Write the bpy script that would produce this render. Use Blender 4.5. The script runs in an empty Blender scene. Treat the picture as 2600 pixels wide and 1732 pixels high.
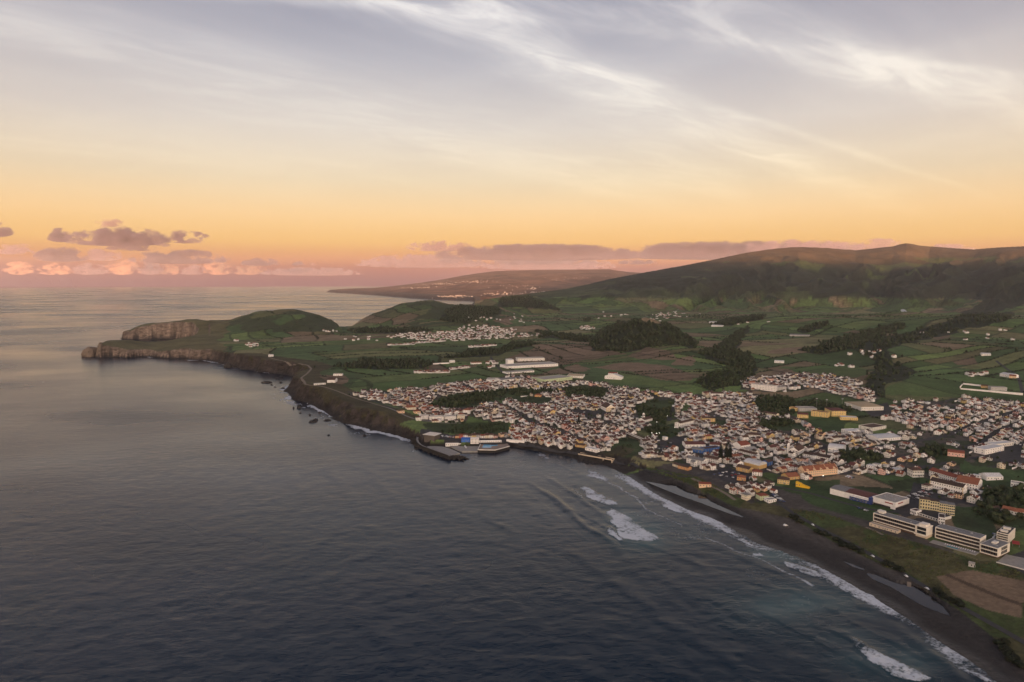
import bpy, bmesh, math, random
import numpy as np
from mathutils import Vector, Matrix

R = math.radians
random.seed(7)
rng = np.random.default_rng(11)
S = bpy.context.scene
COL = S.collection

# ------------------------------------------------------------------ camera
CAM_H, PITCH, FPX = 250.0, R(5.06), 1569.0
cam_d = bpy.data.cameras.new('camera')
cam_d.sensor_width = 36.0
cam_d.lens = 36.0 * FPX / 2354.0
cam_d.clip_start, cam_d.clip_end = 1.0, 200000.0
cam = bpy.data.objects.new('camera', cam_d)
cam.location = (0, 0, CAM_H)
cam.rotation_euler = (R(90) - PITCH, 0, 0)
COL.objects.link(cam)
S.camera = cam

# ------------------------------------------------------------------ light, sky, exposure
SUN_EL = R(2.2)
S.view_settings.view_transform = 'Standard'
S.view_settings.look = 'None'
S.view_settings.exposure = 1.2
S.view_settings.gamma = 1.0
S.view_settings.use_curve_mapping = False
S.cycles.max_bounces = 5
S.cycles.diffuse_bounces = 2
S.cycles.glossy_bounces = 2
S.cycles.transmission_bounces = 2
S.cycles.volume_bounces = 1
S.cycles.transparent_max_bounces = 8
S.cycles.use_denoising = True
S.cycles.caustics_reflective = False
S.cycles.caustics_refractive = False

sun_d = bpy.data.lights.new('sun', 'SUN')
sun_d.energy = 5.0
sun_d.angle = R(0.5)
sun_d.color = (1.0, 0.44, 0.20)
sun = bpy.data.objects.new('sun', sun_d)
sun.rotation_euler = (R(90) - SUN_EL, 0, R(4))      # low behind the camera, shining along +Y
COL.objects.link(sun)


def nn(nt, t, **kw):
    n = nt.nodes.new(t)
    for k, v in kw.items():
        if k in ('operation', 'blend_type', 'data_type', 'noise_dimensions', 'noise_type', 'feature', 'distance',
                 'sky_type', 'sun_disc', 'sun_elevation', 'sun_rotation', 'altitude', 'air_density', 'dust_density',
                 'ozone_density', 'attribute_name', 'attribute_type', 'clamp', 'use_clamp', 'normalize', 'invert', 'interpolation_type', 'vector_type', 'rotation_type', 'clamp_factor'):
            setattr(n, k, v)
        else:
            n.inputs[int(k[1:]) if k[0] == 'i' and k[1:].isdigit() else k].default_value = v
    return n


def mathn(nt, op, a, b=None, c=None, clamp=False):
    n = nt.nodes.new('ShaderNodeMath')
    n.operation = op
    n.use_clamp = clamp
    for i, v in enumerate((a, b, c)):
        if v is None:
            continue
        if isinstance(v, (int, float)):
            n.inputs[i].default_value = v
        else:
            nt.links.new(v, n.inputs[i])
    return n.outputs[0]


def mixc(nt, f, a, b, mode='MIX'):
    n = nt.nodes.new('ShaderNodeMix')
    n.data_type = 'RGBA'
    n.blend_type = mode
    for i, v in ((0, f), (6, a), (7, b)):
        if isinstance(v, (int, float)):
            n.inputs[i].default_value = v
        elif isinstance(v, (tuple, list)):
            n.inputs[i].default_value = (*v[:3], 1)
        else:
            nt.links.new(v, n.inputs[i])
    return n.outputs[2]


def mapr(nt, v, a, b, c=0.0, d=1.0, smooth=False):
    n = nt.nodes.new('ShaderNodeMapRange')
    n.interpolation_type = 'SMOOTHSTEP' if smooth else 'LINEAR'
    nt.links.new(v, n.inputs[0])
    for i, x in enumerate((a, b, c, d)):
        n.inputs[i + 1].default_value = x
    return n.outputs[0]


def srgb(r, g, b):
    f = lambda c: (c / 255 / 12.92) if c / 255 <= 0.04045 else ((c / 255 + 0.055) / 1.055) ** 2.4
    return (f(r), f(g), f(b))


world = bpy.data.worlds.new('World')
S.world = world
world.use_nodes = True
nt = world.node_tree
nt.nodes.clear()
tc = nt.nodes.new('ShaderNodeTexCoord')
sep = nt.nodes.new('ShaderNodeSeparateXYZ')
nt.links.new(tc.outputs['Generated'], sep.inputs[0])
elev = mathn(nt, 'MULTIPLY', mathn(nt, 'ARCSINE', sep.outputs[2]), 180 / math.pi)
ramp = nt.nodes.new('ShaderNodeValToRGB')
t = mapr(nt, elev, -6.0, 54.0)
nt.links.new(t, ramp.inputs[0])
stops = [(-6, (168, 136, 128)), (0.0, (182, 154, 142)), (1.0, (210, 166, 142)), (1.64, (244, 190, 142)), (3.08, (264, 226, 158)),
         (5.2, (264, 232, 178)), (8.05, (242, 224, 190)), (12.1, (224, 214, 200)), (17.0, (194, 193, 195)),
         (21.5, (158, 163, 176)), (32.0, (108, 122, 152)), (54.0, (84, 102, 140))]
def nishita_front(e):      # what the Nishita sky already gives on the side away from the sun
    return np.array([np.interp(e, [-6, 0, 5, 20, 54, 80], c) for c in ((.08, .10, .13, .10, .04, .028), (.08, .10, .145, .14, .06, .04), (.05, .065, .10, .16, .08, .056))])


el = ramp.color_ramp.elements
while len(el) > 1:
    el.remove(el[-1])
for i, (e, c) in enumerate(stops):
    p = (e + 6) / 60
    q = el[0] if i == 0 else el.new(p)
    q.position = p
    q.color = (*[float(v) for v in np.maximum(np.array(srgb(*c)) * .435 - nishita_front(e), .004)], 1)
# thin cirrus: noise on a cloud deck seen in perspective
zc = mathn(nt, 'MAXIMUM', mathn(nt, 'ADD', sep.outputs[2], 0.06), 0.03)
u = mathn(nt, 'DIVIDE', sep.outputs[0], zc)
v = mathn(nt, 'DIVIDE', sep.outputs[1], zc)
comb = nt.nodes.new('ShaderNodeCombineXYZ')
nt.links.new(u, comb.inputs[0]); nt.links.new(v, comb.inputs[1])
def cirrus(rot, sx, sy, scale, detail, rough, dist, lo, hi, off):
    m0 = nt.nodes.new('ShaderNodeMapping')
    m0.inputs['Rotation'].default_value = (0, 0, R(-rot))
    nt.links.new(comb.outputs[0], m0.inputs[0])
    mp = nt.nodes.new('ShaderNodeMapping')
    mp.inputs['Scale'].default_value = (sx, sy, 1)
    mp.inputs['Location'].default_value = (off, off * 0.37, off * .2)
    nt.links.new(m0.outputs[0], mp.inputs[0])
    nz = nn(nt, 'ShaderNodeTexNoise', Scale=scale, Detail=detail, Roughness=rough, Distortion=dist)
    nt.links.new(mp.outputs[0], nz.inputs['Vector'])
    return mapr(nt, nz.outputs[0], lo, hi, smooth=True)
c1 = cirrus(46, 0.30, 1.5, 1.0, 3, .5, .5, .40, .70, 3.1)
c2 = cirrus(38, 1.0, 3.0, 1.5, 7, .62, .9, .36, .74, 8.7)
c3 = cirrus(-30, .8, 1.1, .8, 3, .5, .4, .42, .66, 1.3)
cl = mathn(nt, 'ADD', mathn(nt, 'MULTIPLY', c1, mathn(nt, 'ADD', mathn(nt, 'MULTIPLY', c2, .16), .06)), mathn(nt, 'MULTIPLY', c3, .16))
# one long bright band crossing the upper sky: distance from a straight line on the deck, made ragged by noise
def band(ax, ay, bx, by, w, gain):
    dx, dy = bx - ax, by - ay
    L = math.hypot(dx, dy)
    nz = nn(nt, 'ShaderNodeTexNoise', Scale=1.1, Detail=4, Roughness=.55)
    nt.links.new(comb.outputs[0], nz.inputs['Vector'])
    d_ = mathn(nt, 'ADD', mathn(nt, 'MULTIPLY', u, dy / L), mathn(nt, 'MULTIPLY', v, -dx / L))
    d_ = mathn(nt, 'ADD', d_, -(ax * dy - ay * dx) / L)
    d_ = mathn(nt, 'ADD', d_, mathn(nt, 'MULTIPLY', mathn(nt, 'SUBTRACT', nz.outputs[0], .5), w * 1.6))
    g = mapr(nt, mathn(nt, 'ABSOLUTE', d_), 0, w, 1, 0, True)
    return mathn(nt, 'MULTIPLY', mathn(nt, 'MULTIPLY', g, gain), mathn(nt, 'ADD', mathn(nt, 'MULTIPLY', c2, .75), .32))
def deck(px, py):
    cx, cy = (px - 1177) / FPX, (784 - py) / FPX
    d_ = Vector((cx, math.cos(PITCH) + cy * math.sin(PITCH), -math.sin(PITCH) + cy * math.cos(PITCH))).normalized()
    z_ = max(d_.z + .06, .03)
    return d_.x / z_, d_.y / z_
for a_, b_, w_, g_ in (((960, 10), (1300, 150), .30, .72), ((1060, 70), (1330, 150), .08, .45), ((1700, 95), (2000, 130), .07, .35), ((1600, 75), (1960, 135), .20, .42), ((1900, 120), (2260, 238), .26, .34),
                       ((0, 40), (900, 290), .46, .46), ((1300, 150), (1520, 330), .34, .40), ((2260, 238), (2500, 330), .2, .25)):
    cl = mathn(nt, 'ADD', cl, band(*deck(*a_), *deck(*b_), w_, g_))
cl = mathn(nt, 'MULTIPLY', cl, mapr(nt, elev, 3.5, 9.0, 0, 1, True), clamp=False)
cl = mathn(nt, 'MINIMUM', mathn(nt, 'MULTIPLY', cl, .70), 0.85)
ccol = nt.nodes.new('ShaderNodeValToRGB')
nt.links.new(mapr(nt, elev, 4, 34), ccol.inputs[0])
ce = ccol.color_ramp.elements
ce[0].color = (*[v_ * .54 for v_ in srgb(238, 205, 150)], 1); ce[1].color = (*[v_ * .54 for v_ in srgb(165, 155, 152)], 1)
q = ce.new(.30); q.color = (*[v_ * .54 for v_ in srgb(216, 198, 178)], 1)
q = ce.new(.55); q.color = (*[v_ * .54 for v_ in srgb(205, 190, 178)], 1)
skyc = mixc(nt, cl, ramp.outputs[0], ccol.outputs[0])
nish = nn(nt, 'ShaderNodeTexSky', sky_type='NISHITA', sun_disc=False, sun_elevation=SUN_EL, sun_rotation=R(180 - 4),
          altitude=250.0, air_density=1.0, dust_density=5.0, ozone_density=1.4)
# warm afterglow added to the unseen sky behind the camera, to brighten the walls
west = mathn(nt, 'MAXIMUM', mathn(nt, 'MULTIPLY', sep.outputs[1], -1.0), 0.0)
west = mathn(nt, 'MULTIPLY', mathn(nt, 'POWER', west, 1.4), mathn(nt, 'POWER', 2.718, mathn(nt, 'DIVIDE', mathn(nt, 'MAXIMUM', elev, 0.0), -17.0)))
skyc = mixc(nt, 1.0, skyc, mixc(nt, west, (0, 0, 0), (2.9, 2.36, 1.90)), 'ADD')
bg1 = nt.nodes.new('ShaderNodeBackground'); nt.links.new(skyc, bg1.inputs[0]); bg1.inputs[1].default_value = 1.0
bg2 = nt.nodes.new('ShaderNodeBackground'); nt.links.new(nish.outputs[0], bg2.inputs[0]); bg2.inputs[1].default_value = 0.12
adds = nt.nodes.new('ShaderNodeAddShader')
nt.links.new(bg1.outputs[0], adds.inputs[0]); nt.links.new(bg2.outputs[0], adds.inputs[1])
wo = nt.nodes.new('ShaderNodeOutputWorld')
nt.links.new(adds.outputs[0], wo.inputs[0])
world.cycles.sampling_method = 'MANUAL'
world.cycles.sample_map_resolution = 512


# ------------------------------------------------------------------ numpy helpers
def _hash(ix, iy, seed):
    h = (ix.astype(np.int64) * 374761393 + iy.astype(np.int64) * 668265263 + seed * 974711) & 0x7fffffff
    h = ((h ^ (h >> 13)) * 1274126177) & 0x7fffffff
    return ((h ^ (h >> 16)) & 0xffff) / 65535.0


def vnoise(x, y, seed=0):
    ix, iy = np.floor(x), np.floor(y)
    fx, fy = x - ix, y - iy
    fx = fx * fx * fx * (fx * (fx * 6 - 15) + 10); fy = fy * fy * fy * (fy * (fy * 6 - 15) + 10)
    a, b = _hash(ix, iy, seed), _hash(ix + 1, iy, seed)
    c, d = _hash(ix, iy + 1, seed), _hash(ix + 1, iy + 1, seed)
    return (a + (b - a) * fx + (c - a) * fy + (a - b - c + d) * fx * fy) * 2 - 1


def fbm(x, y, scale, octs=4, seed=0, gain=.5):
    s, a, tot = 0, 1, 0
    x = np.asarray(x, float) / scale; y = np.asarray(y, float) / scale
    for o in range(octs):
        s = s + a * vnoise(x, y, seed + o * 17); tot += a
        x, y = x * 1.93 * .8 - y * 1.93 * .6, x * 1.93 * .6 + y * 1.93 * .8
        a *= gain
    return s / tot * 1.4


def sstep(a, b, x):
    t_ = np.clip((x - a) / (b - a), 0, 1)
    return t_ * t_ * (3 - 2 * t_)


def ray(px, py):
    cx, cy = (px - 1177) / FPX, (784 - py) / FPX
    return cx, math.cos(PITCH) + cy * math.sin(PITCH), -math.sin(PITCH) + cy * math.cos(PITCH)


def unproj(px, py, z=0.0):
    x, y, zz = ray(px, py)
    t_ = (z - CAM_H) / zz
    return np.array([x * t_, y * t_])


def at_dist(px, d):
    return np.array([d * (px - 1177) / FPX, d])


def dep(py):
    return math.tan(PITCH - math.atan((784 - py) / FPX))


def project(X, Y, Z):
    Zr = Z - CAM_H
    cp, sp = math.cos(PITCH), math.sin(PITCH)
    f = Y * cp - Zr * sp
    up = Y * sp + Zr * cp
    f = np.maximum(f, 1e-3)
    return 1177 + X / f * FPX, 784 - up / f * FPX


def inpoly(px, py, poly):
    poly = np.asarray(poly, float)
    ins = np.zeros(np.shape(px), bool)
    n = len(poly)
    x0, y0, x1, y1 = poly[:, 0].min(), poly[:, 1].min(), poly[:, 0].max(), poly[:, 1].max()
    sel = (px >= x0) & (px <= x1) & (py >= y0) & (py <= y1)
    if not sel.any():
        return ins
    qx, qy = px[sel], py[sel]
    r = np.zeros(qx.shape, bool)
    j = n - 1
    for i in range(n):
        xi, yi = poly[i]; xj, yj = poly[j]
        if yi != yj:
            c = ((yi > qy) != (yj > qy)) & (qx < (xj - xi) * (qy - yi) / (yj - yi) + xi)
            r ^= c
        j = i
    ins[sel] = r
    return ins


# ------------------------------------------------------------------ the coast (metres; picked on the photo's waterline)
coast = []          # (x, y, width of the shore slope)
for px, py, w in [(2290, 1568, 105), (2230, 1520, 105), (2150, 1470, 105), (2090, 1425, 105), (2000, 1370, 105), (1900, 1312, 105),
                  (1800, 1270, 105), (1740, 1250, 105), (1690, 1222, 105), (1640, 1195, 100), (1580, 1173, 95), (1520, 1143, 85),
                  (1450, 1100, 70), (1395, 1072, 40), (1340, 1058, 26), (1270, 1045, 22), (1210, 1034, 18), (1170, 1028, 9),
                  (1140, 1031, 7), (1098, 1030, 7), (1060, 1030, 8), (1030, 1026, 8), (1005, 1026, 9), (980, 1026, 10),
                  (962, 1020, 11), (948, 1011, 13), (922, 1003, 18), (885, 996, 30), (850, 988, 34), (800, 975, 34), (760, 958, 34), (735, 940, 34),
                  (700, 925, 30), (672, 917, 30), (655, 898, 28), (664, 884, 28), (695, 872, 26), (672, 864, 30), (655, 861, 30), (600, 855, 30),
                  (560, 850, 30), (520, 840, 24), (500, 834, 20), (470, 829, 18), (440, 828, 14), (420, 824, 14), (380, 825, 14), (335, 820, 14), (290, 823, 14),
                  (245, 822, 14), (222, 823, 14)]:
    coast.append((*unproj(px, py), w))
for px, d, w in [(213, 2225, 14), (216, 2300, 20), (250, 2420, 24), (320, 2520, 24), (400, 2570, 20), (430, 2660, 20), (440, 2760, 18), (432, 2860, 18),
                 (400, 2895, 20), (360, 2905, 20), (320, 2900, 20), (290, 2895, 20), (278, 2930, 18), (288, 3030, 30), (340, 3120, 40),
                 (420, 3190, 60), (500, 3270, 60), (600, 3400, 60), (700, 3430, 60), (785, 3390, 60), (850, 3900, 60), (920, 4250, 60),
                 (1000, 4400, 70), (1050, 5000, 70), (1085, 6500, 70), (1096, 8100, 80), (1060, 8600, 80), (1000, 9000, 80), (940, 9800, 90), (900, 10700, 90),
                 (850, 12000, 90), (800, 13300, 90), (765, 14300, 90), (750, 14900, 90), (757, 15500, 90), (800, 18000, 90), (950, 22000, 90), (1100, 26000, 90)]:
    coast.append((*at_dist(px, d), w))
SHORE_N = len(coast)
coast += [(20000, 26000, 90), (20000, 3000, 90), (9000, -9000, 90), (3400, -6500, 100), (1700, -1800, 105), (820, -220, 105), (560, 130, 105), (450, 290, 105)]
coast = np.array(coast)


def coast_dist(X, Y):
    """signed distance to the coast (positive inland) and the shore width nearest to each point"""
    shp = X.shape
    X, Y = X.ravel(), Y.ravel()
    best = np.full(X.shape, 1e18); wid = np.zeros(X.shape)
    n = len(coast)
    for i in range(n):
        ax, ay, aw = coast[i]; bx, by, bw = coast[(i + 1) % n]
        dx, dy = bx - ax, by - ay
        t_ = np.clip(((X - ax) * dx + (Y - ay) * dy) / (dx * dx + dy * dy), 0, 1)
        d2 = (X - ax - t_ * dx) ** 2 + (Y - ay - t_ * dy) ** 2
        m = d2 < best
        best[m] = d2[m]; wid[m] = (aw + (bw - aw) * t_)[m]
    s = np.sqrt(best)
    s[~inpoly(X, Y, coast[:, :2])] *= -1
    return s.reshape(shp), wid.reshape(shp)


# plain heights: scattered control points (pixel, height)
ctrl = []
for px, py, z in [(700, 866, 30), (850, 940, 30), (950, 968, 26), (760, 880, 32), (600, 838, 32), (520, 815, 38), (1100, 950, 22), (1300, 980, 17), (1450, 1010, 9),
                  (1250, 1015, 8), (1150, 1012, 5), (1080, 1012, 4.5), (1030, 1012, 4.5), (985, 1013, 4), (962, 1010, 6), (1000, 1003, 6), (1050, 1003, 6), (1110, 1004, 6), (960, 990, 16), (1350, 1035, 8), (1500, 1065, 8), (1600, 1000, 16), (1900, 1000, 20), (2200, 1000, 22), (2100, 1200, 12), (1700, 1120, 10), (1850, 1190, 8),
                  (2354, 1300, 11), (2250, 1350, 8), (2350, 1450, 9), (1200, 860, 35), (1600, 860, 40), (2000, 860, 45), (2300, 860, 45), (1200, 790, 45), (1600, 790, 60), (2000, 790, 75),
                  (2340, 790, 80), (900, 800, 38), (1000, 760, 45), (1200, 740, 58), (1500, 730, 80), (1900, 730, 105), (2300, 730, 120), (2600, 800, 90), (2700, 1000, 40)]:
    ctrl.append((*unproj(px, py, z), z))
for px, d, z in [(236, 2262, 52), (246, 2300, 50), (266, 2245, 30), (262, 2330, 50), (280, 2370, 48), (300, 2252, 24), (300, 2310, 34), (300, 2400, 46), (315, 2440, 36), (330, 2250, 18), (356, 2236, 16), (345, 2300, 20), (345, 2370, 22), (335, 2470, 20), (352, 2490, 17), (372, 2490, 20), (385, 2240, 18), (385, 2330, 26), (395, 2400, 36), (408, 2480, 42), (430, 2350, 38), (440, 2430, 46), (440, 2520, 46), (432, 2240, 32), (450, 2290, 38), (470, 2500, 44), (500, 2300, 44), (520, 2600, 46),
                 (1100, 4300, 62), (1100, 5200, 60), (1200, 6500, 90), (1100, 8600, 60), (950, 10500, 70), (850, 13000, 60), (780, 14900, 45), (1500, 9000, 150), (2300, 5500, 160), (785, 3200, 22), (700, 3300, 30)]:
    ctrl.append((*at_dist(px, d), z))
ctrl = np.array(ctrl)


def interp(px, tab, k):
    tab = np.asarray(tab, float)
    return np.interp(px, tab[:, 0], tab[:, k])


CREST = np.array([  # x, crest y, crest distance, foot distance
    (900, 690, 6400, 6200), (1100, 690, 5200, 4900), (1145, 684, 5200, 4700), (1200, 677, 5400, 4500), (1300, 664, 5700, 4250), (1350, 654, 5900, 4150), (1400, 641, 6100, 4100), (1480, 626, 6400, 4050),
    (1560, 612, 6600, 4000), (1620, 600, 6800, 4000), (1700, 583, 7000, 3950), (1760, 573, 7200, 3950), (1830, 567, 7300, 3950), (1900, 570, 7400, 3950),
    (1960, 575, 7500, 3900), (2020, 568, 7500, 3900), (2045, 566, 7500, 3900), (2060, 561.5, 7500, 3900), (2075, 558.5, 7500, 3900), (2090, 560, 7500, 3900), (2105, 563.5, 7500, 3900), (2130, 566, 7500, 3900), (2180, 570, 7300, 3850),
    (2230, 573, 7100, 3800), (2290, 568, 6900, 3700), (2354, 566, 6700, 3600), (2600, 560, 6300, 3300), (3200, 590, 6000, 3000), (4200, 640, 6000, 3000)])
FAR = np.array([(745, 672, 0), (752, 670, 0), (800, 667, 0), (850, 663, 0), (900, 658, 0), (960, 651, 0), (1000, 645, 0), (1030, 640, 0), (1060, 634, 0), (1100, 628, 0), (1140, 623, 0), (1200, 621, 0),
                (1300, 620, 0), (1400, 619, 0), (1440, 625, 0), (1475, 627, 0), (1600, 636, 0), (2400, 640, 0)])
FARCO = np.array([(745, 15000), (765, 14300), (800, 13300), (850, 12000), (900, 10700), (940, 9800), (1000, 9000), (1100, 8300), (1200, 8000), (1475, 8500), (2400, 9000)])
HILLS = [   # crest line, crest distance, front width, back width
    ([(480, 742), (530, 736), (560, 725), (600, 715), (625, 713), (650, 711), (690, 714), (715, 720), (730, 725), (760, 737), (776, 748), (800, 790)], 2980, 470, 380),
    ([(770, 800), (784, 752), (800, 744), (830, 730), (850, 724), (880, 715), (900, 707), (920, 700), (960, 693), (990, 690), (1010, 694), (1030, 700), (1060, 703), (1100, 705), (1150, 708), (1190, 716), (1230, 740)], 3700, 950, 500),
    ([(262, 800), (280, 768), (290, 762), (302, 757), (315, 751), (330, 748), (355, 743), (400, 739), (430, 736), (452, 734.5), (480, 737), (510, 738), (540, 736), (580, 750)], 2975, 300, 260),
    ([(1130, 710), (1150, 692), (1165, 684), (1200, 681), (1225, 686), (1250, 700)], 4700, 350, 300),
    ([(1195, 716), (1215, 698), (1240, 692), (1262, 700), (1290, 716)], 4300, 260, 200),
]
CONE = (*unproj(1490, 790, 55), 1.0)
MOUNDS = [(2075, 722, 105, 170, 26), (2260, 716, 110, 150, 30), (1240, 820, 45, 60, 0)]


def height(X, Y, sd=None, detail=True):
    shp = np.shape(X)
    X = np.asarray(X, float).ravel(); Y = np.asarray(Y, float).ravel()
    s, w = coast_dist(X, Y) if sd is None else sd
    s = s.ravel(); w = w.ravel()
    Yp = np.maximum(Y, 60)
    num = np.zeros_like(X); den = np.zeros_like(X)
    for cx, cy, z in ctrl:
        d2 = (X - cx) ** 2 + (Y - cy) ** 2
        k = 1 / (d2 + 2500.0) ** 1.5
        num += k * z; den += k
    P = num / den
    px = 1177 + X / Yp * FPX
    # hills by the sea and the knolls of the plain
    for line, dc, wf, wb in HILLS:
        line = np.array(line, float)
        zc_ = CAM_H - dc * np.array([dep(v_) for v_ in line[:, 1]])
        zz = np.interp(px, line[:, 0], zc_, left=-50, right=-50)
        dd = Y - dc
        f = np.where(dd < 0, 1 - sstep(0, wf, -dd), 1 - sstep(0, wb, dd))
        if wf == 300:
            f = np.where(dd < 0, 1 - sstep(40, wf, -dd), f)
        hz = zz * f + (1 - f) * np.minimum(P, zz)
        P = np.where(zz > -40, np.maximum(P, hz), P)
    r = np.hypot((X - CONE[0]) / 165, (Y - CONE[1] - 60) / 170)
    r = r * (1 + .12 * fbm(X, Y, 90, 3, 77))
    P = P + 84 * np.clip(1 - r, 0, 1) ** 1.05 * sstep(0, .25, 1 - r) - 5 * np.exp(-(r / .10) ** 2)
    for mx, my, mz, rad, hh in MOUNDS:
        c = unproj(mx, my, mz)
        P = P + hh * np.exp(-(((X - c[0]) ** 2 + (Y - c[1]) ** 2) / rad ** 2))
    # the big mountain
    cy_, dc, df = (np.interp(px, CREST[:, 0], CREST[:, k]) for k in (1, 2, 3))
    zc_ = CAM_H - dc * np.tan(PITCH - np.arctan((784 - cy_) / FPX))
    t_ = (Y - df) / (dc - df)
    tt = np.clip(t_, 0, 1)
    wob = fbm(X, Y, 1300, 4, 5) * .55 + fbm(X, Y, 420, 4, 9) * .35
    ridged = 1 - np.abs(fbm(px * 6 + 700 * fbm(X, Y, 900, 3, 35), Y * .8, 680, 5, 31)) * 1.9
    prof = tt ** 1.55
    M = P + (zc_ - P) * prof + (wob * 90 + ridged * 105 - 55) * np.clip(tt * (1 - tt) * 4, 0, 1) ** 1.5 * np.clip((zc_ - P) / 450, 0, 1)
    M = np.where(t_ > 1, zc_ - (Y - dc) * .16, M)
    P = np.where((t_ > 0) & (px > 1090), np.maximum(P, M) if False else np.where(zc_ > P, M, P), P)
    P = P + np.where((Y > 2400) & (Y < 4600) & (px < 1160) & (P > 45), fbm(X, Y, 150, 4, 37) * 5 + (1 - 2 * np.abs(fbm(X, Y, 90, 3, 38))) * 2.5, 0) * sstep(30, 90, s)
    # the coast across the bay
    fz = CAM_H - 16000 * np.tan(PITCH - np.arctan((784 - np.interp(px, FAR[:, 0], FAR[:, 1])) / FPX))
    fd = np.interp(px, FARCO[:, 0], FARCO[:, 1])
    ft = np.clip((Y - fd) / (16000 - fd), 0, 1)
    Fh = 50 + (fz - 50) * ft ** 1.1 + (fbm(X, Y, 1500, 5, 44) * 34 + (1 - 2 * np.abs(fbm(px * 14, Y * .6, 800, 4, 45))) * 16) * np.clip(ft * (1 - ft) * 4, 0, 1)
    Fh = np.where(Y > 16000, fz - (Y - 16000) * .05, Fh)
    P = np.where((Y > fd) & (Y > 7900), np.maximum(P, Fh), P)
    # rough ground and the shore
    cliff = w < 60
    sj = s + np.where(cliff, 1, .12) * (fbm(X, Y, 60, 4, 3) * np.clip(w * .42, 2, 13) + fbm(X, Y, 120, 3, 4) * 12 * ((Y > 2050) & (w < 45))) * (w > 10)
    prof = sstep(0, 1, np.clip(sj / np.maximum(w, 1), 0, 1))
    beach = sstep(60, 95, w)
    prof = prof * (1 - beach) + beach * np.clip(s / np.maximum(w, 1), 0, 1) ** 1.15
    if detail:
        P = P + fbm(X, Y, 220, 4, 21) * 2.2 * sstep(60, 300, s)
        cl_ = np.clip(prof * (1 - prof) * 4, 0, 1) * (1 - beach) * (w > 12)
        P = P + cl_ * (fbm(X, Y, 26, 4, 61) * 9 + (1 - np.abs(fbm(X, Y, 17, 3, 62)) * 2) * 4) * np.clip(w / 30, .5, 1)
    z = np.where(s > 0, np.maximum(P * prof, 0.05), -2 + np.maximum(s, -60) * .05)
    z = np.where((s < 0) & (sj > 0) & (s > -6), .3 + P * prof * .3, z)
    for poly, lev in POOLS:
        pxx, pyy = project(X, Y, np.full_like(X, lev))
        m = inpoly(pxx, pyy, poly)
        z = np.where(m, lev - .45, z)
    for poly, lev in PADS:
        pxx, pyy = project(X, Y, np.full_like(X, lev))
        m = inpoly(pxx, pyy, poly)
        z = np.where(m, lev, z)
    return z.reshape(shp)


POOLS = [   # still water left on the beach: outline in the photo, level
    ([(1487, 1108), (1510, 1111), (1545, 1110), (1562, 1117), (1580, 1128), (1600, 1133), (1622, 1137), (1630, 1147), (1650, 1158), (1680, 1172), (1712, 1189), (1703, 1188), (1676, 1180), (1640, 1167), (1600, 1152), (1560, 1138), (1525, 1124)], 1.9),
    ([(1990, 1317), (2012, 1320), (2045, 1333), (2065, 1340), (2096, 1344), (2120, 1353), (2146, 1372), (2168, 1391), (2186, 1417), (2140, 1400), (2110, 1386), (2080, 1368), (2050, 1350), (2010, 1333)], 1.7),
    ([(1938, 1290), (1958, 1296), (1990, 1309), (1984, 1310), (1960, 1303)], 2.0),
]
PADS = []


# ------------------------------------------------------------------ mesh helpers
def set_props(o, label=None, cat=None, group=None, kind=None):
    if label: o['label'] = label
    if cat: o['category'] = cat
    if group: o['group'] = group
    if kind: o['kind'] = kind
    return o


def mesh_np(name, verts, faces, mats=(), smooth=False, attrs=None, matidx=None):
    """verts (n,3); faces (m,3) or (m,4) int array (or list of such arrays)"""
    me = bpy.data.meshes.new(name)
    if not isinstance(faces, (list, tuple)):
        faces = [faces]
    faces = [np.asarray(f) for f in faces if len(f)]
    tot = sum(f.size for f in faces); nf = sum(len(f) for f in faces)
    me.vertices.add(len(verts)); me.vertices.foreach_set('co', np.asarray(verts, np.float32).ravel())
    me.loops.add(tot); me.loops.foreach_set('vertex_index', np.concatenate([f.ravel() for f in faces]).astype(np.int32))
    lt = np.concatenate([np.full(len(f), f.shape[1]) for f in faces]).astype(np.int32)
    ls = np.concatenate([[0], np.cumsum(lt)[:-1]]).astype(np.int32)
    me.polygons.add(nf)
    me.polygons.foreach_set('loop_start', ls); me.polygons.foreach_set('loop_total', lt)
    if smooth:
        me.polygons.foreach_set('use_smooth', np.ones(nf, bool))
    if matidx is not None:
        me.polygons.foreach_set('material_index', np.asarray(matidx, np.int32))
    for m in mats:
        me.materials.append(m)
    for k, a in (attrs or {}).items():
        a = np.asarray(a, np.float32)
        if a.ndim == 2:
            at = me.attributes.new(k, 'FLOAT_COLOR', 'POINT')
            if a.shape[1] == 3:
                a = np.concatenate([a, np.ones((len(a), 1), np.float32)], 1)
            at.data.foreach_set('color', a.ravel())
        else:
            at = me.attributes.new(k, 'FLOAT', 'POINT')
            at.data.foreach_set('value', a)
    me.update(calc_edges=True)
    return me


def link(name, me, parent=None):
    o = bpy.data.objects.new(name, me)
    COL.objects.link(o)
    if parent is not None:
        o.parent = parent
    return o


def new_mat(name):
    m = bpy.data.materials.new(name)
    m.use_nodes = True
    n = m.node_tree
    return m, n, n.nodes['Principled BSDF']


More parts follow.
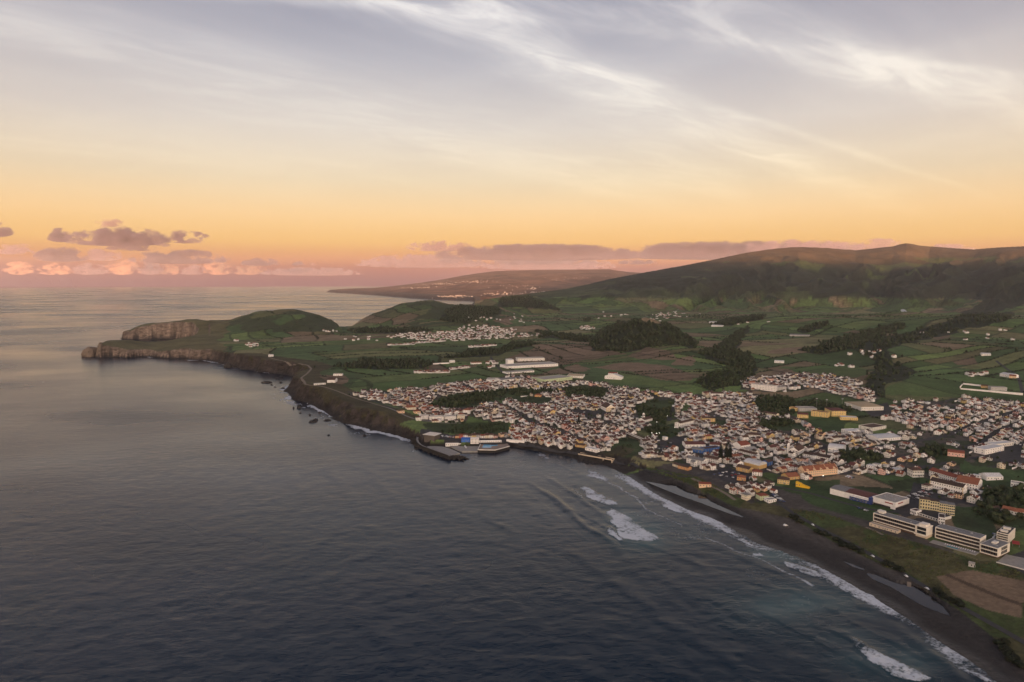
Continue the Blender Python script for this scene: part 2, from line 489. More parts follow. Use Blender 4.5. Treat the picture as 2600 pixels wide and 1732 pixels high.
# ------------------------------------------------------------------ land cover (photo outlines, tested on projected ground points)
FOREST = [
    [(1360, 806), (1358, 790), (1372, 770), (1395, 752), (1420, 740), (1455, 736), (1500, 743), (1540, 746), (1572, 768), (1604, 792), (1590, 802), (1556, 792), (1500, 798), (1440, 808)],
    [(1600, 810), (1660, 795), (1720, 812), (1740, 850), (1720, 880), (1640, 900), (1600, 880), (1630, 860), (1690, 845), (1640, 830)],
    [(1990, 870), (2020, 830), (1960, 805), (1900, 800), (1960, 785), (2060, 770), (2120, 755), (2180, 735), (2250, 722), (2330, 718), (2320, 738), (2240, 752), (2150, 775), (2080, 790), (2040, 805), (2060, 835), (2110, 852), (2090, 868), (2040, 880), (2030, 915), (1995, 905)],
    [(2180, 740), (2250, 728), (2354, 700), (2400, 690), (2400, 600), (2354, 610), (2300, 640), (2280, 680), (2220, 715)],
    [(1920, 782), (1990, 762), (2050, 745), (2090, 750), (2020, 775), (1960, 800), (1890, 815), (1830, 805), (1880, 795)],
    [(1835, 760), (1880, 745), (1910, 738), (1900, 752), (1850, 768)],
    [(1670, 780), (1700, 762), (1725, 752), (1710, 775), (1690, 800), (1650, 805)],
    [(1015, 735), (1030, 712), (1060, 704), (1120, 705), (1150, 712), (1140, 722), (1090, 732), (1070, 745), (1040, 740)],
    [(1145, 694), (1160, 682), (1210, 680), (1240, 690), (1290, 712), (1230, 710), (1190, 706), (1150, 706)],
    [(800, 760), (860, 756), (930, 757), (1000, 757), (990, 763), (900, 766), (810, 766)],
    [(760, 845), (850, 826), (905, 830), (960, 828), (1000, 836), (985, 845), (930, 850), (850, 848)],
    [(1000, 825), (1100, 805), (1160, 800), (1180, 790), (1230, 788), (1240, 794), (1190, 800), (1150, 815), (1080, 823)],
    [(1230, 760), (1330, 772), (1400, 775), (1480, 765), (1450, 782), (1340, 785), (1240, 775)],
    [(1729, 925), (1750, 912), (1790, 908), (1840, 925), (1900, 925), (1930, 935), (1990, 925), (2010, 935), (1960, 950), (1840, 945), (1800, 958), (1750, 960)],
    [(1740, 968), (1790, 960), (1850, 975), (1855, 990), (1800, 992), (1750, 985)],
    [(1932, 1040), (1975, 1032), (2024, 1050), (2034, 1068), (1970, 1068), (1935, 1060)],
    [(2105, 1035), (2170, 1020), (2220, 1040), (2210, 1068), (2150, 1060)],
    [(1461, 940), (1490, 922), (1540, 920), (1548, 955), (1500, 975), (1470, 965)],
    [(1480, 985), (1520, 970), (1560, 985), (1570, 1000), (1540, 1008), (1500, 1000)],
    [(2240, 1180), (2260, 1130), (2354, 1120), (2400, 1200), (2300, 1215)],
    [(980, 935), (1060, 905), (1140, 896), (1200, 893), (1290, 895), (1260, 902), (1170, 912), (1110, 925), (1040, 940)],
    [(970, 975), (1040, 965), (1165, 975), (1168, 998), (1060, 1000), (990, 990)],
    [(1265, 895), (1310, 888), (1395, 895), (1390, 912), (1310, 912)],
    [(1340, 736), (1352, 733), (1360, 737), (1350, 740)],
    [(1620, 745), (1700, 730), (1760, 722), (1750, 735), (1680, 748)],
]
TOWN = [
    [(795, 907), (860, 900), (960, 893), (1060, 878), (1180, 866), (1230, 868), (1225, 886), (1150, 893), (1080, 903), (1000, 917), (975, 937), (950, 945), (900, 930)],
    [(960, 945), (985, 935), (1045, 930), (1085, 945), (1070, 970), (965, 968)],
    [(1065, 950), (1120, 930), (1165, 925), (1195, 905), (1130, 902), (1160, 888), (1250, 878), (1330, 878), (1420, 890), (1500, 900), (1560, 910), (1640, 905), (1740, 905), (1740, 930), (1650, 935), (1570, 930),
     (1560, 960), (1480, 985), (1440, 1005), (1400, 1040), (1330, 1037), (1230, 1028), (1172, 1006), (1165, 985), (1200, 972), (1130, 972)],
    [(1040, 1001), (1172, 998), (1172, 1012), (1045, 1014)],
    [(1450, 1040), (1500, 1000), (1560, 970), (1600, 920), (1740, 925), (1900, 985), (2050, 1000), (2120, 985), (2200, 1010), (2200, 1085), (2130, 1100), (2090, 1093), (1930, 1090), (1840, 1105), (1790, 1090), (1700, 1075), (1640, 1085), (1560, 1062), (1480, 1055)],
    [(1665, 1105), (1690, 1095), (1730, 1100), (1780, 1130), (1785, 1155), (1720, 1155), (1675, 1130)],
    [(1710, 872), (1800, 862), (1900, 862), (1960, 872), (2020, 912), (2010, 925), (1960, 915), (1870, 892), (1800, 902), (1700, 895)],
    [(2030, 965), (2060, 925), (2200, 915), (2400, 930), (2400, 1000), (2250, 1010), (2170, 985), (2100, 980)],
    [(2050, 960), (2354, 950), (2400, 1060), (2354, 1080), (2230, 1070), (2150, 1010)],
    [(2180, 1080), (2240, 1095), (2280, 1140), (2250, 1165), (2130, 1165), (2130, 1110)],
]
VILLAGE = [
    [(873, 776), (930, 766), (1040, 762), (1070, 750), (1120, 748), (1185, 757), (1190, 768), (1250, 765), (1245, 772), (1180, 778), (1120, 780), (1050, 784), (960, 782)],
    [(1330, 752), (1370, 750), (1365, 758), (1335, 758)],
    [(1495, 722), (1560, 715), (1570, 730), (1500, 735)],
]
GREEN = [   # open green inside the town
    [(985, 938), (1060, 906), (1150, 896), (1205, 893), (1290, 896), (1250, 904), (1160, 918), (1120, 925), (1075, 935), (1040, 942)],
    [(1171, 918), (1210, 912), (1264, 915), (1270, 930), (1200, 932)],
    [(1285, 892), (1330, 886), (1400, 893), (1395, 913), (1300, 912)],
    [(965, 973), (1040, 968), (1165, 973), (1168, 1000), (1060, 1000), (990, 992)],
    [(1392, 1048), (1420, 1008), (1440, 1002), (1470, 1010), (1480, 1030), (1455, 1055)],
    [(1846, 968), (1900, 960), (1945, 965), (1938, 998), (1880, 996)],
    [(1640, 965), (1680, 968), (1665, 985), (1625, 980)],
    [(1761, 1122), (1850, 1112), (1905, 1118), (2000, 1150), (2090, 1180), (1990, 1190), (1900, 1180), (1800, 1150)],
    [(2040, 1105), (2110, 1098), (2110, 1125), (2060, 1125)],
    [(1460, 930), (1548, 918), (1560, 955), (1500, 985), (1470, 975)],
    [(1500, 985), (1560, 970), (1575, 998), (1520, 1010)],
    [(1930, 1116), (2000, 1116), (2085, 1124), (2030, 1142), (1990, 1140)],
    [(2170, 1168), (2262, 1168), (2300, 1250), (2190, 1216)],
    [(1862, 1104), (1930, 1102), (1935, 1130), (1870, 1122)],
] + FOREST[13:20]
ASPHALT = [
    [(1610, 1090), (1660, 1075), (1740, 1085), (1700, 1120), (1650, 1100)],
    [(2100, 1110), (2160, 1115), (2180, 1160), (2080, 1190), (2040, 1165), (2090, 1140)],
    [(1985, 940), (2040, 925), (2055, 955), (2000, 958)],
    [(2230, 1035), (2354, 1020), (2354, 1065), (2280, 1060)],
    [(970, 985), (1040, 1000), (1172, 1006), (1240, 1030), (1330, 1044), (1330, 1052), (1240, 1038), (1160, 1020), (1040, 1016), (960, 1000)],
    [(1500, 1022), (1545, 1005), (1580, 1000), (1560, 1030), (1510, 1042)],
    [(2120, 1190), (2200, 1215), (2230, 1240), (2100, 1215), (2085, 1195)],
    [(1300, 943), (1330, 940), (1410, 948), (1420, 955), (1330, 955)],
    [(2290, 1290), (2354, 1265), (2400, 1300), (2380, 1330)],
]
BROWN = [
    [(1160, 828), (1240, 790), (1360, 795), (1440, 815), (1330, 830), (1250, 850)],
    [(1200, 868), (1330, 836), (1365, 850), (1290, 862), (1230, 872)],
    [(1365, 845), (1440, 832), (1540, 842), (1600, 866), (1590, 875), (1520, 872), (1440, 855)],
    [(1440, 818), (1480, 800), (1540, 806), (1560, 825), (1470, 826)],
    [(1560, 822), (1600, 818), (1590, 840), (1545, 838)],
    [(1762, 812), (1800, 800), (1850, 798), (1900, 802), (1880, 812)],
    [(1760, 848), (1810, 850), (1920, 872), (1890, 880), (1790, 864)],
    [(1650, 805), (1690, 800), (1700, 806), (1665, 815)],
    [(1700, 885), (1750, 882), (1770, 892), (1720, 900)],
    [(2190, 828), (2240, 822), (2250, 838), (2200, 840)],
    [(2140, 770), (2180, 766), (2190, 775), (2150, 780)],
    [(1130, 735), (1170, 728), (1185, 735), (1170, 748)],
    [(2150, 1325), (2230, 1310), (2354, 1335), (2354, 1420), (2270, 1400), (2190, 1365)],
    [(700, 885), (712, 850), (740, 860), (790, 862), (800, 875), (760, 895), (730, 905)],
    [(1090, 885), (1170, 862), (1230, 865), (1180, 880)],
]
PLAINGREEN = [
    [(780, 905), (850, 848), (930, 846), (1010, 856), (1180, 852), (1180, 864), (1060, 876), (960, 891), (860, 898)],
    [(1380, 860), (1440, 858), (1520, 875), (1600, 882), (1590, 895), (1480, 885), (1390, 876)],
    [(1600, 905), (1640, 885), (1720, 860), (1800, 845), (1960, 840), (2000, 855), (1960, 868), (1870, 868), (1760, 852), (1680, 875)],
    [(2020, 905), (2060, 880), (2140, 850), (2354, 845), (2354, 905), (2200, 912)],
    [(1790, 760), (1860, 735), (2030, 730), (2040, 742), (1960, 760), (1830, 775)],
    [(1086, 850), (1100, 838), (1180, 832), (1250, 838), (1180, 850)],
]


def any_in(px, py, polys):
    m = np.zeros(px.shape, bool)
    for p in polys:
        m |= inpoly(px, py, p)
    return m


FANG = R(24)


def fields(X, Y):
    """irregular strips of farmland: id noise (3 values) and distance to the nearest boundary in metres"""
    Xw = X + fbm(X, Y, 520, 3, 91) * 90; Yw = Y + fbm(X, Y, 520, 3, 92) * 90
    a = FANG + fbm(X, Y, 2500, 2, 93) * .5
    U = Xw * np.cos(FANG) + Yw * np.sin(FANG); V = -Xw * np.sin(FANG) + Yw * np.cos(FANG)
    cu, cv = 250.0, 190.0
    iv = np.floor(V / cv)
    U2 = U + _hash(iv, iv * 0 + 3, 5) * cu
    iu = np.floor(U2 / cu)
    fu, fv = U2 / cu - iu, V / cv - iv
    h = _hash(iu, iv, 8)
    n = 1 + np.floor(h * 3.99)
    along = _hash(iu, iv, 9) > .5
    f = np.where(along, fv, fu)
    k = np.floor(f * n); ff = f * n - k
    size = np.where(along, cv, cu) / n
    d = np.minimum(np.minimum(fu, 1 - fu) * cu, np.minimum(fv, 1 - fv) * cv)
    d = np.minimum(d, np.minimum(ff, 1 - ff) * size)
    key = iu * 7 + k * 131; key2 = iv * 5 + k * 17
    return _hash(key, key2, 12), _hash(key, key2, 13), _hash(key, key2, 14), d


# town streets: a warped grid
TANG = R(27)


def street_uv(X, Y):
    Xw = X + fbm(X, Y, 420, 2, 101) * 46; Yw = Y + fbm(X, Y, 420, 2, 102) * 46
    return Xw * math.cos(TANG) + Yw * math.sin(TANG), -Xw * math.sin(TANG) + Yw * math.cos(TANG)


def street_dir(x, y):
    e = 4.0
    u0, v0 = street_uv(np.array([x]), np.array([y]))
    u1, v1 = street_uv(np.array([x + e]), np.array([y]))
    u2, v2 = street_uv(np.array([x]), np.array([y + e]))
    gx, gy = float(u1[0] - u0[0]), float(u2[0] - u0[0])
    return math.atan2(gy, gx)


DUNES = [(1385, 1060), (1440, 1064), (1530, 1092), (1590, 1117), (1640, 1141), (1700, 1166), (1760, 1179), (1815, 1190), (1845, 1207), (1880, 1225), (1910, 1243), (1945, 1258), (1985, 1280), (2010, 1290), (2030, 1302), (2085, 1322), (2115, 1345),
         (2150, 1366), (2200, 1397), (2230, 1420), (2290, 1470), (2330, 1506), (2420, 1590), (2420, 1290), (2250, 1290), (2000, 1215), (1900, 1180), (1800, 1165), (1730, 1150), (1660, 1125), (1600, 1095), (1500, 1075), (1410, 1052)]
ROW = 17.0     # street to row


def landcover(X, Y, Z, s, w, slope):
    n = X.size
    px, py = project(X, Y, Z)
    jx = px + fbm(X, Y, 70, 3, 51) * 9; jy = py + fbm(X, Y, 70, 3, 52) * 3
    col = np.empty((n, 3)); rough = np.full(n, .95)
    f1, f2, f3, fd = fields(X, Y)
    pal = np.array([(.060, .098, .030), (.040, .070, .024), (.082, .116, .036), (.088, .096, .040), (.112, .106, .050), (.046, .076, .028), (.130, .098, .060), (.070, .108, .034)])
    col[:] = pal[np.minimum((f1 * 8).astype(int), 7)] * 1.32
    col *= (.72 + .56 * f2)[:, None]
    col *= (1 + .22 * fbm(X, Y, 60, 3, 131) + .15 * fbm(X, Y, 14, 2, 132))[:, None]
    # stripes of mowing in some fields
    m = inpoly(px, py, [(0, 0)]) if False else None
    gr = any_in(jx, jy, PLAINGREEN)
    col[gr] = 1.28 * (np.array((.056, .098, .031))[None] * (1 - f3[gr][:, None] * .5) + np.array((.092, .108, .040))[None] * f3[gr][:, None] * .5) * (.72 + .56 * f2[gr])[:, None] * (1 + .15 * fbm(X[gr], Y[gr], 50, 3, 133))[:, None]
    br = any_in(jx, jy, BROWN)
    col[br] = np.array((.165, .118, .078)) * (.75 + .5 * f2[br])[:, None] * (1 + .12 * fbm(X[br], Y[br], 40, 3, 134))[:, None]
    hed = (fd < 2.8 + .6 * np.hypot(X, Y) / 1000) & (Z < 190)
    col[hed] = col[hed] * .45
    # hill slopes: pasture and scrub on the headland hills
    hd = (px < 1150) & (Y > 2300) & (Y < 4600) & (Z > 52)
    nzh = fbm(X, Y, 160, 4, 141)
    sc = hd & (nzh > .12)
    col[hd] = col[hd] * .75
    col[sc] = np.array((.042, .054, .024))
    tongue = (px + 45 * fbm(X, Y, 200, 3, 145) < 520) & (Y < 3000) & (Y > 2100) & (Z > 18)
    col[tongue] = np.array((.110, .100, .046)) * (1 + .35 * fbm(X[tongue], Y[tongue], 60, 4, 142))[:, None]
    # mountain: woods below, rough pasture and heath above
    mt = (Y > 3700) & (Y < 9000) & (Z > 125) & (px > 1150)
    wn = fbm(X, Y, 620, 4, 151) + .5 * fbm(X, Y, 180, 3, 152)
    wood = mt & (wn > -.26 - sstep(190, 330, Z) * .8)
    past = mt & ~wood
    col[past] = (np.array((.044, .058, .028))[None] * (.7 + .6 * f2[past])[:, None] * (1 + .3 * fbm(X[past], Y[past], 90, 3, 157))[:, None])
    col[wood] = np.array((.022, .030, .020)) * (1 + .4 * fbm(X[wood], Y[wood], 45, 3, 153))[:, None]
    hi = sstep(330, 520, Z + 60 * fbm(X, Y, 260, 3, 154)) * mt
    top = np.array((.110, .082, .048))[None] * (1 + .3 * fbm(X, Y, 120, 4, 155))[:, None]
    col = col * (1 - hi[:, None]) + top * hi[:, None]
    clear = mt & (Z > 260) & (Z < 480) & (fbm(X, Y, 300, 2, 156) > .62)
    col[clear] = np.array((.075, .095, .036))
    fo = any_in(jx, jy, FOREST[:13] + FOREST[23:])
    col[fo] = np.array((.020, .028, .015)) * (1 + .35 * fbm(X[fo], Y[fo], 18, 3, 161))[:, None]
    # far coast
    fc = (Y > 7900) & ((px < 1480) | (Y > 9500)) & ~mt
    col[fc] = np.array((.150, .085, .055)) * (1 + .6 * fbm(X[fc], Y[fc], 260, 4, 171))[:, None]
    # town ground
    tn = any_in(jx, jy, TOWN)
    U, V = street_uv(X, Y)
    g = np.where(fbm(X, Y, 22, 3, 181)[:, None] > -.1, np.array((.040, .056, .026)), np.array((.095, .080, .066))) * (1 + .3 * fbm(X, Y, 7, 2, 182))[:, None]
    col[tn] = g[tn]
    rv = np.abs(V / ROW - np.round(V / ROW)) * ROW
    ru = np.abs(U / 96 - np.round(U / 96)) * 96
    st = tn & ((rv < 3.2) & (np.round(V / ROW) % 2 == 0) | (ru < 3.0))
    col[st] = np.array((.060, .058, .060))
    gg = any_in(jx, jy, GREEN)
    col[gg] = np.array((.042, .063, .024)) * (1 + .45 * fbm(X, Y, 30, 4, 183))[gg][:, None]
    sp = inpoly(px, py, GREEN[5]) | inpoly(px, py, GREEN[7])
    col[sp] = np.array((.040, .074, .024)) * (1 + .18 * fbm(X, Y, 24, 4, 184))[sp][:, None]
    asf = any_in(px, py, ASPHALT)
    col[asf] = np.array((.050, .050, .053)) * (1 + .15 * fbm(X, Y, 9, 3, 185))[asf][:, None]
    # beach and dunes
    bw = sstep(45, 80, w)
    sj = s + fbm(X, Y, 45, 3, 191) * 9
    dune = inpoly(jx, jy, DUNES)
    dn = fbm(X, Y, 40, 4, 192)
    dcol = np.where(dn[:, None] > 0, np.array((.056, .078, .025)), np.array((.082, .078, .034))) * (1 + .4 * fbm(X, Y, 9, 3, 193))[:, None]
    dm = dune & ~tn & ~asf & ~br & ~inpoly(jx, jy, GREEN[7])
    col[dm] = dcol[dm]
    bs = (bw > .5) & (sj < 120) & (s > -5) & ~dune & ~tn & ~asf
    col[bs] = np.array((.076, .068, .062)) * (1 + .10 * fbm(X, Y, 26, 4, 194))[bs][:, None]
    col[bs] *= (1 + .13 * np.sin(s / 2.6 + fbm(X, Y, 70, 3, 197) * 9) * np.clip(.4 + fbm(X, Y, 110, 2, 198), 0, 1) + .10 * fbm(X, Y, 6, 2, 199))[bs][:, None]
    wet = sstep(58, 40, s + fbm(X, Y, 55, 2, 195) * 12) * bs
    col = col * (1 - wet[:, None]) + np.array((.034, .032, .032))[None] * wet[:, None]
    wet2 = sstep(14, 4, s + fbm(X, Y, 30, 2, 196) * 5) * bs
    rough = rough * (1 - wet2) + .35 * wet2
    # cliffs and bare rock
    rk = (w < 60) & (slope > .50) & (s > -8) & (s < 80)
    pale = sstep(520, 440, px) * (Y > 2000)
    rc = np.array((.045, .036, .031))[None] * (1 - pale[:, None]) + np.array((.200, .150, .118))[None] * pale[:, None]
    rc = rc * (1 + .45 * fbm(X, Y, 14, 4, 201) + .3 * fbm(X * 3, Y * 3 + Z * 2, 30, 3, 202))[:, None]
    veg = (fbm(X, Y, 30, 3, 203) > -.05) & (Z > 12) & (slope < 1.3) & (pale < .5)
    rc[veg] = np.array((.050, .045, .022))
    col[rk] = np.clip(rc[rk], .01, 1)
    lowrk = (w < 60) & (Z < 5 + 3 * fbm(X, Y, 20, 3, 204)) & (s > -8) & (s < 40) & (Y < 9000)
    col[lowrk] = np.array((.026, .023, .022)) * (1 + .4 * fbm(X, Y, 8, 2, 205))[lowrk][:, None]
    edge = (w < 40) & (w > 25) & (s < 75) & (Y < 2000) & ~rk & ~lowrk & ~tn & ~asf
    col[edge] = np.array((.058, .052, .026)) * (1 + .35 * fbm(X, Y, 25, 4, 206))[edge][:, None]
    seawall = (w < 30) & (w > 16) & (s < 26) & (px > 1170) & (px < 1380) & (py > 1015)
    col[seawall] = np.array((.028, .026, .025)) * (1 + .35 * fbm(X, Y, 5, 2, 207))[seawall][:, None]
    return np.clip(col, .004, .8), rough


# ------------------------------------------------------------------ the ground
def rings():
    r = [60, 120, 200, 260, 310]
    d = 350.0
    while d < 21000:
        r.append(d)
        if d < 3300:
            st = min(max(d * d / CAM_H * .00147, 1.3), 7.0)
        elif d < 9500:
            st = d * .0055
        else:
            st = d * .010
        d += st
    return np.array(r)


def columns():
    inn = np.linspace(-40, 2394, 1090)
    lo = -40 - np.geomspace(6, 1900, 34)[::-1]
    hi = 2394 + np.geomspace(6, 5200, 46)
    return (np.concatenate([lo, inn, hi]) - 1177) / FPX


def ground_material():
    m, n, bs = new_mat('ground_cover')
    at = nn(n, 'ShaderNodeAttribute', attribute_name='cover')
    ar = nn(n, 'ShaderNodeAttribute', attribute_name='gloss')
    geo = n.nodes.new('ShaderNodeNewGeometry')
    n1 = nn(n, 'ShaderNodeTexNoise', Scale=.22, Detail=6, Roughness=.65)
    n2 = nn(n, 'ShaderNodeTexNoise', Scale=.03, Detail=5, Roughness=.6)
    n.links.new(geo.outputs['Position'], n1.inputs['Vector']); n.links.new(geo.outputs['Position'], n2.inputs['Vector'])
    v1 = mapr(n, n1.outputs[0], .25, .75, .62, 1.38)
    v2 = mapr(n, n2.outputs[0], .3, .7, .8, 1.2)
    sepn = n.nodes.new('ShaderNodeSeparateXYZ'); n.links.new(geo.outputs['Normal'], sepn.inputs[0])
    steep = mapr(n, sepn.outputs[2], .86, .66, 0, 1, True)
    mr = n.nodes.new('ShaderNodeMapping'); mr.inputs['Scale'].default_value = (.045, .045, .13)
    n.links.new(geo.outputs['Position'], mr.inputs[0])
    n3 = nn(n, 'ShaderNodeTexNoise', Scale=1.0, Detail=7, Roughness=.68, Distortion=.6)
    n.links.new(mr.outputs[0], n3.inputs['Vector'])
    v3 = mathn(n, 'ADD', 1.0, mathn(n, 'MULTIPLY', steep, mapr(n, n3.outputs[0], .3, .7, -.62, .62)))
    c = mixc(n, 1.0, at.outputs['Color'], mathn(n, 'MULTIPLY', mathn(n, 'MULTIPLY', v1, v2), v3), 'MULTIPLY')
    n.links.new(c, bs.inputs['Base Color'])
    n.links.new(ar.outputs['Fac'], bs.inputs['Roughness'])
    bs.inputs['Specular IOR Level'].default_value = .25
    bp = nn(n, 'ShaderNodeBump', Strength=.8, Distance=1.0)
    n.links.new(mathn(n, 'ADD', mathn(n, 'MULTIPLY', n1.outputs[0], 2.6), mathn(n, 'MULTIPLY', mathn(n, 'MULTIPLY', n3.outputs[0], 16.0), steep)), bp.inputs['Height'])
    n.links.new(bp.outputs[0], bs.inputs['Normal'])
    return m


def build_ground():
    rr, cc = rings(), columns()
    nr, nc = len(rr), len(cc)
    Yg = np.repeat(rr, nc); Xg = (rr[:, None] * cc[None]).ravel()
    s, w = coast_dist(Xg, Yg)
    Z = height(Xg, Yg, (s, w))
    Zg = Z.reshape(nr, nc); Xm = Xg.reshape(nr, nc); Ym = Yg.reshape(nr, nc)
    gy = np.gradient(Zg, axis=0) / np.maximum(np.gradient(Ym, axis=0), .1)
    gx = np.gradient(Zg, axis=1) / np.maximum(np.gradient(Xm, axis=1), .1)
    slope = np.hypot(gx, gy).ravel()
    land = s > -14
    land2 = land.reshape(nr, nc)
    col, rough = landcover(Xg, Yg, Z, s, w, slope)
    idx = np.arange(nr * nc).reshape(nr, nc)
    keep = land2[:-1, :-1] | land2[1:, :-1] | land2[:-1, 1:] | land2[1:, 1:]
    global GRID
    GRID = (rr, cc, Zg)
    q = np.stack([idx[:-1, :-1], idx[:-1, 1:], idx[1:, 1:], idx[1:, :-1]], -1)
    # which piece of land a face belongs to
    c0 = idx[:-1, :-1]
    px, py = project(Xg, Yg, Z)
    cls = np.zeros(nr * nc, int)
    cls[(Yg > 3950) & (px > 1140)] = 1
    cls[(Yg > 7900) & ((px < 1480) | (Yg > 9500))] = 2
    cls[((px < 1160) & (Yg > 2950) & (Yg < 7900) & (Z > 48)) | ((px < 800) & (Yg > 2560) & (Yg < 7900)) | ((px < 540) & (Yg > 2050))] = 3
    cls[(w > 45) & (s < 104) & (Yg < 1500) & (px > 1300) & ~inpoly(px, py, DUNES)] = 4
    mat = ground_material()
    fc = cls[c0]
    for k, name in enumerate(('ground', 'mountain', 'far_coast', 'headland', 'beach')):
        f = q[keep & (fc == k)]
        if not len(f):
            continue
        used = np.unique(f)
        remap = np.zeros(nr * nc, np.int64); remap[used] = np.arange(len(used))
        me = mesh_np(name, np.stack([Xg[used], Yg[used], Z[used]], 1), remap[f], [mat], True, {'cover': col[used], 'gloss': rough[used]})
        set_props(link(name, me), kind='structure')


build_ground()

# unseen ridge far behind the camera, added and shaped to shade the near land
def build_shade_ridge():
    xs = np.linspace(-16000, 20000, 160); ys = np.linspace(-14000, -11000, 26)
    Xb, Yb = np.meshgrid(xs, ys)
    hc = 850 + 290 * sstep(1100, 2300, Xb) - 60 * sstep(5200, 9000, Xb) + fbm(Xb, Yb * 0, 1700, 4, 301) * 45
    env = 1 - np.abs((Yb + 12500) / 1500) ** 1.6
    Zb = -30 + (hc + 30) * env + fbm(Xb, Yb, 700, 4, 302) * 35 * (1 - env) * (env > 0.02)
    Zb = np.maximum(Zb, -2.5)
    idx = np.arange(Xb.size).reshape(Xb.shape)
    q = np.stack([idx[:-1, :-1], idx[:-1, 1:], idx[1:, 1:], idx[1:, :-1]], -1).reshape(-1, 4)
    colr = np.tile(np.array((.05, .06, .028)), (Xb.size, 1))
    me = mesh_np('shade_ridge', np.stack([Xb.ravel(), Yb.ravel(), Zb.ravel()], 1), q, [bpy.data.materials['ground_cover']], True,
                 {'cover': colr, 'gloss': np.full(Xb.size, .95)})
    set_props(link('shade_ridge', me), kind='structure')


build_shade_ridge()


# ------------------------------------------------------------------ the sea
def build_sea():
    r = [20, 60, 120, 180, 230, 270]
    d = 300.0
    while d < 3600:
        r.append(d)
        d += max(d * d / CAM_H * .00135, 1.0)
    r += list(np.geomspace(d, 30000, 60))
    rr = np.array(r)
    inn = np.linspace(-1.06, 1.06, 1)
    a0 = math.atan(1240 / FPX)
    ang = np.concatenate([np.linspace(-math.pi, -a0, 70)[:-1], np.linspace(-a0, a0, 1180), np.linspace(a0, math.pi, 70)[1:]])
    rmax = np.where(np.cos(ang) < 0, np.minimum(30000, 14200 / np.maximum(-np.cos(ang), 1e-4)), 30000)
    nr, nc = len(rr), len(ang)
    Rm = np.minimum(rr[:, None], rmax[None])
    Rg = Rm.ravel()
    Xg = (Rm * np.sin(ang)[None]).ravel(); Yg = (Rm * np.cos(ang)[None]).ravel()
    s, w = coast_dist(Xg, Yg)
    d = -s
    beach = sstep(40, 75, w)
    px, py = project(Xg, Yg, np.zeros_like(Xg))
    # swell running in to the beach; crests bend with the shore
    swd = (-.80, .60)      # the way the open-sea crests face
    open_ph = (Xg * swd[0] + Yg * swd[1])
    nearb = np.exp(-d / 260.0) * beach
    warp = fbm(Xg, Yg, 170, 3, 401) * 17
    ph_b = d * (1 - .0006 * d) + warp
    grp = .5 + .5 * fbm(Xg, Yg, 150, 3, 402)
    amp_b = beach * sstep(2, 14, d) * sstep(520, 160, d) * (.25 + .75 * np.clip(grp, 0, 1))
    lam = 30.0
    cr = np.sin(2 * math.pi * ph_b / lam)
    kw = np.floor(ph_b / lam + .25)
    crest_b = (np.clip(cr, 0, 1) ** 2.2 - .25) * (_hash(kw, kw * 0 + 1, 9) ** 1.5 * 2.2) * (.2 + 1.2 * np.clip(fbm(ph_b * .4, Xg * .6 - Yg * .8, 90, 3, 409) + .3, 0, 1))
    lam2 = 46.0
    al = np.array([math.cos(R(27)), math.sin(R(27))])
    ph_o = Xg * al[0] + Yg * al[1] * 0.9 + fbm(Xg, Yg, 260, 3, 403) * 26
    cr_o = np.clip(np.sin(2 * math.pi * ph_o / lam2), 0, 1) ** 1.5 - .3
    am_o = sstep(2600, 700, Rg) * (.35 + .4 * fbm(Xg, Yg, 300, 2, 404))
    fade = sstep(3000, 900, Rg)
    Z = (.62 * amp_b * crest_b + .85 * am_o * cr_o * sstep(30, 200, d) + .22 * fbm(Xg, Yg, 13, 3, 405) * sstep(1500, 500, Rg)) * fade
    # hand-placed breakers
    foam = np.zeros_like(Xg)
    js = [(px + fbm(Xg, Yg, 8 + 3 * q, 3, 410 + 7 * q) * (5 + 2 * q) + fbm(Xg, Yg, 38, 2, 411) * 8, py + fbm(Xg, Yg, 8 + 3 * q, 3, 412 + 5 * q) * (2 + q) + fbm(Xg, Yg, 38, 2, 413) * 4) for q in range(4)]
    for poly, g, lift in BREAKERS:
        m = sum(inpoly(jx, jy, poly).astype(float) for jx, jy in js) / len(js)
        foam = np.maximum(foam, m * np.clip(min(g, .74) + .30 * fbm(Xg, Yg, 16, 3, 417), .2, 1))
        Z += m * lift * (.6 + .4 * fbm(Xg, Yg, 6, 2, 414))
    # steep faces of the breaking lines
    for pts, hgt, wd in CRESTS:
        P = np.array([unproj(a, b) for a, b in pts])
        best = np.full(Xg.shape, 1e9); sg = np.zeros_like(Xg)
        near = (np.abs(Xg - P[:, 0].mean()) < np.ptp(P[:, 0]) + 60) & (np.abs(Yg - P[:, 1].mean()) < np.ptp(P[:, 1]) + 60)
        xi, yi = Xg[near], Yg[near]
        b_ = np.full(xi.shape, 1e9); sd_ = np.zeros_like(xi); tp = np.zeros_like(xi)
        for i in range(len(P) - 1):
            dx, dy = P[i + 1] - P[i]
            L2 = dx * dx + dy * dy
            t_ = np.clip(((xi - P[i, 0]) * dx + (yi - P[i, 1]) * dy) / L2, 0, 1)
            ex, ey = xi - P[i, 0] - t_ * dx, yi - P[i, 1] - t_ * dy
            dd = np.hypot(ex, ey)
            m = dd < b_
            b_[m] = dd[m]; sd_[m] = np.sign(ex * dy - ey * dx)[m]; tp[m] = ((i + t_) / (len(P) - 1))[m]
        q = sd_ * b_
        endf = sstep(0, .18, tp) * sstep(1, .82, tp)
        Z[near] += .36 * hgt * endf * np.where(q > 0, np.exp(-(q / (wd * .55)) ** 2), np.exp(-(q / (wd * 1.6)) ** 2))
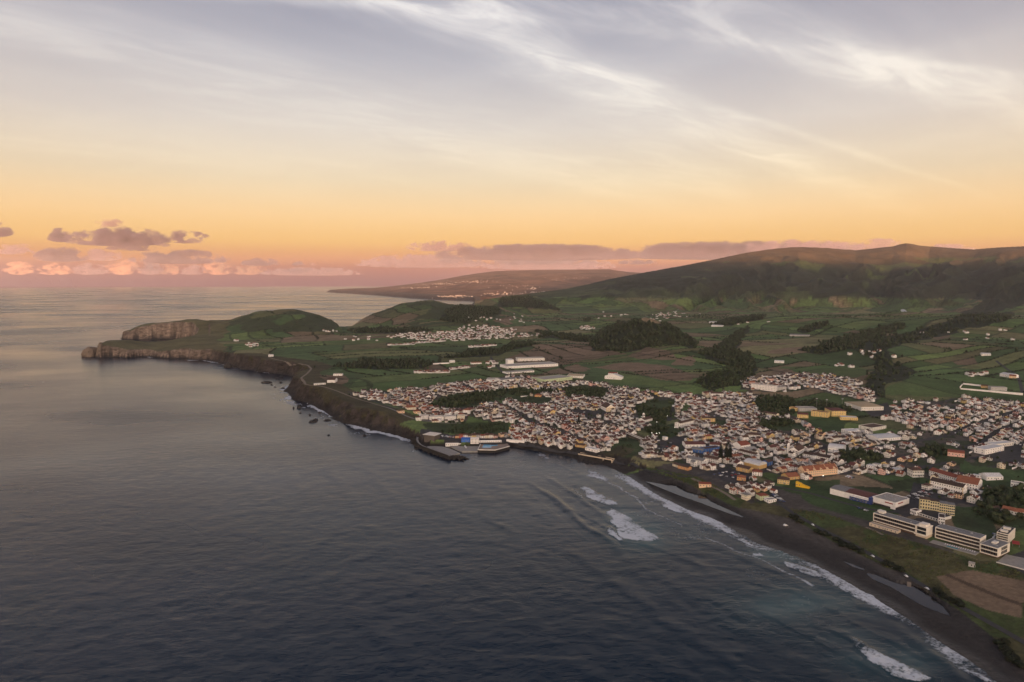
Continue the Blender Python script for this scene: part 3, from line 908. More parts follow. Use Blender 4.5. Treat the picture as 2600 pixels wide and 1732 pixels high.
    # swash on the sand and broken water round the rocks
    sw = beach * sstep(17 + 0 * d, 3, d + fbm(Xg, Yg, 34, 3, 421) * 8) * (s < 4) * (.40 + .42 * sstep(-.3, .4, fbm(Xg, Yg, 90, 3, 422)))
    sw += beach * np.exp(-((d - 30 - fbm(Xg, Yg, 60, 3, 423) * 12) / 2.2) ** 2) * .62 * (fbm(Xg, Yg, 120, 2, 424) > -.12)
    foam = np.maximum(foam, sw * (Rg < 2200))
    rocky = (w < 60) & (Yg < 1700) & (px < 960) & (px > 540)
    rf = sstep(16, 0, d + fbm(Xg, Yg, 30, 3, 425) * 9) * (fbm(Xg, Yg, 55, 3, 426) > .0) * rocky * .95
    rf = np.maximum(rf, sstep(60, 10, d) * (fbm(Xg, Yg, 24, 4, 427) > .42) * rocky * .75)
    hf = (w < 60) & (Yg > 1700) & (Yg < 2400) & (px < 620)
    foam = np.maximum(foam, hf * sstep(14, 0, d + fbm(Xg, Yg, 40, 3, 441) * 9) * (fbm(Xg, Yg, 70, 3, 442) > .1) * .8)
    foam = np.maximum(foam, rf)
    lace = sstep(150, 20, d) * beach * (fbm(Xg, Yg, 55, 4, 428) > .40) * .28
    foam = np.maximum(foam, lace)
    teal = np.zeros_like(Xg)
    for cx, cy, rx, ry, g in ((1490, 1232, 90, 30, 1.0), (1440, 1190, 60, 30, .6), (1830, 1400, 130, 50, .9), (1960, 1440, 110, 45, .6), (1780, 1275, 70, 22, .8), (2060, 1520, 130, 50, .6)):
        teal = np.maximum(teal, g * np.exp(-((px - cx) / rx) ** 2 - ((py - cy) / ry) ** 2))
    teal = np.clip(teal * (.50 + .6 * fbm(Xg, Yg, 40, 4, 431)), 0, 1)
    shal = np.clip(beach * sstep(430, 10, d) * .55, 0, 1)
    ok = (s < 12) | (Rg < 300)
    ok2 = ok.reshape(nr, nc)
    idx = np.arange(nr * nc).reshape(nr, nc)
    keep = ok2[:-1, :-1] | ok2[1:, :-1] | ok2[:-1, 1:] | ok2[1:, 1:]
    keep &= ((Rm[1:] - Rm[:-1])[:, :-1] > .01) & ((Rm[1:] - Rm[:-1])[:, 1:] > .01)
    q = np.stack([idx[:-1, :-1], idx[1:, :-1], idx[1:, 1:], idx[:-1, 1:]], -1)[keep]
    q = q[:, ::-1]
    used = np.unique(q); remap = np.zeros(nr * nc, np.int64); remap[used] = np.arange(len(used))
    m, n, bs = new_mat('sea_water')
    fa = nn(n, 'ShaderNodeAttribute', attribute_name='foam')
    te = nn(n, 'ShaderNodeAttribute', attribute_name='teal')
    sh = nn(n, 'ShaderNodeAttribute', attribute_name='shallow')
    geo = n.nodes.new('ShaderNodeNewGeometry')
    mp = n.nodes.new('ShaderNodeMapping'); mp.inputs['Rotation'].default_value = (0, 0, R(-24)); mp.inputs['Scale'].default_value = (.55, 1.0, 1)
    n.links.new(geo.outputs['Position'], mp.inputs[0])
    w1 = nn(n, 'ShaderNodeTexNoise', Scale=.105, Detail=6, Roughness=.62, Distortion=.25)
    w2 = nn(n, 'ShaderNodeTexNoise', Scale=.021, Detail=3, Roughness=.5)
    w3 = nn(n, 'ShaderNodeTexNoise', Scale=.0022, Detail=4, Roughness=.55)
    for k in (w1, w2, w3):
        n.links.new(mp.outputs[0], k.inputs['Vector'])
    hgt = mathn(n, 'ADD', mathn(n, 'MULTIPLY', w1.outputs[0], .85), mathn(n, 'MULTIPLY', w2.outputs[0], 1.0))
    bp = nn(n, 'ShaderNodeBump', Strength=1.0, Distance=1.0)
    n.links.new(mapr(n, w3.outputs[0], .36, .64, .38, 1.1), bp.inputs['Strength'])
    n.links.new(hgt, bp.inputs['Height'])
    n.links.new(bp.outputs[0], bs.inputs['Normal'])
    base = mixc(n, sh.outputs['Fac'], (.0016, .0115, .029), (.004, .015, .021))
    base = mixc(n, te.outputs['Fac'], base, (.060, .125, .130))
    fz = nn(n, 'ShaderNodeTexNoise', Scale=.34, Detail=7, Roughness=.7)
    n.links.new(geo.outputs['Position'], fz.inputs['Vector'])
    fz2 = nn(n, 'ShaderNodeTexNoise', Scale=.09, Detail=5, Roughness=.65, Distortion=1.2)
    n.links.new(mp.outputs[0], fz2.inputs['Vector'])
    fzz = mathn(n, 'ADD', mathn(n, 'MULTIPLY', fz.outputs[0], .6), mathn(n, 'MULTIPLY', fz2.outputs[0], .4))
    f = mathn(n, 'SUBTRACT', mathn(n, 'MULTIPLY', fa.outputs['Fac'], 1.25), mapr(n, fzz, .36, .64, 0, 1.0))
    f = mathn(n, 'MULTIPLY', mapr(n, f, -.06, .55, 0, 1, True), mapr(n, fa.outputs['Fac'], 0, .8, .45, .95))
    n.links.new(mixc(n, f, base, (.62, .66, .70)), bs.inputs['Base Color'])
    rg = mapr(n, w3.outputs[0], .35, .65, .16, .32)
    rg2 = n.nodes.new('ShaderNodeMix'); rg2.data_type = 'FLOAT'
    n.links.new(f, rg2.inputs[0]); n.links.new(rg, rg2.inputs[2]); rg2.inputs[3].default_value = .85
    n.links.new(rg2.outputs[0], bs.inputs['Roughness'])
    bs.inputs['IOR'].default_value = 1.333; bs.inputs['Specular IOR Level'].default_value = .40
    me = mesh_np('sea', np.stack([Xg, Yg, Z], 1)[used], remap[q], [m], True, {'foam': foam[used], 'teal': teal[used], 'shallow': shal[used]})
    set_props(link('sea', me), kind='structure')


BREAKERS = [
    ([(1400, 1175), (1412, 1170), (1436, 1181), (1470, 1205), (1514, 1240), (1470, 1241), (1440, 1238), (1404, 1203)], .80, .35),
    ([(1397, 1210), (1403, 1208), (1420, 1221), (1442, 1242), (1432, 1244), (1410, 1230), (1397, 1220)], 1.0, .9),
    ([(1345, 1082), (1356, 1083), (1400, 1105), (1384, 1106), (1350, 1098)], .74, .3),
    ([(1330, 1122), (1345, 1117), (1372, 1131), (1400, 1142), (1420, 1159), (1395, 1160), (1360, 1150), (1345, 1138)], .70, .3),
    ([(1310, 1127), (1316, 1127), (1345, 1146), (1340, 1146)], .8, .4),
    ([(1790, 1290), (1815, 1295), (1860, 1310), (1900, 1332), (1890, 1333), (1850, 1325), (1800, 1303)], .95, .5),
    ([(1730, 1278), (1745, 1273), (1760, 1282), (1740, 1282)], .85, .3),
    ([(1893, 1318), (1960, 1348), (2010, 1372), (2060, 1410), (2040, 1408), (1980, 1378), (1910, 1340)], .75, .25),
    ([(1955, 1468), (1970, 1470), (2020, 1502), (2080, 1530), (2140, 1562), (2110, 1568), (2060, 1560), (2010, 1525), (1975, 1495)], 1.0, .7),
    ([(2200, 1522), (2240, 1540), (2290, 1566), (2270, 1566), (2220, 1540)], .85, .3),
    ([(1600, 1176), (1660, 1205), (1700, 1230), (1690, 1232), (1640, 1208), (1590, 1180)], .75, .2),
    ([(1700, 1232), (1730, 1252), (1720, 1254), (1690, 1236)], .8, .2),
    ([(1520, 1152), (1560, 1168), (1580, 1178), (1560, 1178), (1520, 1160)], .8, .2),
    ([(1225, 1045), (1240, 1042), (1262, 1052), (1240, 1052)], .5, .2),
]
CRESTS = [
    ([(1215, 1119), (1260, 1138), (1310, 1170), (1370, 1200), (1430, 1238)], .8, 4),
    ([(1235, 1088), (1290, 1115), (1340, 1146), (1400, 1170)], .6, 4),
    ([(1330, 1110), (1395, 1160), (1430, 1172)], .8, 5),
    ([(1260, 1060), (1300, 1075), (1350, 1105)], .8, 5),
    ([(1350, 1205), (1400, 1240), (1440, 1262)], .7, 6),
    ([(1290, 1255), (1370, 1310), (1450, 1370), (1530, 1412)], .8, 8),
    ([(1400, 1242), (1480, 1250), (1560, 1280), (1640, 1310)], .7, 6),
    ([(1600, 1360), (1680, 1405), (1740, 1445)], .9, 6),
    ([(1740, 1400), (1830, 1450), (1950, 1510), (2050, 1560)], 1.0, 5),
    ([(1890, 1440), (1955, 1470), (2020, 1510), (2100, 1560)], 1.2, 5),
    ([(1640, 1250), (1720, 1290), (1800, 1320), (1880, 1375), (1950, 1400)], .6, 5),
    ([(1780, 1340), (1880, 1385), (1980, 1440), (2080, 1490), (2180, 1545)], .6, 5),
    ([(1500, 1420), (1600, 1470), (1700, 1540)], .6, 8),
    ([(1540, 1215), (1620, 1250), (1700, 1285)], .5, 5),
]
build_sea()


# ------------------------------------------------------------------ haze
def build_haze():
    bm = bmesh.new()
    bmesh.ops.create_cube(bm, size=1)
    me = bpy.data.meshes.new('haze'); bm.to_mesh(me); bm.free()
    o = link('haze', me)
    o.scale = (61000, 45500, 1262)
    o.location = (0, 8400, 631 - 4)
    o['kind'] = 'stuff'
    m = bpy.data.materials.new('haze_air'); m.use_nodes = True
    n = m.node_tree; n.nodes.clear()
    out = n.nodes.new('ShaderNodeOutputMaterial')
    v = n.nodes.new('ShaderNodeVolumePrincipled')
    v.inputs['Color'].default_value = (.93, .86, .86, 1)
    v.inputs['Density'].default_value = 2.0e-5
    v.inputs['Anisotropy'].default_value = .1
    n.links.new(v.outputs[0], out.inputs['Volume'])
    me.materials.append(m)


build_haze()


# ------------------------------------------------------------------ builders for the things that stand on the ground
class MB:
    def __init__(self):
        self.v, self.f, self.m = [], [], []

    def add(self, vs, fs, mi=0):
        b = len(self.v)
        self.v += [tuple(p) for p in vs]
        self.f += [tuple(i + b for i in f) for f in fs]
        self.m += [mi] * len(fs)
        return self

    def box(self, x0, y0, z0, x1, y1, z1, mi=0):
        return self.add([(x0, y0, z0), (x1, y0, z0), (x1, y1, z0), (x0, y1, z0), (x0, y0, z1), (x1, y0, z1), (x1, y1, z1), (x0, y1, z1)],
                        [(0, 3, 2, 1), (4, 5, 6, 7), (0, 1, 5, 4), (1, 2, 6, 5), (2, 3, 7, 6), (3, 0, 4, 7)], mi)

    def prism(self, pts, ax, a, b, mi=0):
        """closed outline extruded along x ('x': pts are y,z), y ('y': pts are x,z) or z ('z': pts are x,y)"""
        n = len(pts)
        def P(p, t_):
            return (t_, p[0], p[1]) if ax == 'x' else (p[0], t_, p[1]) if ax == 'y' else (p[0], p[1], t_)
        vs = [P(p, a) for p in pts] + [P(p, b) for p in pts]
        fs = [tuple(range(n))[::-1], tuple(range(n, 2 * n))] + [(i, (i + 1) % n, n + (i + 1) % n, n + i) for i in range(n)]
        return self.add(vs, fs, mi)

    def cyl(self, x, y, z0, z1, r0, r1=None, n=8, mi=0):
        r1 = r0 if r1 is None else r1
        vs = [(x + r0 * math.cos(2 * math.pi * k / n), y + r0 * math.sin(2 * math.pi * k / n), z0) for k in range(n)]
        vs += [(x + r1 * math.cos(2 * math.pi * k / n), y + r1 * math.sin(2 * math.pi * k / n), z1) for k in range(n)]
        return self.add(vs, [tuple(range(n))[::-1], tuple(range(n, 2 * n))] + [(k, (k + 1) % n, n + (k + 1) % n, n + k) for k in range(n)], mi)

    def mesh(self, name, mats, smooth=False):
        me = bpy.data.meshes.new(name)
        me.from_pydata(self.v, [], self.f)
        for m in mats:
            me.materials.append(m)
        me.polygons.foreach_set('material_index', self.m)
        if smooth:
            me.polygons.foreach_set('use_smooth', [True] * len(self.f))
        bm = bmesh.new(); bm.from_mesh(me)
        bmesh.ops.recalc_face_normals(bm, faces=bm.faces)
        bm.to_mesh(me); bm.free()
        return me

    def build(self, name, mats, parent=None, smooth=False):
        return link(name, self.mesh(name, mats if isinstance(mats, (list, tuple)) else [mats], smooth), parent)


_M = {}


def paint(name, col, rough=.85, grime=.18, scale=.5, spec=.3):
    if name in _M:
        return _M[name]
    m, n, bs = new_mat(name)
    geo = n.nodes.new('ShaderNodeNewGeometry')
    nz = nn(n, 'ShaderNodeTexNoise', Scale=scale, Detail=5, Roughness=.65)
    n.links.new(geo.outputs['Position'], nz.inputs['Vector'])
    c = mixc(n, 1.0, col, mapr(n, nz.outputs[0], .3, .7, 1 - grime, 1 + grime * .6), 'MULTIPLY')
    n.links.new(c, bs.inputs['Base Color'])
    bs.inputs['Roughness'].default_value = rough
    bs.inputs['Specular IOR Level'].default_value = spec
    _M[name] = m
    return m


WALL = {'ivory': (.76, .70, .61), 'white': (.82, .79, .76), 'off-white': (.70, .67, .62), 'cream': (.74, .65, .50), 'yellow': (.66, .48, .20), 'ochre': (.56, .37, .15), 'orange': (.58, .31, .13), 'pink': (.66, .42, .36),
        'peach': (.74, .52, .34), 'grey': (.42, .41, .40), 'pale blue': (.50, .58, .66), 'blue': (.04, .12, .34), 'red': (.45, .08, .05), 'pale green': (.50, .58, .36), 'olive yellow': (.56, .49, .26), 'beige': (.60, .50, .38), 'stone': (.10, .085, .075)}
ROOF = {'brown': (.095, .058, .044), 'dark brown': (.060, .042, .035), 'red': (.22, .070, .045), 'orange': (.27, .105, .060), 'grey': (.20, .20, .20), 'maroon': (.13, .052, .045), 'white': (.60, .60, .60), 'tan': (.42, .33, .21), 'charcoal': (.045, .045, .048), 'concrete': (.36, .34, .31)}


def wallm(k):
    return paint('render_' + k.replace(' ', '_'), WALL[k], .88, .14, .45)


def roofm(k):
    return paint('roof_' + k.replace(' ', '_'), ROOF[k], .85, .38, .8)


GLASS, _n, _b = new_mat('window_glass')
_b.inputs['Base Color'].default_value = (.018, .022, .028, 1); _b.inputs['Roughness'].default_value = .12
TRIM = paint('white_trim', (.74, .72, .69), .6, .08)
DARKTRIM = paint('basalt_trim', (.035, .034, .034), .8, .2)
WOODM = paint('painted_door', (.05, .07, .05), .6, .2)
CONC = paint('pale_concrete', (.30, .285, .26), .9, .22, .35)
TAR = paint('asphalt', (.048, .048, .051), .9, .22, .3)
METAL = paint('galvanised_metal', (.30, .31, .32), .45, .1)

_win = {}


def add_window(par, me, loc, rz=0.0):
    """a window (its frame) with its pane as a sub-part"""
    fr, pn = me if isinstance(me, tuple) else (me, None)
    o = link('window', fr, par); o.location = loc; o.rotation_euler = (0, 0, rz)
    if pn is not None:
        link('pane', pn, o)
    return o


def framed(w, h, trim=None):
    k = ('f', round(w, 2), round(h, 2), trim.name if trim else '')
    if k not in _win:
        b = MB(); f = .11
        b.box(-w / 2 - f, -.07, -f, w / 2 + f, .10, 0, 0); b.box(-w / 2 - f, -.07, h, w / 2 + f, .10, h + f, 0)
        b.box(-w / 2 - f, -.07, 0, -w / 2, .10, h, 0); b.box(w / 2, -.07, 0, w / 2 + f, .10, h, 0)
        p = MB().box(-w / 2 + .002, -.035, .002, w / 2 - .002, .06, h - .002)
        _win[k] = (b.mesh('window', [trim or TRIM]), p.mesh('pane', [GLASS]))
    return _win[k]


def window_mesh(w, h, frame=True, trim=None):
    k = (round(w, 2), round(h, 2), frame, trim.name if trim else '')
    if k not in _win:
        b = MB()
        if frame:
            f = .11
            b.box(-w / 2 - f, -.07, -f, w / 2 + f, .10, 0, 0); b.box(-w / 2 - f, -.07, h, w / 2 + f, .10, h + f, 0)
            b.box(-w / 2 - f, -.07, 0, -w / 2, .10, h, 0); b.box(w / 2, -.07, 0, w / 2 + f, .10, h, 0)
        b.box(-w / 2, -.035, 0, w / 2, .06, h, 1)
        _win[k] = b.mesh('window', [trim or TRIM, GLASS])
    return _win[k]


def gz_many(X, Y):
    """height of the built ground, read off its own mesh"""
    rr, cc, Z = GRID
    X = np.asarray(X, float); Y = np.maximum(np.asarray(Y, float), rr[0])
    c = X / Y
    i = np.clip(np.searchsorted(rr, Y) - 1, 0, len(rr) - 2); j = np.clip(np.searchsorted(cc, c) - 1, 0, len(cc) - 2)
    a = np.clip((Y - rr[i]) / (rr[i + 1] - rr[i]), 0, 1); b = np.clip((c - cc[j]) / (cc[j + 1] - cc[j]), 0, 1)
    return (Z[i, j] * (1 - a) + Z[i + 1, j] * a) * (1 - b) + (Z[i, j + 1] * (1 - a) + Z[i + 1, j + 1] * a) * b


def ground_z(x, y):
    return float(gz_many(np.array([x]), np.array([y]))[0])


def ground_pt(px, py):
    z = 15.0
    for _ in range(6):
        p = unproj(px, py, z)
        z = .4 * z + .6 * ground_z(*p)
    return np.array([p[0], p[1], z])


FOOT = []      # world footprints that houses and trees must leave free
LANDMARKS = [] # (name, x, y)


def root(name, label, cat, loc, rz=0.0, group=None):
    o = bpy.data.objects.new(name, None)
    o.empty_display_size = 1
    o.location = loc; o.rotation_euler = (0, 0, rz)
    COL.objects.link(o)
    return set_props(o, label, cat, group)


class Site:
    """a rectangular plot: front edge from photo pixel A to B, depth behind it"""
    def __init__(self, A, B, depth=None, hpx=None, C=None, h=None):
        a, b = ground_pt(*A), ground_pt(*B)
        d = b[:2] - a[:2]
        self.L = float(np.hypot(*d)); self.rz = math.atan2(d[1], d[0])
        self.nx = np.array([-d[1], d[0]]) / self.L
        if C is not None:
            c = ground_pt(*C)
            depth = abs(float(np.dot(c[:2] - b[:2], self.nx)))
        self.D = depth
        dist = float(np.hypot(np.hypot(*a[:2]), CAM_H - a[2]))
        self.h = h if h is not None else hpx * dist / FPX / math.cos(math.atan((CAM_H - a[2]) / np.hypot(*a[:2])))
        cs = [a[:2], b[:2], b[:2] + self.nx * depth, a[:2] + self.nx * depth]
        zs = [ground_z(*c) for c in cs]
        self.z = float(np.mean(zs)); self.zmin = min(zs)
        self.loc = (a[0], a[1], self.z)
        self.corners = np.array(cs)
        FOOT.append(self.corners)
        self.c = np.mean(cs, 0)


def facade(par, L, h, floors, bays, y=0.0, face='front', D=0, z0=.9, wh=None, ww=.95, x0=0, trim=None, name='window', sill=None):
    """one window object per opening, shared mesh"""
    fh = h / floors
    wh = wh or min(1.35, fh * .52)
    me = framed(ww, wh, trim)
    for f in range(floors):
        for b in range(bays):
            t_ = (b + .5) / bays
            o = add_window(par, me, (0, 0, 0))
            z_ = f * fh + (fh - wh) * .55
            if face == 'front':
                o.location = (x0 + L * t_, y - .012, z_)
            elif face == 'right':
                o.location = (L + .012, x0 + D * t_, z_); o.rotation_euler = (0, 0, math.pi / 2)
            elif face == 'left':
                o.location = (-.012, x0 + D * t_, z_); o.rotation_euler = (0, 0, -math.pi / 2)
            elif face == 'back':
                o.location = (x0 + L * t_, D + .012, z_); o.rotation_euler = (0, 0, math.pi)


def gable_roof(b, L, D, h, pitch, ov=.35, th=.22, mi=0, axis='x'):
    """two sloping slabs with a ridge along x (or y)"""
    W = D if axis == 'x' else L
    R_ = W / 2 * pitch
    e = ov * pitch
    prof = [(-ov, h - e), (W / 2, h + R_), (W + ov, h - e), (W + ov, h - e + th), (W / 2, h + R_ + th), (-ov, h - e + th)]
    b.prism([prof[0], prof[1], prof[4], prof[5]], axis, -ov * .4, (L if axis == 'x' else D) + ov * .4, mi)
    b.prism([prof[1], prof[2], prof[3], prof[4]], axis, -ov * .4, (L if axis == 'x' else D) + ov * .4, mi)
    return R_


def hip_roof(b, L, D, h, pitch, ov=.4, mi=0, th=.12):
    r = min(L, D) / 2
    x0, y0, x1, y1 = -ov, -ov, L + ov, D + ov
    R_ = (r + ov) * pitch
    if L >= D:
        ra, rb = (x0 + r + ov, D / 2), (x1 - r - ov, D / 2)
        top = [(ra[0], ra[1], h + R_), (rb[0] + .01, rb[1], h + R_)]
        fs = [(0, 1, 5, 4), (1, 2, 5), (2, 3, 4, 5), (3, 0, 4)]
    else:
        ra, rb = (L / 2, y0 + r + ov), (L / 2, y1 - r - ov)
        top = [(ra[0], ra[1], h + R_), (rb[0], rb[1] + .01, h + R_)]
        fs = [(0, 1, 4), (1, 2, 5, 4), (2, 3, 5), (3, 0, 4, 5)]
    vs = [(x0, y0, h), (x1, y0, h), (x1, y1, h), (x0, y1, h)] + top
    vs2 = [(x0, y0, h - th), (x1, y0, h - th), (x1, y1, h - th), (x0, y1, h - th)]
    b.add(vs + vs2, fs + [(0, 6, 7, 1), (1, 7, 8, 2), (2, 8, 9, 3), (3, 9, 6, 0), (6, 9, 8, 7)], mi)
    return R_


def shell(b, L, D, h, roof, pitch, mi=0, base=-1.5):
    b.box(0, 0, base, L, D, h, mi)
    if roof == 'gable':
        b.prism([(0, h), (D, h), (D / 2, h + D / 2 * pitch)], 'x', 0.002, L - .002, mi)
    elif roof == 'gabley':
        b.prism([(0, h), (L, h), (L / 2, h + L / 2 * pitch)], 'y', 0.002, D - .002, mi)


def block(name, label, cat, A, B, depth=None, hpx=None, roof='gable', wall='white', rcol='brown', floors=1, bays=4, sides=0, pitch=.5, C=None, h=None, landmark=None,
          group=None, chim=0, doors=1, trim=None, parent=None, ww=.95, ridge=None, back=0):
    s = Site(A, B, depth, hpx, C, h)
    r = root(name, label, cat, s.loc, s.rz, group) if parent is None else parent
    hh = s.h
    fill(r, s.L, s.D, hh, roof, wall, rcol, floors, bays, sides, pitch, chim, doors, trim, ww)
    if landmark:
        LANDMARKS.append((landmark, *s.c))
    return r, s


def fill(r, L, D, hh, roof, wall, rcol, floors=1, bays=4, sides=0, pitch=.5, chim=0, doors=1, trim=None, ww=.95):
    W, Rm = (wallm(wall) if wall in WALL else wall), (roofm(rcol) if rcol in ROOF else rcol)
    b = MB(); shell(b, L, D, hh, roof, pitch); b.build('wall', W, r)
    b = MB(); top = hh
    if roof == 'gable':
        top += gable_roof(b, L, D, hh, pitch)
    elif roof == 'gabley':
        top += gable_roof(b, L, D, hh, pitch, axis='y')
    elif roof == 'hip':
        top += hip_roof(b, L, D, hh, pitch)
    elif roof == 'barrel':
        n = 10; rise = D * .22
        pts = [(D / 2 - (D / 2 + .2) * math.cos(math.pi * k / n), hh + rise * math.sin(math.pi * k / n)) for k in range(n + 1)]
        b.prism(pts, 'x', -.2, L + .2)
    elif roof == 'flat':
        b.box(.35, .35, hh - .25, L - .35, D - .35, hh + .02)
        p = MB(); q = .35
        p.box(-.05, -.05, hh - .3, L + .05, q, hh + .45); p.box(-.05, D - q, hh - .3, L + .05, D + .05, hh + .45)
        p.box(-.05, q, hh - .3, q, D - q, hh + .45); p.box(L - q, q, hh - .3, L + .05, D - q, hh + .45)
        p.build('parapet', W, r)
    elif roof == 'none':
        b.box(0, 0, hh, L, D, hh + .1)
    roof_o = b.build('roof', Rm, r)
    if bays:
        facade(r, L, hh, floors, bays, trim=trim, ww=ww)
    if sides:
        facade(r, L, hh, floors, sides, face='right', D=D, trim=trim, ww=ww)
        facade(r, L, hh, floors, sides, face='left', D=D, trim=trim, ww=ww)
    for k in range(doors):
        o = link('door', door_mesh(), r)
        o.location = (L * (k + .5) / doors + (L / max(bays, 1)) * .5 * (1 if doors == 1 else 0), -.012, 0)
    for k in range(chim):
        c = MB(); xx = L * (k + .7) / (chim + .4); yy = D * .5 + 1.2
        c.box(xx - .35, yy - .35, hh, xx + .35, yy + .35, top + .9).box(xx - .45, yy - .45, top + .9, xx + .45, yy + .45, top + 1.05)
        c.build('chimney', TRIM, roof_o)
    return top


def door_mesh():
    if 'door' not in _win:
        b = MB()
        b.box(-.6, -.05, 0, -.48, .08, 2.15, 0).box(.48, -.05, 0, .6, .08, 2.15, 0).box(-.6, -.05, 2.15, .6, .08, 2.27, 0).box(-.48, -.03, 0, .48, .05, 2.15, 1)
        _win['door'] = b.mesh('door', [TRIM, WOODM])
    return _win['door']


# ------------------------------------------------------------------ the long hotel by the dunes
def bands(r, L, D, h, floors, bays, z0=0.0, wall=None, side='both', overhang=1.0):
    """banded slab: floor slabs, recessed glass bay by bay, parapet"""
    wall = wall or wallm('ivory')
    fh = (h - z0) / floors
    b = MB()
    b.box(.3, overhang + .25, -1.5, L - .3, D - .3, h - .05)
    b.build('core', roofm('brown'), r)
    for f in range(floors + 1):
        z = z0 + f * fh
        s_ = MB(); s_.box(0, 0, z - .32, L, D, z + .38 if f < floors else z + .45)
        s_.build('floor_slab' if f < floors else 'roof_slab', wall, r)
    for x in (0.0, L - .35):
        e = MB(); e.box(x, .02, z0 + .28, x + .35, D - .02, h - .28)
        e.build('end_wall', wall, r)
    pw = L / bays
    pm = MB().box(-pw / 2 + .28, -.03, 0, pw / 2 - .28, .05, fh - .6).mesh('window', [GLASS])
    fin = MB().box(-.07, -.5, 0, .07, .05, fh - .56).mesh('balcony_fin', [roofm('brown')])
    for f in range(floors):
        for k in range(bays):
            o = link('window', pm, r); o.location = (pw * (k + .5), overhang + .18, z0 + f * fh + .3)
            if k and k % 2 == 0:
                o = link('balcony_fin', fin, r); o.location = (pw * k, overhang + .2, z0 + f * fh + .28)
    d = MB(); d.box(.5, .5, h + .43, L - .5, D - .5, h + .47); d.build('roof_deck', roofm('grey'), r)
    for k in range(max(2, int(L / 14))):
        u_ = MB(); x = rng.uniform(3, L - 4); y = rng.uniform(2, D - 4)
        u_.box(x, y, h + .47, x + rng.uniform(.8, 2.2), y + rng.uniform(.8, 1.6), h + rng.uniform(.9, 1.6))
        u_.build('roof_unit', METAL, r)


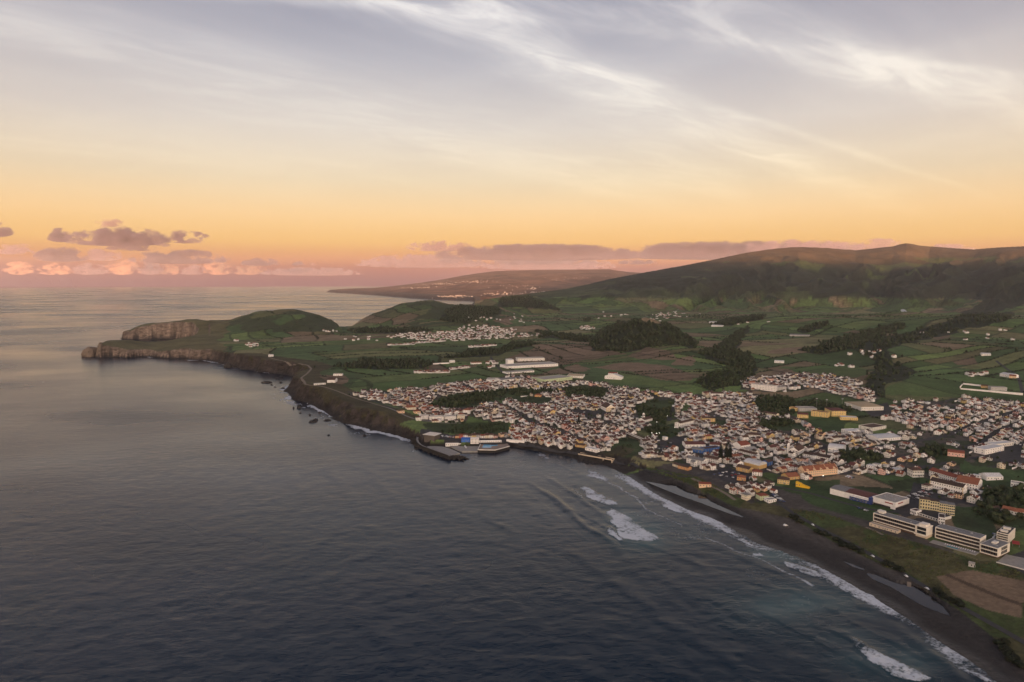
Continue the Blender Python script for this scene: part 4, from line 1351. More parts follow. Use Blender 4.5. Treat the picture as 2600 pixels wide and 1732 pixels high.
def hotel():
    LANDMARKS.append(('long hotel', *ground_pt(2140, 1225)[:2]))
    s = Site((2006.5, 1203.5), (2129.6, 1239.6), C=(2144, 1233), hpx=19.5)
    s.D = max(s.D, 9.0)
    r = root('hotel_wing', 'long cream hotel wing with two window bands, a stepped end and two roof boxes', 'hotel', s.loc, s.rz)
    bands(r, s.L * .80, s.D, s.h, 2, 22, s.h * .30)
    e = MB(); e.box(s.L * .8 + .02, .6, -1.5, s.L - .3, s.D - .3, s.h * .30 - .3); e.build('end_base', wallm('beige'), r)
    e = MB(); e.box(s.L * .80, -2.6, s.h * .30 - .28, s.L, s.D, s.h * .30 + .28); e.build('terrace_slab', wallm('ivory'), r)
    e = MB(); e.box(s.L * .80, -2.6, s.h * .30 + .28, s.L, -2.4, s.h * .30 + 1.1); e.build('terrace_rail', wallm('ivory'), r)
    e = MB(); e.box(s.L * .81, .3, s.h * .30 + .28, s.L - .3, s.D - .3, s.h - .1); e.build('end_block', wallm('ivory'), r)
    e = MB(); e.box(s.L * .80, -.4, s.h - .1, s.L, s.D, s.h + .4); e.build('roof_slab', wallm('ivory'), r)
    pm = MB().box(-.95, -.03, 0, .95, .05, s.h * .35 - .75).mesh('window', [GLASS])
    for f in range(2):
        for k in range(5):
            o = link('window', pm, r); o.location = (s.L * .83 + (s.L * .15) * (k + .5) / 5, .27, s.h * (.30 + .35 * f) + .45)
    e = MB(); e.box(s.L * .84, 1.5, s.h + .4, s.L * .97, s.D - 3, s.h + 2.6); e.build('lift_house', wallm('ivory'), r)
    e = MB(); e.box(s.L * .06, s.D * .35, s.h + .47, s.L * .15, s.D * .8, s.h + 2.6); e.build('lift_house', wallm('ivory'), r)
    e = MB(); e.box(s.L * .01, s.D * .55, s.h + .47, s.L * .05, s.D * .95, s.h + 2.2); e.build('lift_house', wallm('ivory'), r)
    s2 = Site((2148.8, 1236.8), (2251.9, 1266.2), C=(2268, 1258), hpx=20)
    s2.D = max(s2.D, 8.0)
    r2 = root('hotel_wing', 'long cream hotel wing with three window bands above the pool terrace', 'hotel', s2.loc, s2.rz)
    bands(r2, s2.L, s2.D, s2.h, 3, 26, s2.h * .08)
    s3 = Site((2251.9, 1272.5), (2292.7, 1284.8), C=(2321, 1270.5), hpx=17)
    r3 = root('hotel_block', 'square cream hotel block with two window bands and a flat grey roof', 'hotel', s3.loc, s3.rz)
    bands(r3, s3.L, s3.D, s3.h, 2, 7, s3.h * .18)
    e = MB(); e.box(s3.L * .35, s3.D * .4, s3.h + .47, s3.L * .6, s3.D * .65, s3.h + 1.7); e.build('lift_house', wallm('ivory'), r3)
    pm = MB().box(-.9, -.03, 0, .9, .05, s3.h * .41 - .75).mesh('window', [GLASS])
    for f in range(2):
        for k in range(5):
            o = link('window', pm, r3); o.location = (s3.L + .03, s3.D * (.28 + .5 * (k + .5) / 5), s3.h * (.18 + .41 * f) + .5); o.rotation_euler = (0, 0, math.pi / 2)
    # low beige annexe in front of the first wing
    a, sa = block('hotel_annexe', 'low beige flat roofed annexe below the left end of the hotel', 'building', (1998, 1208.5), (2063, 1227), 6, 4.5, 'flat', 'beige', 'concrete', 1, 7, 0)
    # pool terrace
    st = Site((2136, 1247), (2243, 1277), depth=9.5, h=.35)
    t_ = root('pool_terrace', 'grey paved pool terrace with a narrow pool below the hotel', 'terrace', st.loc, st.rz)
    MB().box(0, 0, -1.6, st.L, st.D, .35).build('paving', CONC, t_)
    pw = paint('pool_water', (.05, .30, .36), .08, .04)
    MB().box(st.L * .36, 1.5, .355, st.L * .60, 4.0, .40).build('pool_water', pw, t_)
    for k in range(14):
        l = MB(); x = st.L * (.30 + .048 * k)
        l.box(-.35, -1, .18, .35, 1, .30).box(-.3, -.95, 0, -.22, -.85, .18).box(.22, -.95, 0, .3, -.85, .18).box(-.3, .85, 0, -.22, .95, .18).box(.22, .85, 0, .3, .95, .18)
        l.prism([(.5, .30), (1.0, .62), (1.0, .70), (.45, .32)], 'x', -.35, .35)
        o = l.build('sun_lounger', TRIM)
        c, sn = math.cos(st.rz), math.sin(st.rz)
        o.location = (st.loc[0] + c * x - sn * 6.2, st.loc[1] + sn * x + c * 6.2, st.loc[2] + .35); o.rotation_euler = (0, 0, st.rz + .05 * (k % 3))
        set_props(o, 'small white sun lounger in the row behind the hotel pool', 'sun lounger', 'sun loungers on the hotel terrace')
    # second building behind the block
    s4 = Site((2290, 1246), (2317, 1252.5), C=(2346, 1239), hpx=17)
    r4 = root('hotel_block', 'cream hotel block with a black flat roof and two white roof boxes', 'hotel', s4.loc, s4.rz)
    bands(r4, s4.L, s4.D, s4.h, 4, 6, s4.h * .06)
    MB().box(.6, .6, s4.h + .47, s4.L - .6, s4.D - .6, s4.h + .53).build('black_roof', roofm('charcoal'), r4)
    for k in (.15, .55):
        MB().box(s4.L * .2, s4.D * k, s4.h + .53, s4.L * .8, s4.D * (k + .15), s4.h + 2.0).build('roof_box', wallm('ivory'), r4)
    sl = Site((2327, 1256), (2344, 1259), depth=9, h=2.8)
    rl = root('canopy', 'red canopy beside the black roofed hotel block', 'canopy', sl.loc, sl.rz)
    MB().box(0, 0, 2.5, sl.L, sl.D, 2.8).build('canopy_roof', paint('red_canvas', (.34, .03, .03), .7, .1), rl)
    for x in (.2, sl.L - .4):
        for y in (.2, sl.D - .4):
            MB().box(x, y, -1, x + .2, y + .2, 2.5).build('post', METAL, rl)
    sl = Site((2290, 1294), (2368, 1315), C=(2358, 1283), h=.2)
    rl = root('terrace', 'wide pale concrete terrace beyond the end of the hotel', 'terrace', sl.loc, sl.rz)
    MB().box(0, 0, -2.0, sl.L, sl.D, .2).build('paving', CONC, rl)
    MB().box(0, 0, .2, sl.L, .3, .9).build('kerb_wall', wallm('off-white'), rl)
    block('shed', 'small pale grey shed standing alone in the dunes', 'shed', (2226, 1302), (2240, 1305), 4.5, 6, 'gable', 'grey', 'concrete', 1, 1, 0, .3)


hotel()


# ------------------------------------------------------------------ supermarket
def supermarket():
    s = Site((1907.6, 1135), (1972, 1151), C=(1993, 1142), hpx=11)
    r = root('supermarket_wing', 'long white hall with grey and maroon metal roofs and a deep blue front', 'supermarket', s.loc, s.rz)
    LANDMARKS.append(('blue supermarket', *s.c))
    L2 = Site((1907.6, 1135), (2004, 1160), depth=s.D, hpx=11).L
    MB().box(0, 0, -1.5, L2, s.D, s.h).build('wall', wallm('white'), r)
    b = MB(); b.prism([(-.2, s.h), (s.D / 2, s.h + 1.6), (s.D + .2, s.h), (s.D + .2, s.h - .2), (-.2, s.h - .2)], 'x', -.2, L2 * .36); b.build('roof', roofm('grey'), r)
    b = MB(); b.prism([(-.2, s.h), (s.D / 2, s.h + 1.6), (s.D + .2, s.h), (s.D + .2, s.h - .2), (-.2, s.h - .2)], 'x', L2 * .363, L2 * .93); b.build('roof', roofm('maroon'), r)['label'] = 'maroon metal roof of the middle part'
    blue = paint('blue_panel', (.018, .04, .17), .5, .1)
    MB().box(L2 * .50, -3.0, -1.5, L2 * .93, -.005, s.h * .62).build('front_block', blue, r)
    MB().box(L2 * .50, -3.3, s.h * .63, L2 * .93, .1, s.h * .80).build('canopy', TRIM, r)
    MB().box(L2 * .935, -3.4, -1.5, L2 * 1.0, s.D * .4, s.h + 1.4).build('sign_tower', blue, r)
    facade(r, L2 * .4, s.h * .55, 1, 6, y=-3.0, x0=L2 * .51, ww=1.6)
    h = Site((2005, 1158.5), (2057.5, 1172), C=(2086.5, 1160.5), hpx=13)
    q = root('supermarket', 'large white supermarket hall with a flat pale roof and a dark red stripe', 'supermarket', h.loc, h.rz)
    LANDMARKS.append(('white supermarket', *h.c))
    MB().box(0, 0, h.h * .30, h.L, h.D, h.h).build('wall', wallm('white'), q)
    MB().box(.9, .9, -1.5, h.L - .0, h.D - .9, h.h * .30 - .005).build('ground_floor', roofm('charcoal'), q)
    MB().box(h.L * .80, -.06, -1.5, h.L + .01, .88, h.h * .30).build('corner_wall', wallm('white'), q)
    p = MB(); p.box(-.1, -.1, h.h, h.L + .1, .4, h.h + .6).box(-.1, h.D - .4, h.h, h.L + .1, h.D + .1, h.h + .6).box(-.1, .4, h.h, .4, h.D - .4, h.h + .6).box(h.L - .4, .4, h.h, h.L + .1, h.D - .4, h.h + .6)
    p.build('parapet', wallm('white'), q)
    MB().box(.4, .4, h.h - .1, h.L - .4, h.D - .4, h.h + .15).build('roof', roofm('concrete'), q)
    red = paint('dark_red_stripe', (.26, .03, .03), .5, .1)
    MB().box(h.L * .55, -.05, h.h * .70, h.L * .9, .0, h.h * .86).build('stripe', red, q)
    MB().box(h.L, h.D * .2, h.h * .70, h.L + .05, h.D * .55, h.h * .86).build('stripe', red, q)
    for k in range(22):
        x, y = rng.uniform(3, h.L - 4), rng.uniform(3, h.D - 4)
        MB().box(x, y, h.h + .15, x + rng.uniform(.6, 2), y + rng.uniform(.6, 1.6), h.h + rng.uniform(.5, 1.2)).build('roof_unit', METAL, q)


supermarket()


# ------------------------------------------------------------------ apartment block, convent, peach terrace, halls
def apartments():
    s = Site((2113.4, 1176), (2160, 1182), C=(2166, 1176.5), hpx=24)
    s.D = 9.0
    r = root('apartment_block', 'yellow green apartment block of four storeys with balconies', 'apartment block', s.loc, s.rz)
    LANDMARKS.append(('yellow green apartments', *s.c))
    S2 = Site((2113.4, 1176), (2195, 1188.5), depth=9, hpx=20)
    for k, (x0, x1, hh, nf) in enumerate(((0, .30, s.h, 4), (.30, .56, s.h * .93, 4), (.56, .80, s.h * .84, 4), (.80, 1.0, s.h * .80, 4))):
        a_, b_ = S2.L * x0 + .02, S2.L * x1 - .02
        y_ = (0, .5, .1, .6)[k]
        MB().box(a_, y_, -1.5, b_, s.D, hh).build('wall', wallm('olive yellow'), r)
        MB().box(a_ - .15, y_ - .2, hh, b_ + .15, s.D + .2, hh + .5).build('roof', roofm(('brown', 'dark brown', 'grey', 'grey')[k]), r)
        fh = hh / nf
        for f in range(nf):
            MB().box(a_ + .6, y_ - 1.1, f * fh + .1, b_ - .6, y_, f * fh + .25).build('balcony_floor', TRIM, r)
            MB().box(a_ + .6, y_ - 1.1, f * fh + .25, b_ - .6, y_ - 1.0, f * fh + 1.05).build('balcony_front', wallm('olive yellow'), r)
            n = 4
            for j in range(n):
                o = link('window', window_mesh(1.3, fh * .55, True), r)
                o.location = (a_ + (b_ - a_) * (j + .5) / n, y_ - .01, f * fh + fh * .25)
    d = Site((2103, 1182), (2156, 1199), C=(2172, 1187), hpx=5)
    q = root('deck', 'low white podium with a dark flat deck in front of the apartments', 'podium', d.loc, d.rz)
    MB().box(0, 0, -1.5, d.L, d.D, d.h).build('wall', wallm('off-white'), q)
    MB().box(.3, .3, d.h, d.L - .3, d.D - .3, d.h + .08).build('roof', roofm('charcoal'), q)
    facade(q, d.L, d.h, 1, 9, ww=1.6)
    block('pavilion', 'small white pavilion with a brown flat roof at the left of the deck', 'pavilion', (2092, 1181), (2106, 1185.5), 8, 8, 'flat', 'white', 'brown', 1, 4, 2)
    block('pavilion', 'white two storey pavilion with a dark roof at the right of the deck', 'pavilion', (2157, 1203), (2172, 1205.5), 14, 11, 'flat', 'white', 'dark brown', 2, 3, 5)


apartments()


def convent():
    r, s = block('convent_wing', 'long white convent wing with brown roof nearest the car park', 'convent', (2137, 1121), (2213, 1137), 11, 13, 'gable', 'white', 'dark brown', 2, 14, 2, .55, landmark='white convent')
    MB().box(-.15, -.15, -1, .35, .2, s.h).build('corner_trim', wallm('yellow'), r)
    MB().box(s.L - .35, -.15, -1, s.L + .15, .2, s.h).build('corner_trim', wallm('yellow'), r)
    block('convent_wing', 'long white convent wing with orange red roof behind the courtyard', 'convent', (2135, 1093), (2196, 1112), 11, 10, 'gable', 'white', 'red', 2, 14, 0, .5)
    block('convent_wing', 'white convent wing with orange red roof on the right of the courtyard', 'convent', (2196, 1120), (2247, 1128), 24, 10, 'gable', 'white', 'orange', 2, 8, 3, .42, chim=3)
    block('chapel', 'small cream chapel gable with yellow trim between the convent wings', 'chapel', (2138, 1109), (2152, 1111.5), 8, 12, 'gabley', 'cream', 'brown', 1, 2, 0, .7)
    block('hotel', 'white two storey house with brown hip roof and dark window frames', 'house', (2098, 1098), (2124, 1097), 12, 13, 'hip', 'off-white', 'brown', 2, 7, 3, .42, trim=DARKTRIM, landmark='brown guest house', chim=1)
    block('house', 'white two storey house with brown hip roof at the car park corner', 'house', (2131, 1121) if False else (2118, 1123), (2134, 1127), 9, 8, 'hip', 'white', 'brown', 2, 5, 3, .4)


convent()


def peach():
    s = Site((1848.7, 1097.5), (1925, 1090), depth=12, hpx=12.5)
    r = root('terrace_building', 'long peach building of three storeys with orange red roof and dormer gables', 'apartment building', s.loc, s.rz)
    LANDMARKS.append(('peach building', *s.c))
    b = MB(); shell(b, s.L, s.D, s.h, 'gable', .75); b.build('wall', wallm('peach'), r)
    n = 3
    for k in range(n):
        x0, x1 = s.L * k / n, s.L * (k + 1) / n
        b = MB(); gable_roof(b, x1 - x0 - .5, s.D, s.h, .75)
        b.build('roof', roofm('orange'), r).location = (x0 + .25, 0, 0)
    for k in range(n + 1):
        x = s.L * k / n
        b = MB(); b.prism([(-.4, s.h - .1), (s.D / 2, s.h + s.D / 2 * .75 + .55), (s.D + .4, s.h - .1), (s.D, s.h - .6), (0, s.h - .6)], 'x', x - .2, x + .2)
        b.build('party_wall', wallm('peach'), r)
    for k in range(5):
        x = s.L * (k + .5) / 5
        b = MB(); b.prism([(x - 1.4, s.h - .3), (x + 1.4, s.h - .3), (x + 1.4, s.h + .9), (x, s.h + 2.2), (x - 1.4, s.h + .9)], 'y', -.25, 3.2)
        d = b.build('dormer', wallm('peach'), r)
        o = link('window', window_mesh(.9, .9, True), d); o.location = (x, -.26, s.h - .1)
    facade(r, s.L, s.h * .66, 1, 17, ww=.9); 
    facade(r, s.L, s.h * .45, 1, 17, ww=.9)
    for o in [c for c in r.children if c.name.startswith('window')][-17:]:
        o.location.z += s.h * .5
    facade(r, s.L, s.h, 3, 4, face='left', D=s.D); facade(r, s.L, s.h, 3, 4, face='right', D=s.D)


peach()


def wedge():
    s = Site((1829, 1118.5), (1860, 1124), depth=5, hpx=10)
    r = root('wedge_building', 'bright yellow wedge shaped building sloping down to the right', 'building', s.loc, s.rz)
    b = MB(); b.prism([(0, -1), (s.L, -1), (s.L, s.h * .22), (s.L * .38, s.h * .62), (s.L * .38, s.h * .72), (0, s.h)], 'y', 0, s.D); b.build('wall', paint('bright_yellow', (.72, .42, .02), .7, .08), r)
    facade(r, s.L * .36, s.h * .8, 1, 2)


wedge()
block('sports_hall', 'ochre hall with a white barrel roof near the car park', 'hall', (1709, 1071), (1744, 1080), 17, 8, 'barrel', 'ochre', 'white', 1, 0, 0, landmark='ochre hall')
block('house', 'ochre two storey house with brown roof left of the barrel roofed hall', 'house', (1692, 1081), (1722, 1088), 10, 8, 'gable', 'ochre', 'brown', 2, 5, 2, .45)
block('house', 'peach house with orange roof right of the barrel roofed hall', 'house', (1745, 1079), (1760, 1074), 9, 8, 'gable', 'peach', 'brown', 2, 3, 2, .45)
block('house', 'cobalt blue narrow house in the street behind the ochre hall', 'house', (1766, 1072), (1776, 1068), 9, 8, 'gable', 'blue', 'brown', 2, 2, 1, .45)
block('house', 'white two storey house with red hip roof beside the car park', 'house', (1729, 1093), (1752, 1095), 10, 8, 'hip', 'white', 'red', 2, 4, 3, .45, landmark='red hip roof')
block('house', 'orange house with orange hip roof by the corner of the car park', 'house', (1694, 1104), (1714, 1106), 9, 7, 'hip', 'orange', 'orange', 1, 3, 2, .45, landmark='orange house')
block('house', 'lemon yellow house with orange roof facing the wide meadow', 'house', (1787, 1111.5), (1814, 1114.5), 10, 9, 'hip', 'yellow', 'brown', 2, 5, 3, .5, landmark='lemon yellow house')
block('house', 'ochre house with a wide orange roof behind the lemon yellow house', 'house', (1812, 1104), (1838, 1101), 13, 6, 'gable', 'ochre', 'orange', 1, 4, 2, .5)
block('house', 'white corner house with grey brown roof inside a walled yard', 'house', (1766, 1117), (1780, 1116), 9, 6, 'hip', 'off-white', 'brown', 1, 3, 2, .42)
block('beach_house', 'small ochre house with red roof alone above the beach lagoon', 'house', (1607, 1122), (1635, 1120), 7, 7, 'gable', 'peach', 'red', 1, 4, 2, .4, landmark='lone beach house')
block('house', 'pale green house at the seaward end of the beach quarter', 'house', (1748, 1151), (1768, 1147), 9, 8, 'hip', 'pale green', 'red', 2, 4, 2, .4, landmark='pale green house')
block('house', 'white rounded house at the tip of the beach quarter', 'house', (1767, 1157), (1785, 1153), 8, 5, 'flat', 'white', 'concrete', 1, 4, 2)
block('warehouse', 'white warehouse with a wide maroon roof near the blue shops', 'warehouse', (1576, 1031), (1622, 1029), 20, 7, 'gable', 'white', 'maroon', 1, 6, 0, .2, landmark='maroon warehouse')
block('shop', 'cobalt blue shop building with flat roof left of the tall pines', 'shop', (1619, 1043), (1657, 1036), 11, 8, 'flat', 'blue', 'brown', 2, 6, 2, landmark='blue shop')
block('shop', 'dark blue shop with grey curved roofs beside the cobalt shop', 'shop', (1588, 1039), (1617, 1043), 10, 6, 'barrel', 'blue', 'grey', 1, 4, 1)
block('house', 'white two storey block with maroon roof behind the blue shop', 'building', (1632, 1031), (1656, 1032), 12, 8, 'gable', 'white', 'maroon', 2, 6, 2, .35)
block('house', 'white modern building with dark grey roof and balconies near the beach road', 'building', (1578, 1064), (1616, 1071), 14, 10, 'gable', 'white', 'grey', 2, 5, 3, .3, landmark='balcony building')
block('house', 'white two storey row house with dark window frames beside the tall pines', 'building', (1617, 1059), (1650, 1066), 10, 8, 'gable', 'white', 'brown', 2, 8, 3, .42, trim=DARKTRIM, landmark='tall pines')
block('house', 'long orange house on the edge of the beach road', 'house', (1558, 1077), (1582, 1082), 7, 6, 'gable', 'orange', 'brown', 1, 4, 2, .35, landmark='long orange house')
block('house', 'low cream house joined to the long orange beach road house', 'house', (1546, 1071), (1557, 1075), 7, 5, 'gable', 'cream', 'brown', 1, 2, 2, .35)
block('hall', 'white hall with red roof and tall blank gable behind the pines', 'hall', (1703, 1035), (1725, 1031), 16, 9, 'gable', 'white', 'red', 1, 4, 0, .5, landmark='red roofed hall')
block('hall', 'pale shed with ribbed grey roof right of the red roofed hall', 'hall', (1716, 1039), (1740, 1035), 12, 4, 'gable', 'off-white', 'concrete', 1, 5, 0, .3)
block('row_house', 'long low white row with brown roof in front of the ribbed shed', 'house', (1697, 1040), (1738, 1051), 8, 4.5, 'gable', 'white', 'brown', 1, 10, 1, .45)
# school
block('school', 'yellow school block with flat roof at the left of the school', 'school', (1864, 956.5), (1903, 960.5), 12, 10, 'flat', 'yellow', 'maroon', 3, 7, 0, landmark='yellow school')
block('school', 'tall yellow school block with maroon roof and ribbed side', 'school', (1912, 957.5), (1945, 957), 30, 11, 'hip', 'yellow', 'maroon', 3, 6, 5, .18)
block('school', 'low yellow school hall with a pale metal roof', 'school', (1932, 965.5), (1972, 966.5), 16, 5, 'flat', 'yellow', 'white', 1, 8, 0)
block('school', 'yellow school house with maroon roof left of the main block', 'school', (1833, 960.5), (1858, 961.5), 13, 7, 'gable', 'yellow', 'maroon', 2, 5, 2, .35)
block('school', 'small yellow school block with red band below the playing field', 'school', (1814, 944), (1832, 945.5), 12, 6, 'flat', 'yellow', 'red', 1, 5, 2)
block('gym', 'grey gymnasium with pale flat roof behind the yellow school', 'gymnasium', (1836, 946), (1878, 946), 20, 6, 'flat', 'grey', 'concrete', 2, 9, 2)
block('house', 'ochre row with brown roof at the left edge of the school trees', 'house', (1752, 955), (1784, 960), 10, 6, 'gable', 'cream', 'brown', 2, 8, 2, .4)
block('pavilion', 'large sports pavilion with a broad tan roof', 'sports hall', (1980, 945), (2031, 943), 52, 7, 'hip', 'off-white', 'tan', 1, 10, 0, .13, landmark='tan roofed pavilion')
block('pavilion', 'low tan roofed annexe left of the sports pavilion', 'hall', (1950, 937), (1979, 938.5), 24, 4, 'flat', 'off-white', 'tan', 1, 6, 0)
block('apartment_block', 'long white apartment block at the upper edge of town', 'apartment block', (1726, 893), (1782, 901), 14, 10, 'flat', 'white', 'concrete', 3, 16, 3, landmark='white apartment block')
block('apartment_block', 'grey apartment block beside the long white one', 'apartment block', (1783, 898), (1808, 896), 12, 6, 'flat', 'grey', 'concrete', 2, 7, 2)
block('apartment_block', 'white three storey apartment block with brown roof', 'apartment block', (1634, 914), (1664, 913.5), 12, 8, 'gable', 'white', 'brown', 3, 8, 2, .35)
block('building', 'white modernist building with curved terraces', 'building', (1950, 999), (1978, 997), 16, 6, 'flat', 'white', 'white', 2, 6, 3, landmark='modernist building')
block('building', 'flat roofed white hall with brown deck right of the modernist building', 'hall', (2003, 992), (2037, 985), 22, 6, 'flat', 'off-white', 'brown', 2, 8, 3)
block('building', 'pale low commercial hall with several white roofs', 'hall', (2020, 1016), (2072, 1011), 26, 6, 'gable', 'white', 'white', 1, 10, 0, .15, landmark='pale commercial hall')
block('building', 'white rounded hall with a stepped white roof in the middle of town', 'hall', (1903, 1038), (1938, 1043), 20, 7, 'barrel', 'white', 'white', 1, 4, 0, landmark='white rounded hall')
block('building', 'long dark roofed row beside the church with black corners', 'building', (1845, 1048), (1907, 1060), 11, 5, 'gable', 'white', 'dark brown', 1, 14, 0, .45)
block('building', 'white town house with columns and brown roof facing the square', 'building', (1716, 1008), (1748, 1009.5), 13, 8, 'hip', 'white', 'brown', 2, 9, 3, .4, landmark='columned town house')
block('house', 'pale yellow two storey house near the left end of the centre', 'house', (1614, 970), (1644, 970), 12, 8, 'gable', 'yellow', 'brown', 2, 7, 2, .3)
block('building', 'white three storey corner building beside the river park', 'building', (1563, 985), (1596, 977), 10, 11, 'gable', 'white', 'brown', 3, 9, 2, .35, landmark='river park corner')
# walled yard at the right
block('wall', 'long white boundary wall of the walled yard in the fields', 'wall', (2208, 895), (2351.5, 909), .8, 3.2, 'none', 'white', 'white', 1, 0, 0, doors=0)
block('wall', 'white side wall at the left of the walled yard', 'wall', (2207.5, 893), (2213, 885), .8, 3.2, 'none', 'white', 'white', 1, 0, 0, doors=0)
block('wall', 'white back wall of the walled yard', 'wall', (2214, 884), (2258, 889), .8, 3, 'none', 'white', 'white', 1, 0, 0, doors=0)
block('building', 'ochre and grey yard building inside the white walls', 'building', (2256, 892), (2272, 893), 12, 4, 'gable', 'ochre', 'brown', 1, 3, 0, .3)
block('building', 'grey industrial tanks hall inside the white walls', 'building', (2278, 898), (2315, 899), 14, 6, 'flat', 'grey', 'grey', 1, 5, 0)
block('farm', 'white farmhouse cluster with red roof in the far right fields', 'farm', (2298, 865), (2325, 869), 18, 5, 'gable', 'white', 'white', 1, 5, 0, .3)
block('farm', 'white farm shed with ochre front right of the red roofed farm', 'farm', (2320, 869), (2336, 870), 12, 4, 'gable', 'peach', 'red', 1, 3, 0, .4)
block('farmhouse', 'white farmhouse alone in the green fields above town', 'farmhouse', (1780, 834), (1802, 835), 12, 3.5, 'gable', 'white', 'white', 1, 5, 0, .3)
block('barn', 'pale green roofed barn in the far right fields', 'barn', (2256, 819), (2278, 819), 16, 2.5, 'gable', 'off-white', 'white', 1, 4, 0, .3)
block('barn', 'pair of long white barns on the green knoll', 'barn', (2070, 723), (2095, 722), 20, 2, 'gable', 'white', 'white', 1, 5, 0, .3)
block('barn', 'white barn in the left middle fields', 'barn', (1630, 743), (1648, 743), 16, 2, 'gable', 'white', 'white', 1, 4, 0, .3)
block('barn', 'white barn below the other barn in the middle fields', 'barn', (1635, 751), (1660, 751), 16, 2, 'gable', 'white', 'white', 1, 4, 0, .3)
block('barn', 'long grey barn in the middle of the plain', 'barn', (1815, 773), (1860, 773), 20, 2, 'gable', 'grey', 'grey', 1, 6, 0, .3)
# yard on the right edge
block('depot', 'white flat roofed depot building by the dark yard', 'depot', (2264, 1046), (2308, 1036), 14, 9, 'flat', 'white', 'white', 2, 8, 2, landmark='white depot')
block('depot', 'white depot building with flat roofs behind the first', 'depot', (2282, 1030), (2330, 1024), 12, 6, 'flat', 'off-white', 'white', 1, 9, 2)
block('hall', 'pink roofed hall with a round white gable by the depot trees', 'hall', (2178, 1048), (2217, 1052), 12, 7, 'barrel', 'pink', 'red', 1, 5, 0)
block('warehouse', 'white warehouse with pitched white roofs on the right', 'warehouse', (2268, 1105), (2306, 1103), 14, 6, 'gable', 'white', 'white', 1, 5, 0, .4)
block('building', 'white flat building at the right edge of town', 'building', (2323, 1119), (2360, 1124), 10, 7, 'flat', 'white', 'concrete', 1, 6, 2)
block('house', 'white house with bright orange red roof in the lower right corner', 'house', (2302, 1178), (2330, 1184), 9, 7, 'gable', 'white', 'orange', 1, 4, 2, .5, landmark='bright orange roof')
block('house', 'white house row with orange roofs reaching the right edge', 'house', (2331, 1184), (2362, 1187), 9, 6, 'gable', 'white', 'orange', 1, 5, 2, .5)
block('house', 'grey roofless stone house left of the bright orange roof', 'house', (2281, 1176), (2301, 1176), 8, 5, 'gable', 'grey', 'brown', 1, 3, 1, .4)
# factory
block('factory', 'long white factory hall with a low flat roof', 'factory', (1166, 848), (1283, 842), 46, 5.5, 'flat', 'white', 'concrete', 1, 18, 0, landmark='white factory')
block('factory', 'tall white factory tower at the left of the long hall', 'factory', (1167, 839), (1181, 838.5), 26, 11, 'flat', 'white', 'white', 1, 0, 0)
block('factory', 'white factory hall with pipes behind the long hall', 'factory', (1190, 831), (1252, 829), 30, 6, 'flat', 'off-white', 'concrete', 1, 10, 0)
block('warehouse', 'low pale warehouse in front of the factory', 'warehouse', (1165, 860), (1228, 856), 22, 3.5, 'gable', 'white', 'concrete', 1, 9, 0, .12)
block('industrial_hall', 'wide grey green industrial hall with white window bands', 'hall', (1252, 882), (1316, 873), 44, 6, 'flat', 'pale green', 'concrete', 1, 16, 0, landmark='grey green hall')
block('store', 'tan roofed store hall at the top of town', 'store', (1303, 868), (1340, 870), 34, 4, 'flat', 'off-white', 'tan', 1, 7, 0, landmark='tan roofed store')
block('warehouse', 'long white warehouse roofs beside the upper estate', 'warehouse', (1118, 879), (1160, 878), 28, 4, 'flat', 'white', 'concrete', 1, 6, 0)
block('warehouse', 'white warehouse with grey ribbed roof near the dark pines', 'warehouse', (1152, 880), (1205, 872), 26, 4, 'gable', 'white', 'grey', 1, 8, 0, .12)
block('manor', 'white country house with many gables in the green fields', 'house', (1390, 871), (1428, 873), 14, 6, 'gabley', 'white', 'white', 1, 8, 0, .3, landmark='white country house')
block('house', 'house with red roof behind the white country house', 'house', (1398, 862), (1418, 862), 12, 3.5, 'gable', 'white', 'red', 1, 4, 0, .4)
# upper left
block('villa', 'white villa with brown roof near the sea cliff', 'villa', (752, 880), (770, 880), 20, 6, 'gable', 'white', 'brown', 1, 4, 2, .35, landmark='white cliff villa')
block('villa', 'pair of small white sheds left of the cliff villa', 'shed', (722, 886), (749, 884), 8, 2.5, 'flat', 'off-white', 'white', 1, 5, 0)
block('house', 'white house with flat roof behind the cliff villa', 'house', (766, 864), (786, 864), 12, 3.5, 'flat', 'white', 'brown', 1, 4, 0)
block('farmhouse', 'white house beside the headland track', 'farmhouse', (617, 820), (628, 820), 10, 3, 'gable', 'white', 'white', 1, 2, 0, .4)
block('hall', 'white hall with pale red roof in the upper fields', 'hall', (1083, 838), (1107, 837), 12, 3.5, 'gable', 'white', 'red', 1, 6, 0, .3)
block('pergola', 'white colonnade house beside the pale curved wall', 'house', (1034, 834), (1046, 833.5), 14, 4, 'flat', 'white', 'white', 1, 4, 0)
block('wall', 'pale low curved wall house in the upper fields', 'house', (996, 838), (1033, 836), 4, 2, 'flat', 'white', 'white', 1, 0, 0, doors=0)
for k, (A, B, lab) in enumerate([((966, 964), (984.5, 964), 'leftmost of the white terraced apartments above the harbour slope'), ((987, 966), (1020, 967), 'second of the white terraced apartments above the harbour slope'),
                                 ((1023, 967), (1049, 965), 'third of the white terraced apartments above the harbour slope'), ((1051, 965), (1068, 964), 'cream end block of the terraced apartments above the harbour slope')]):
    block('terraced_apartments', lab, 'apartments', A, B, 12, 7.5, 'flat', 'cream' if k == 3 else 'white', 'concrete', 3, 6 if k in (0, 3) else 10, 2, landmark='terraced apartments' if k == 1 else None)
block('house', 'house with orange hip roof at the edge of the estate', 'house', (937, 942), (957, 942), 12, 5, 'hip', 'cream', 'orange', 1, 4, 2, .5, landmark='orange hip roof')
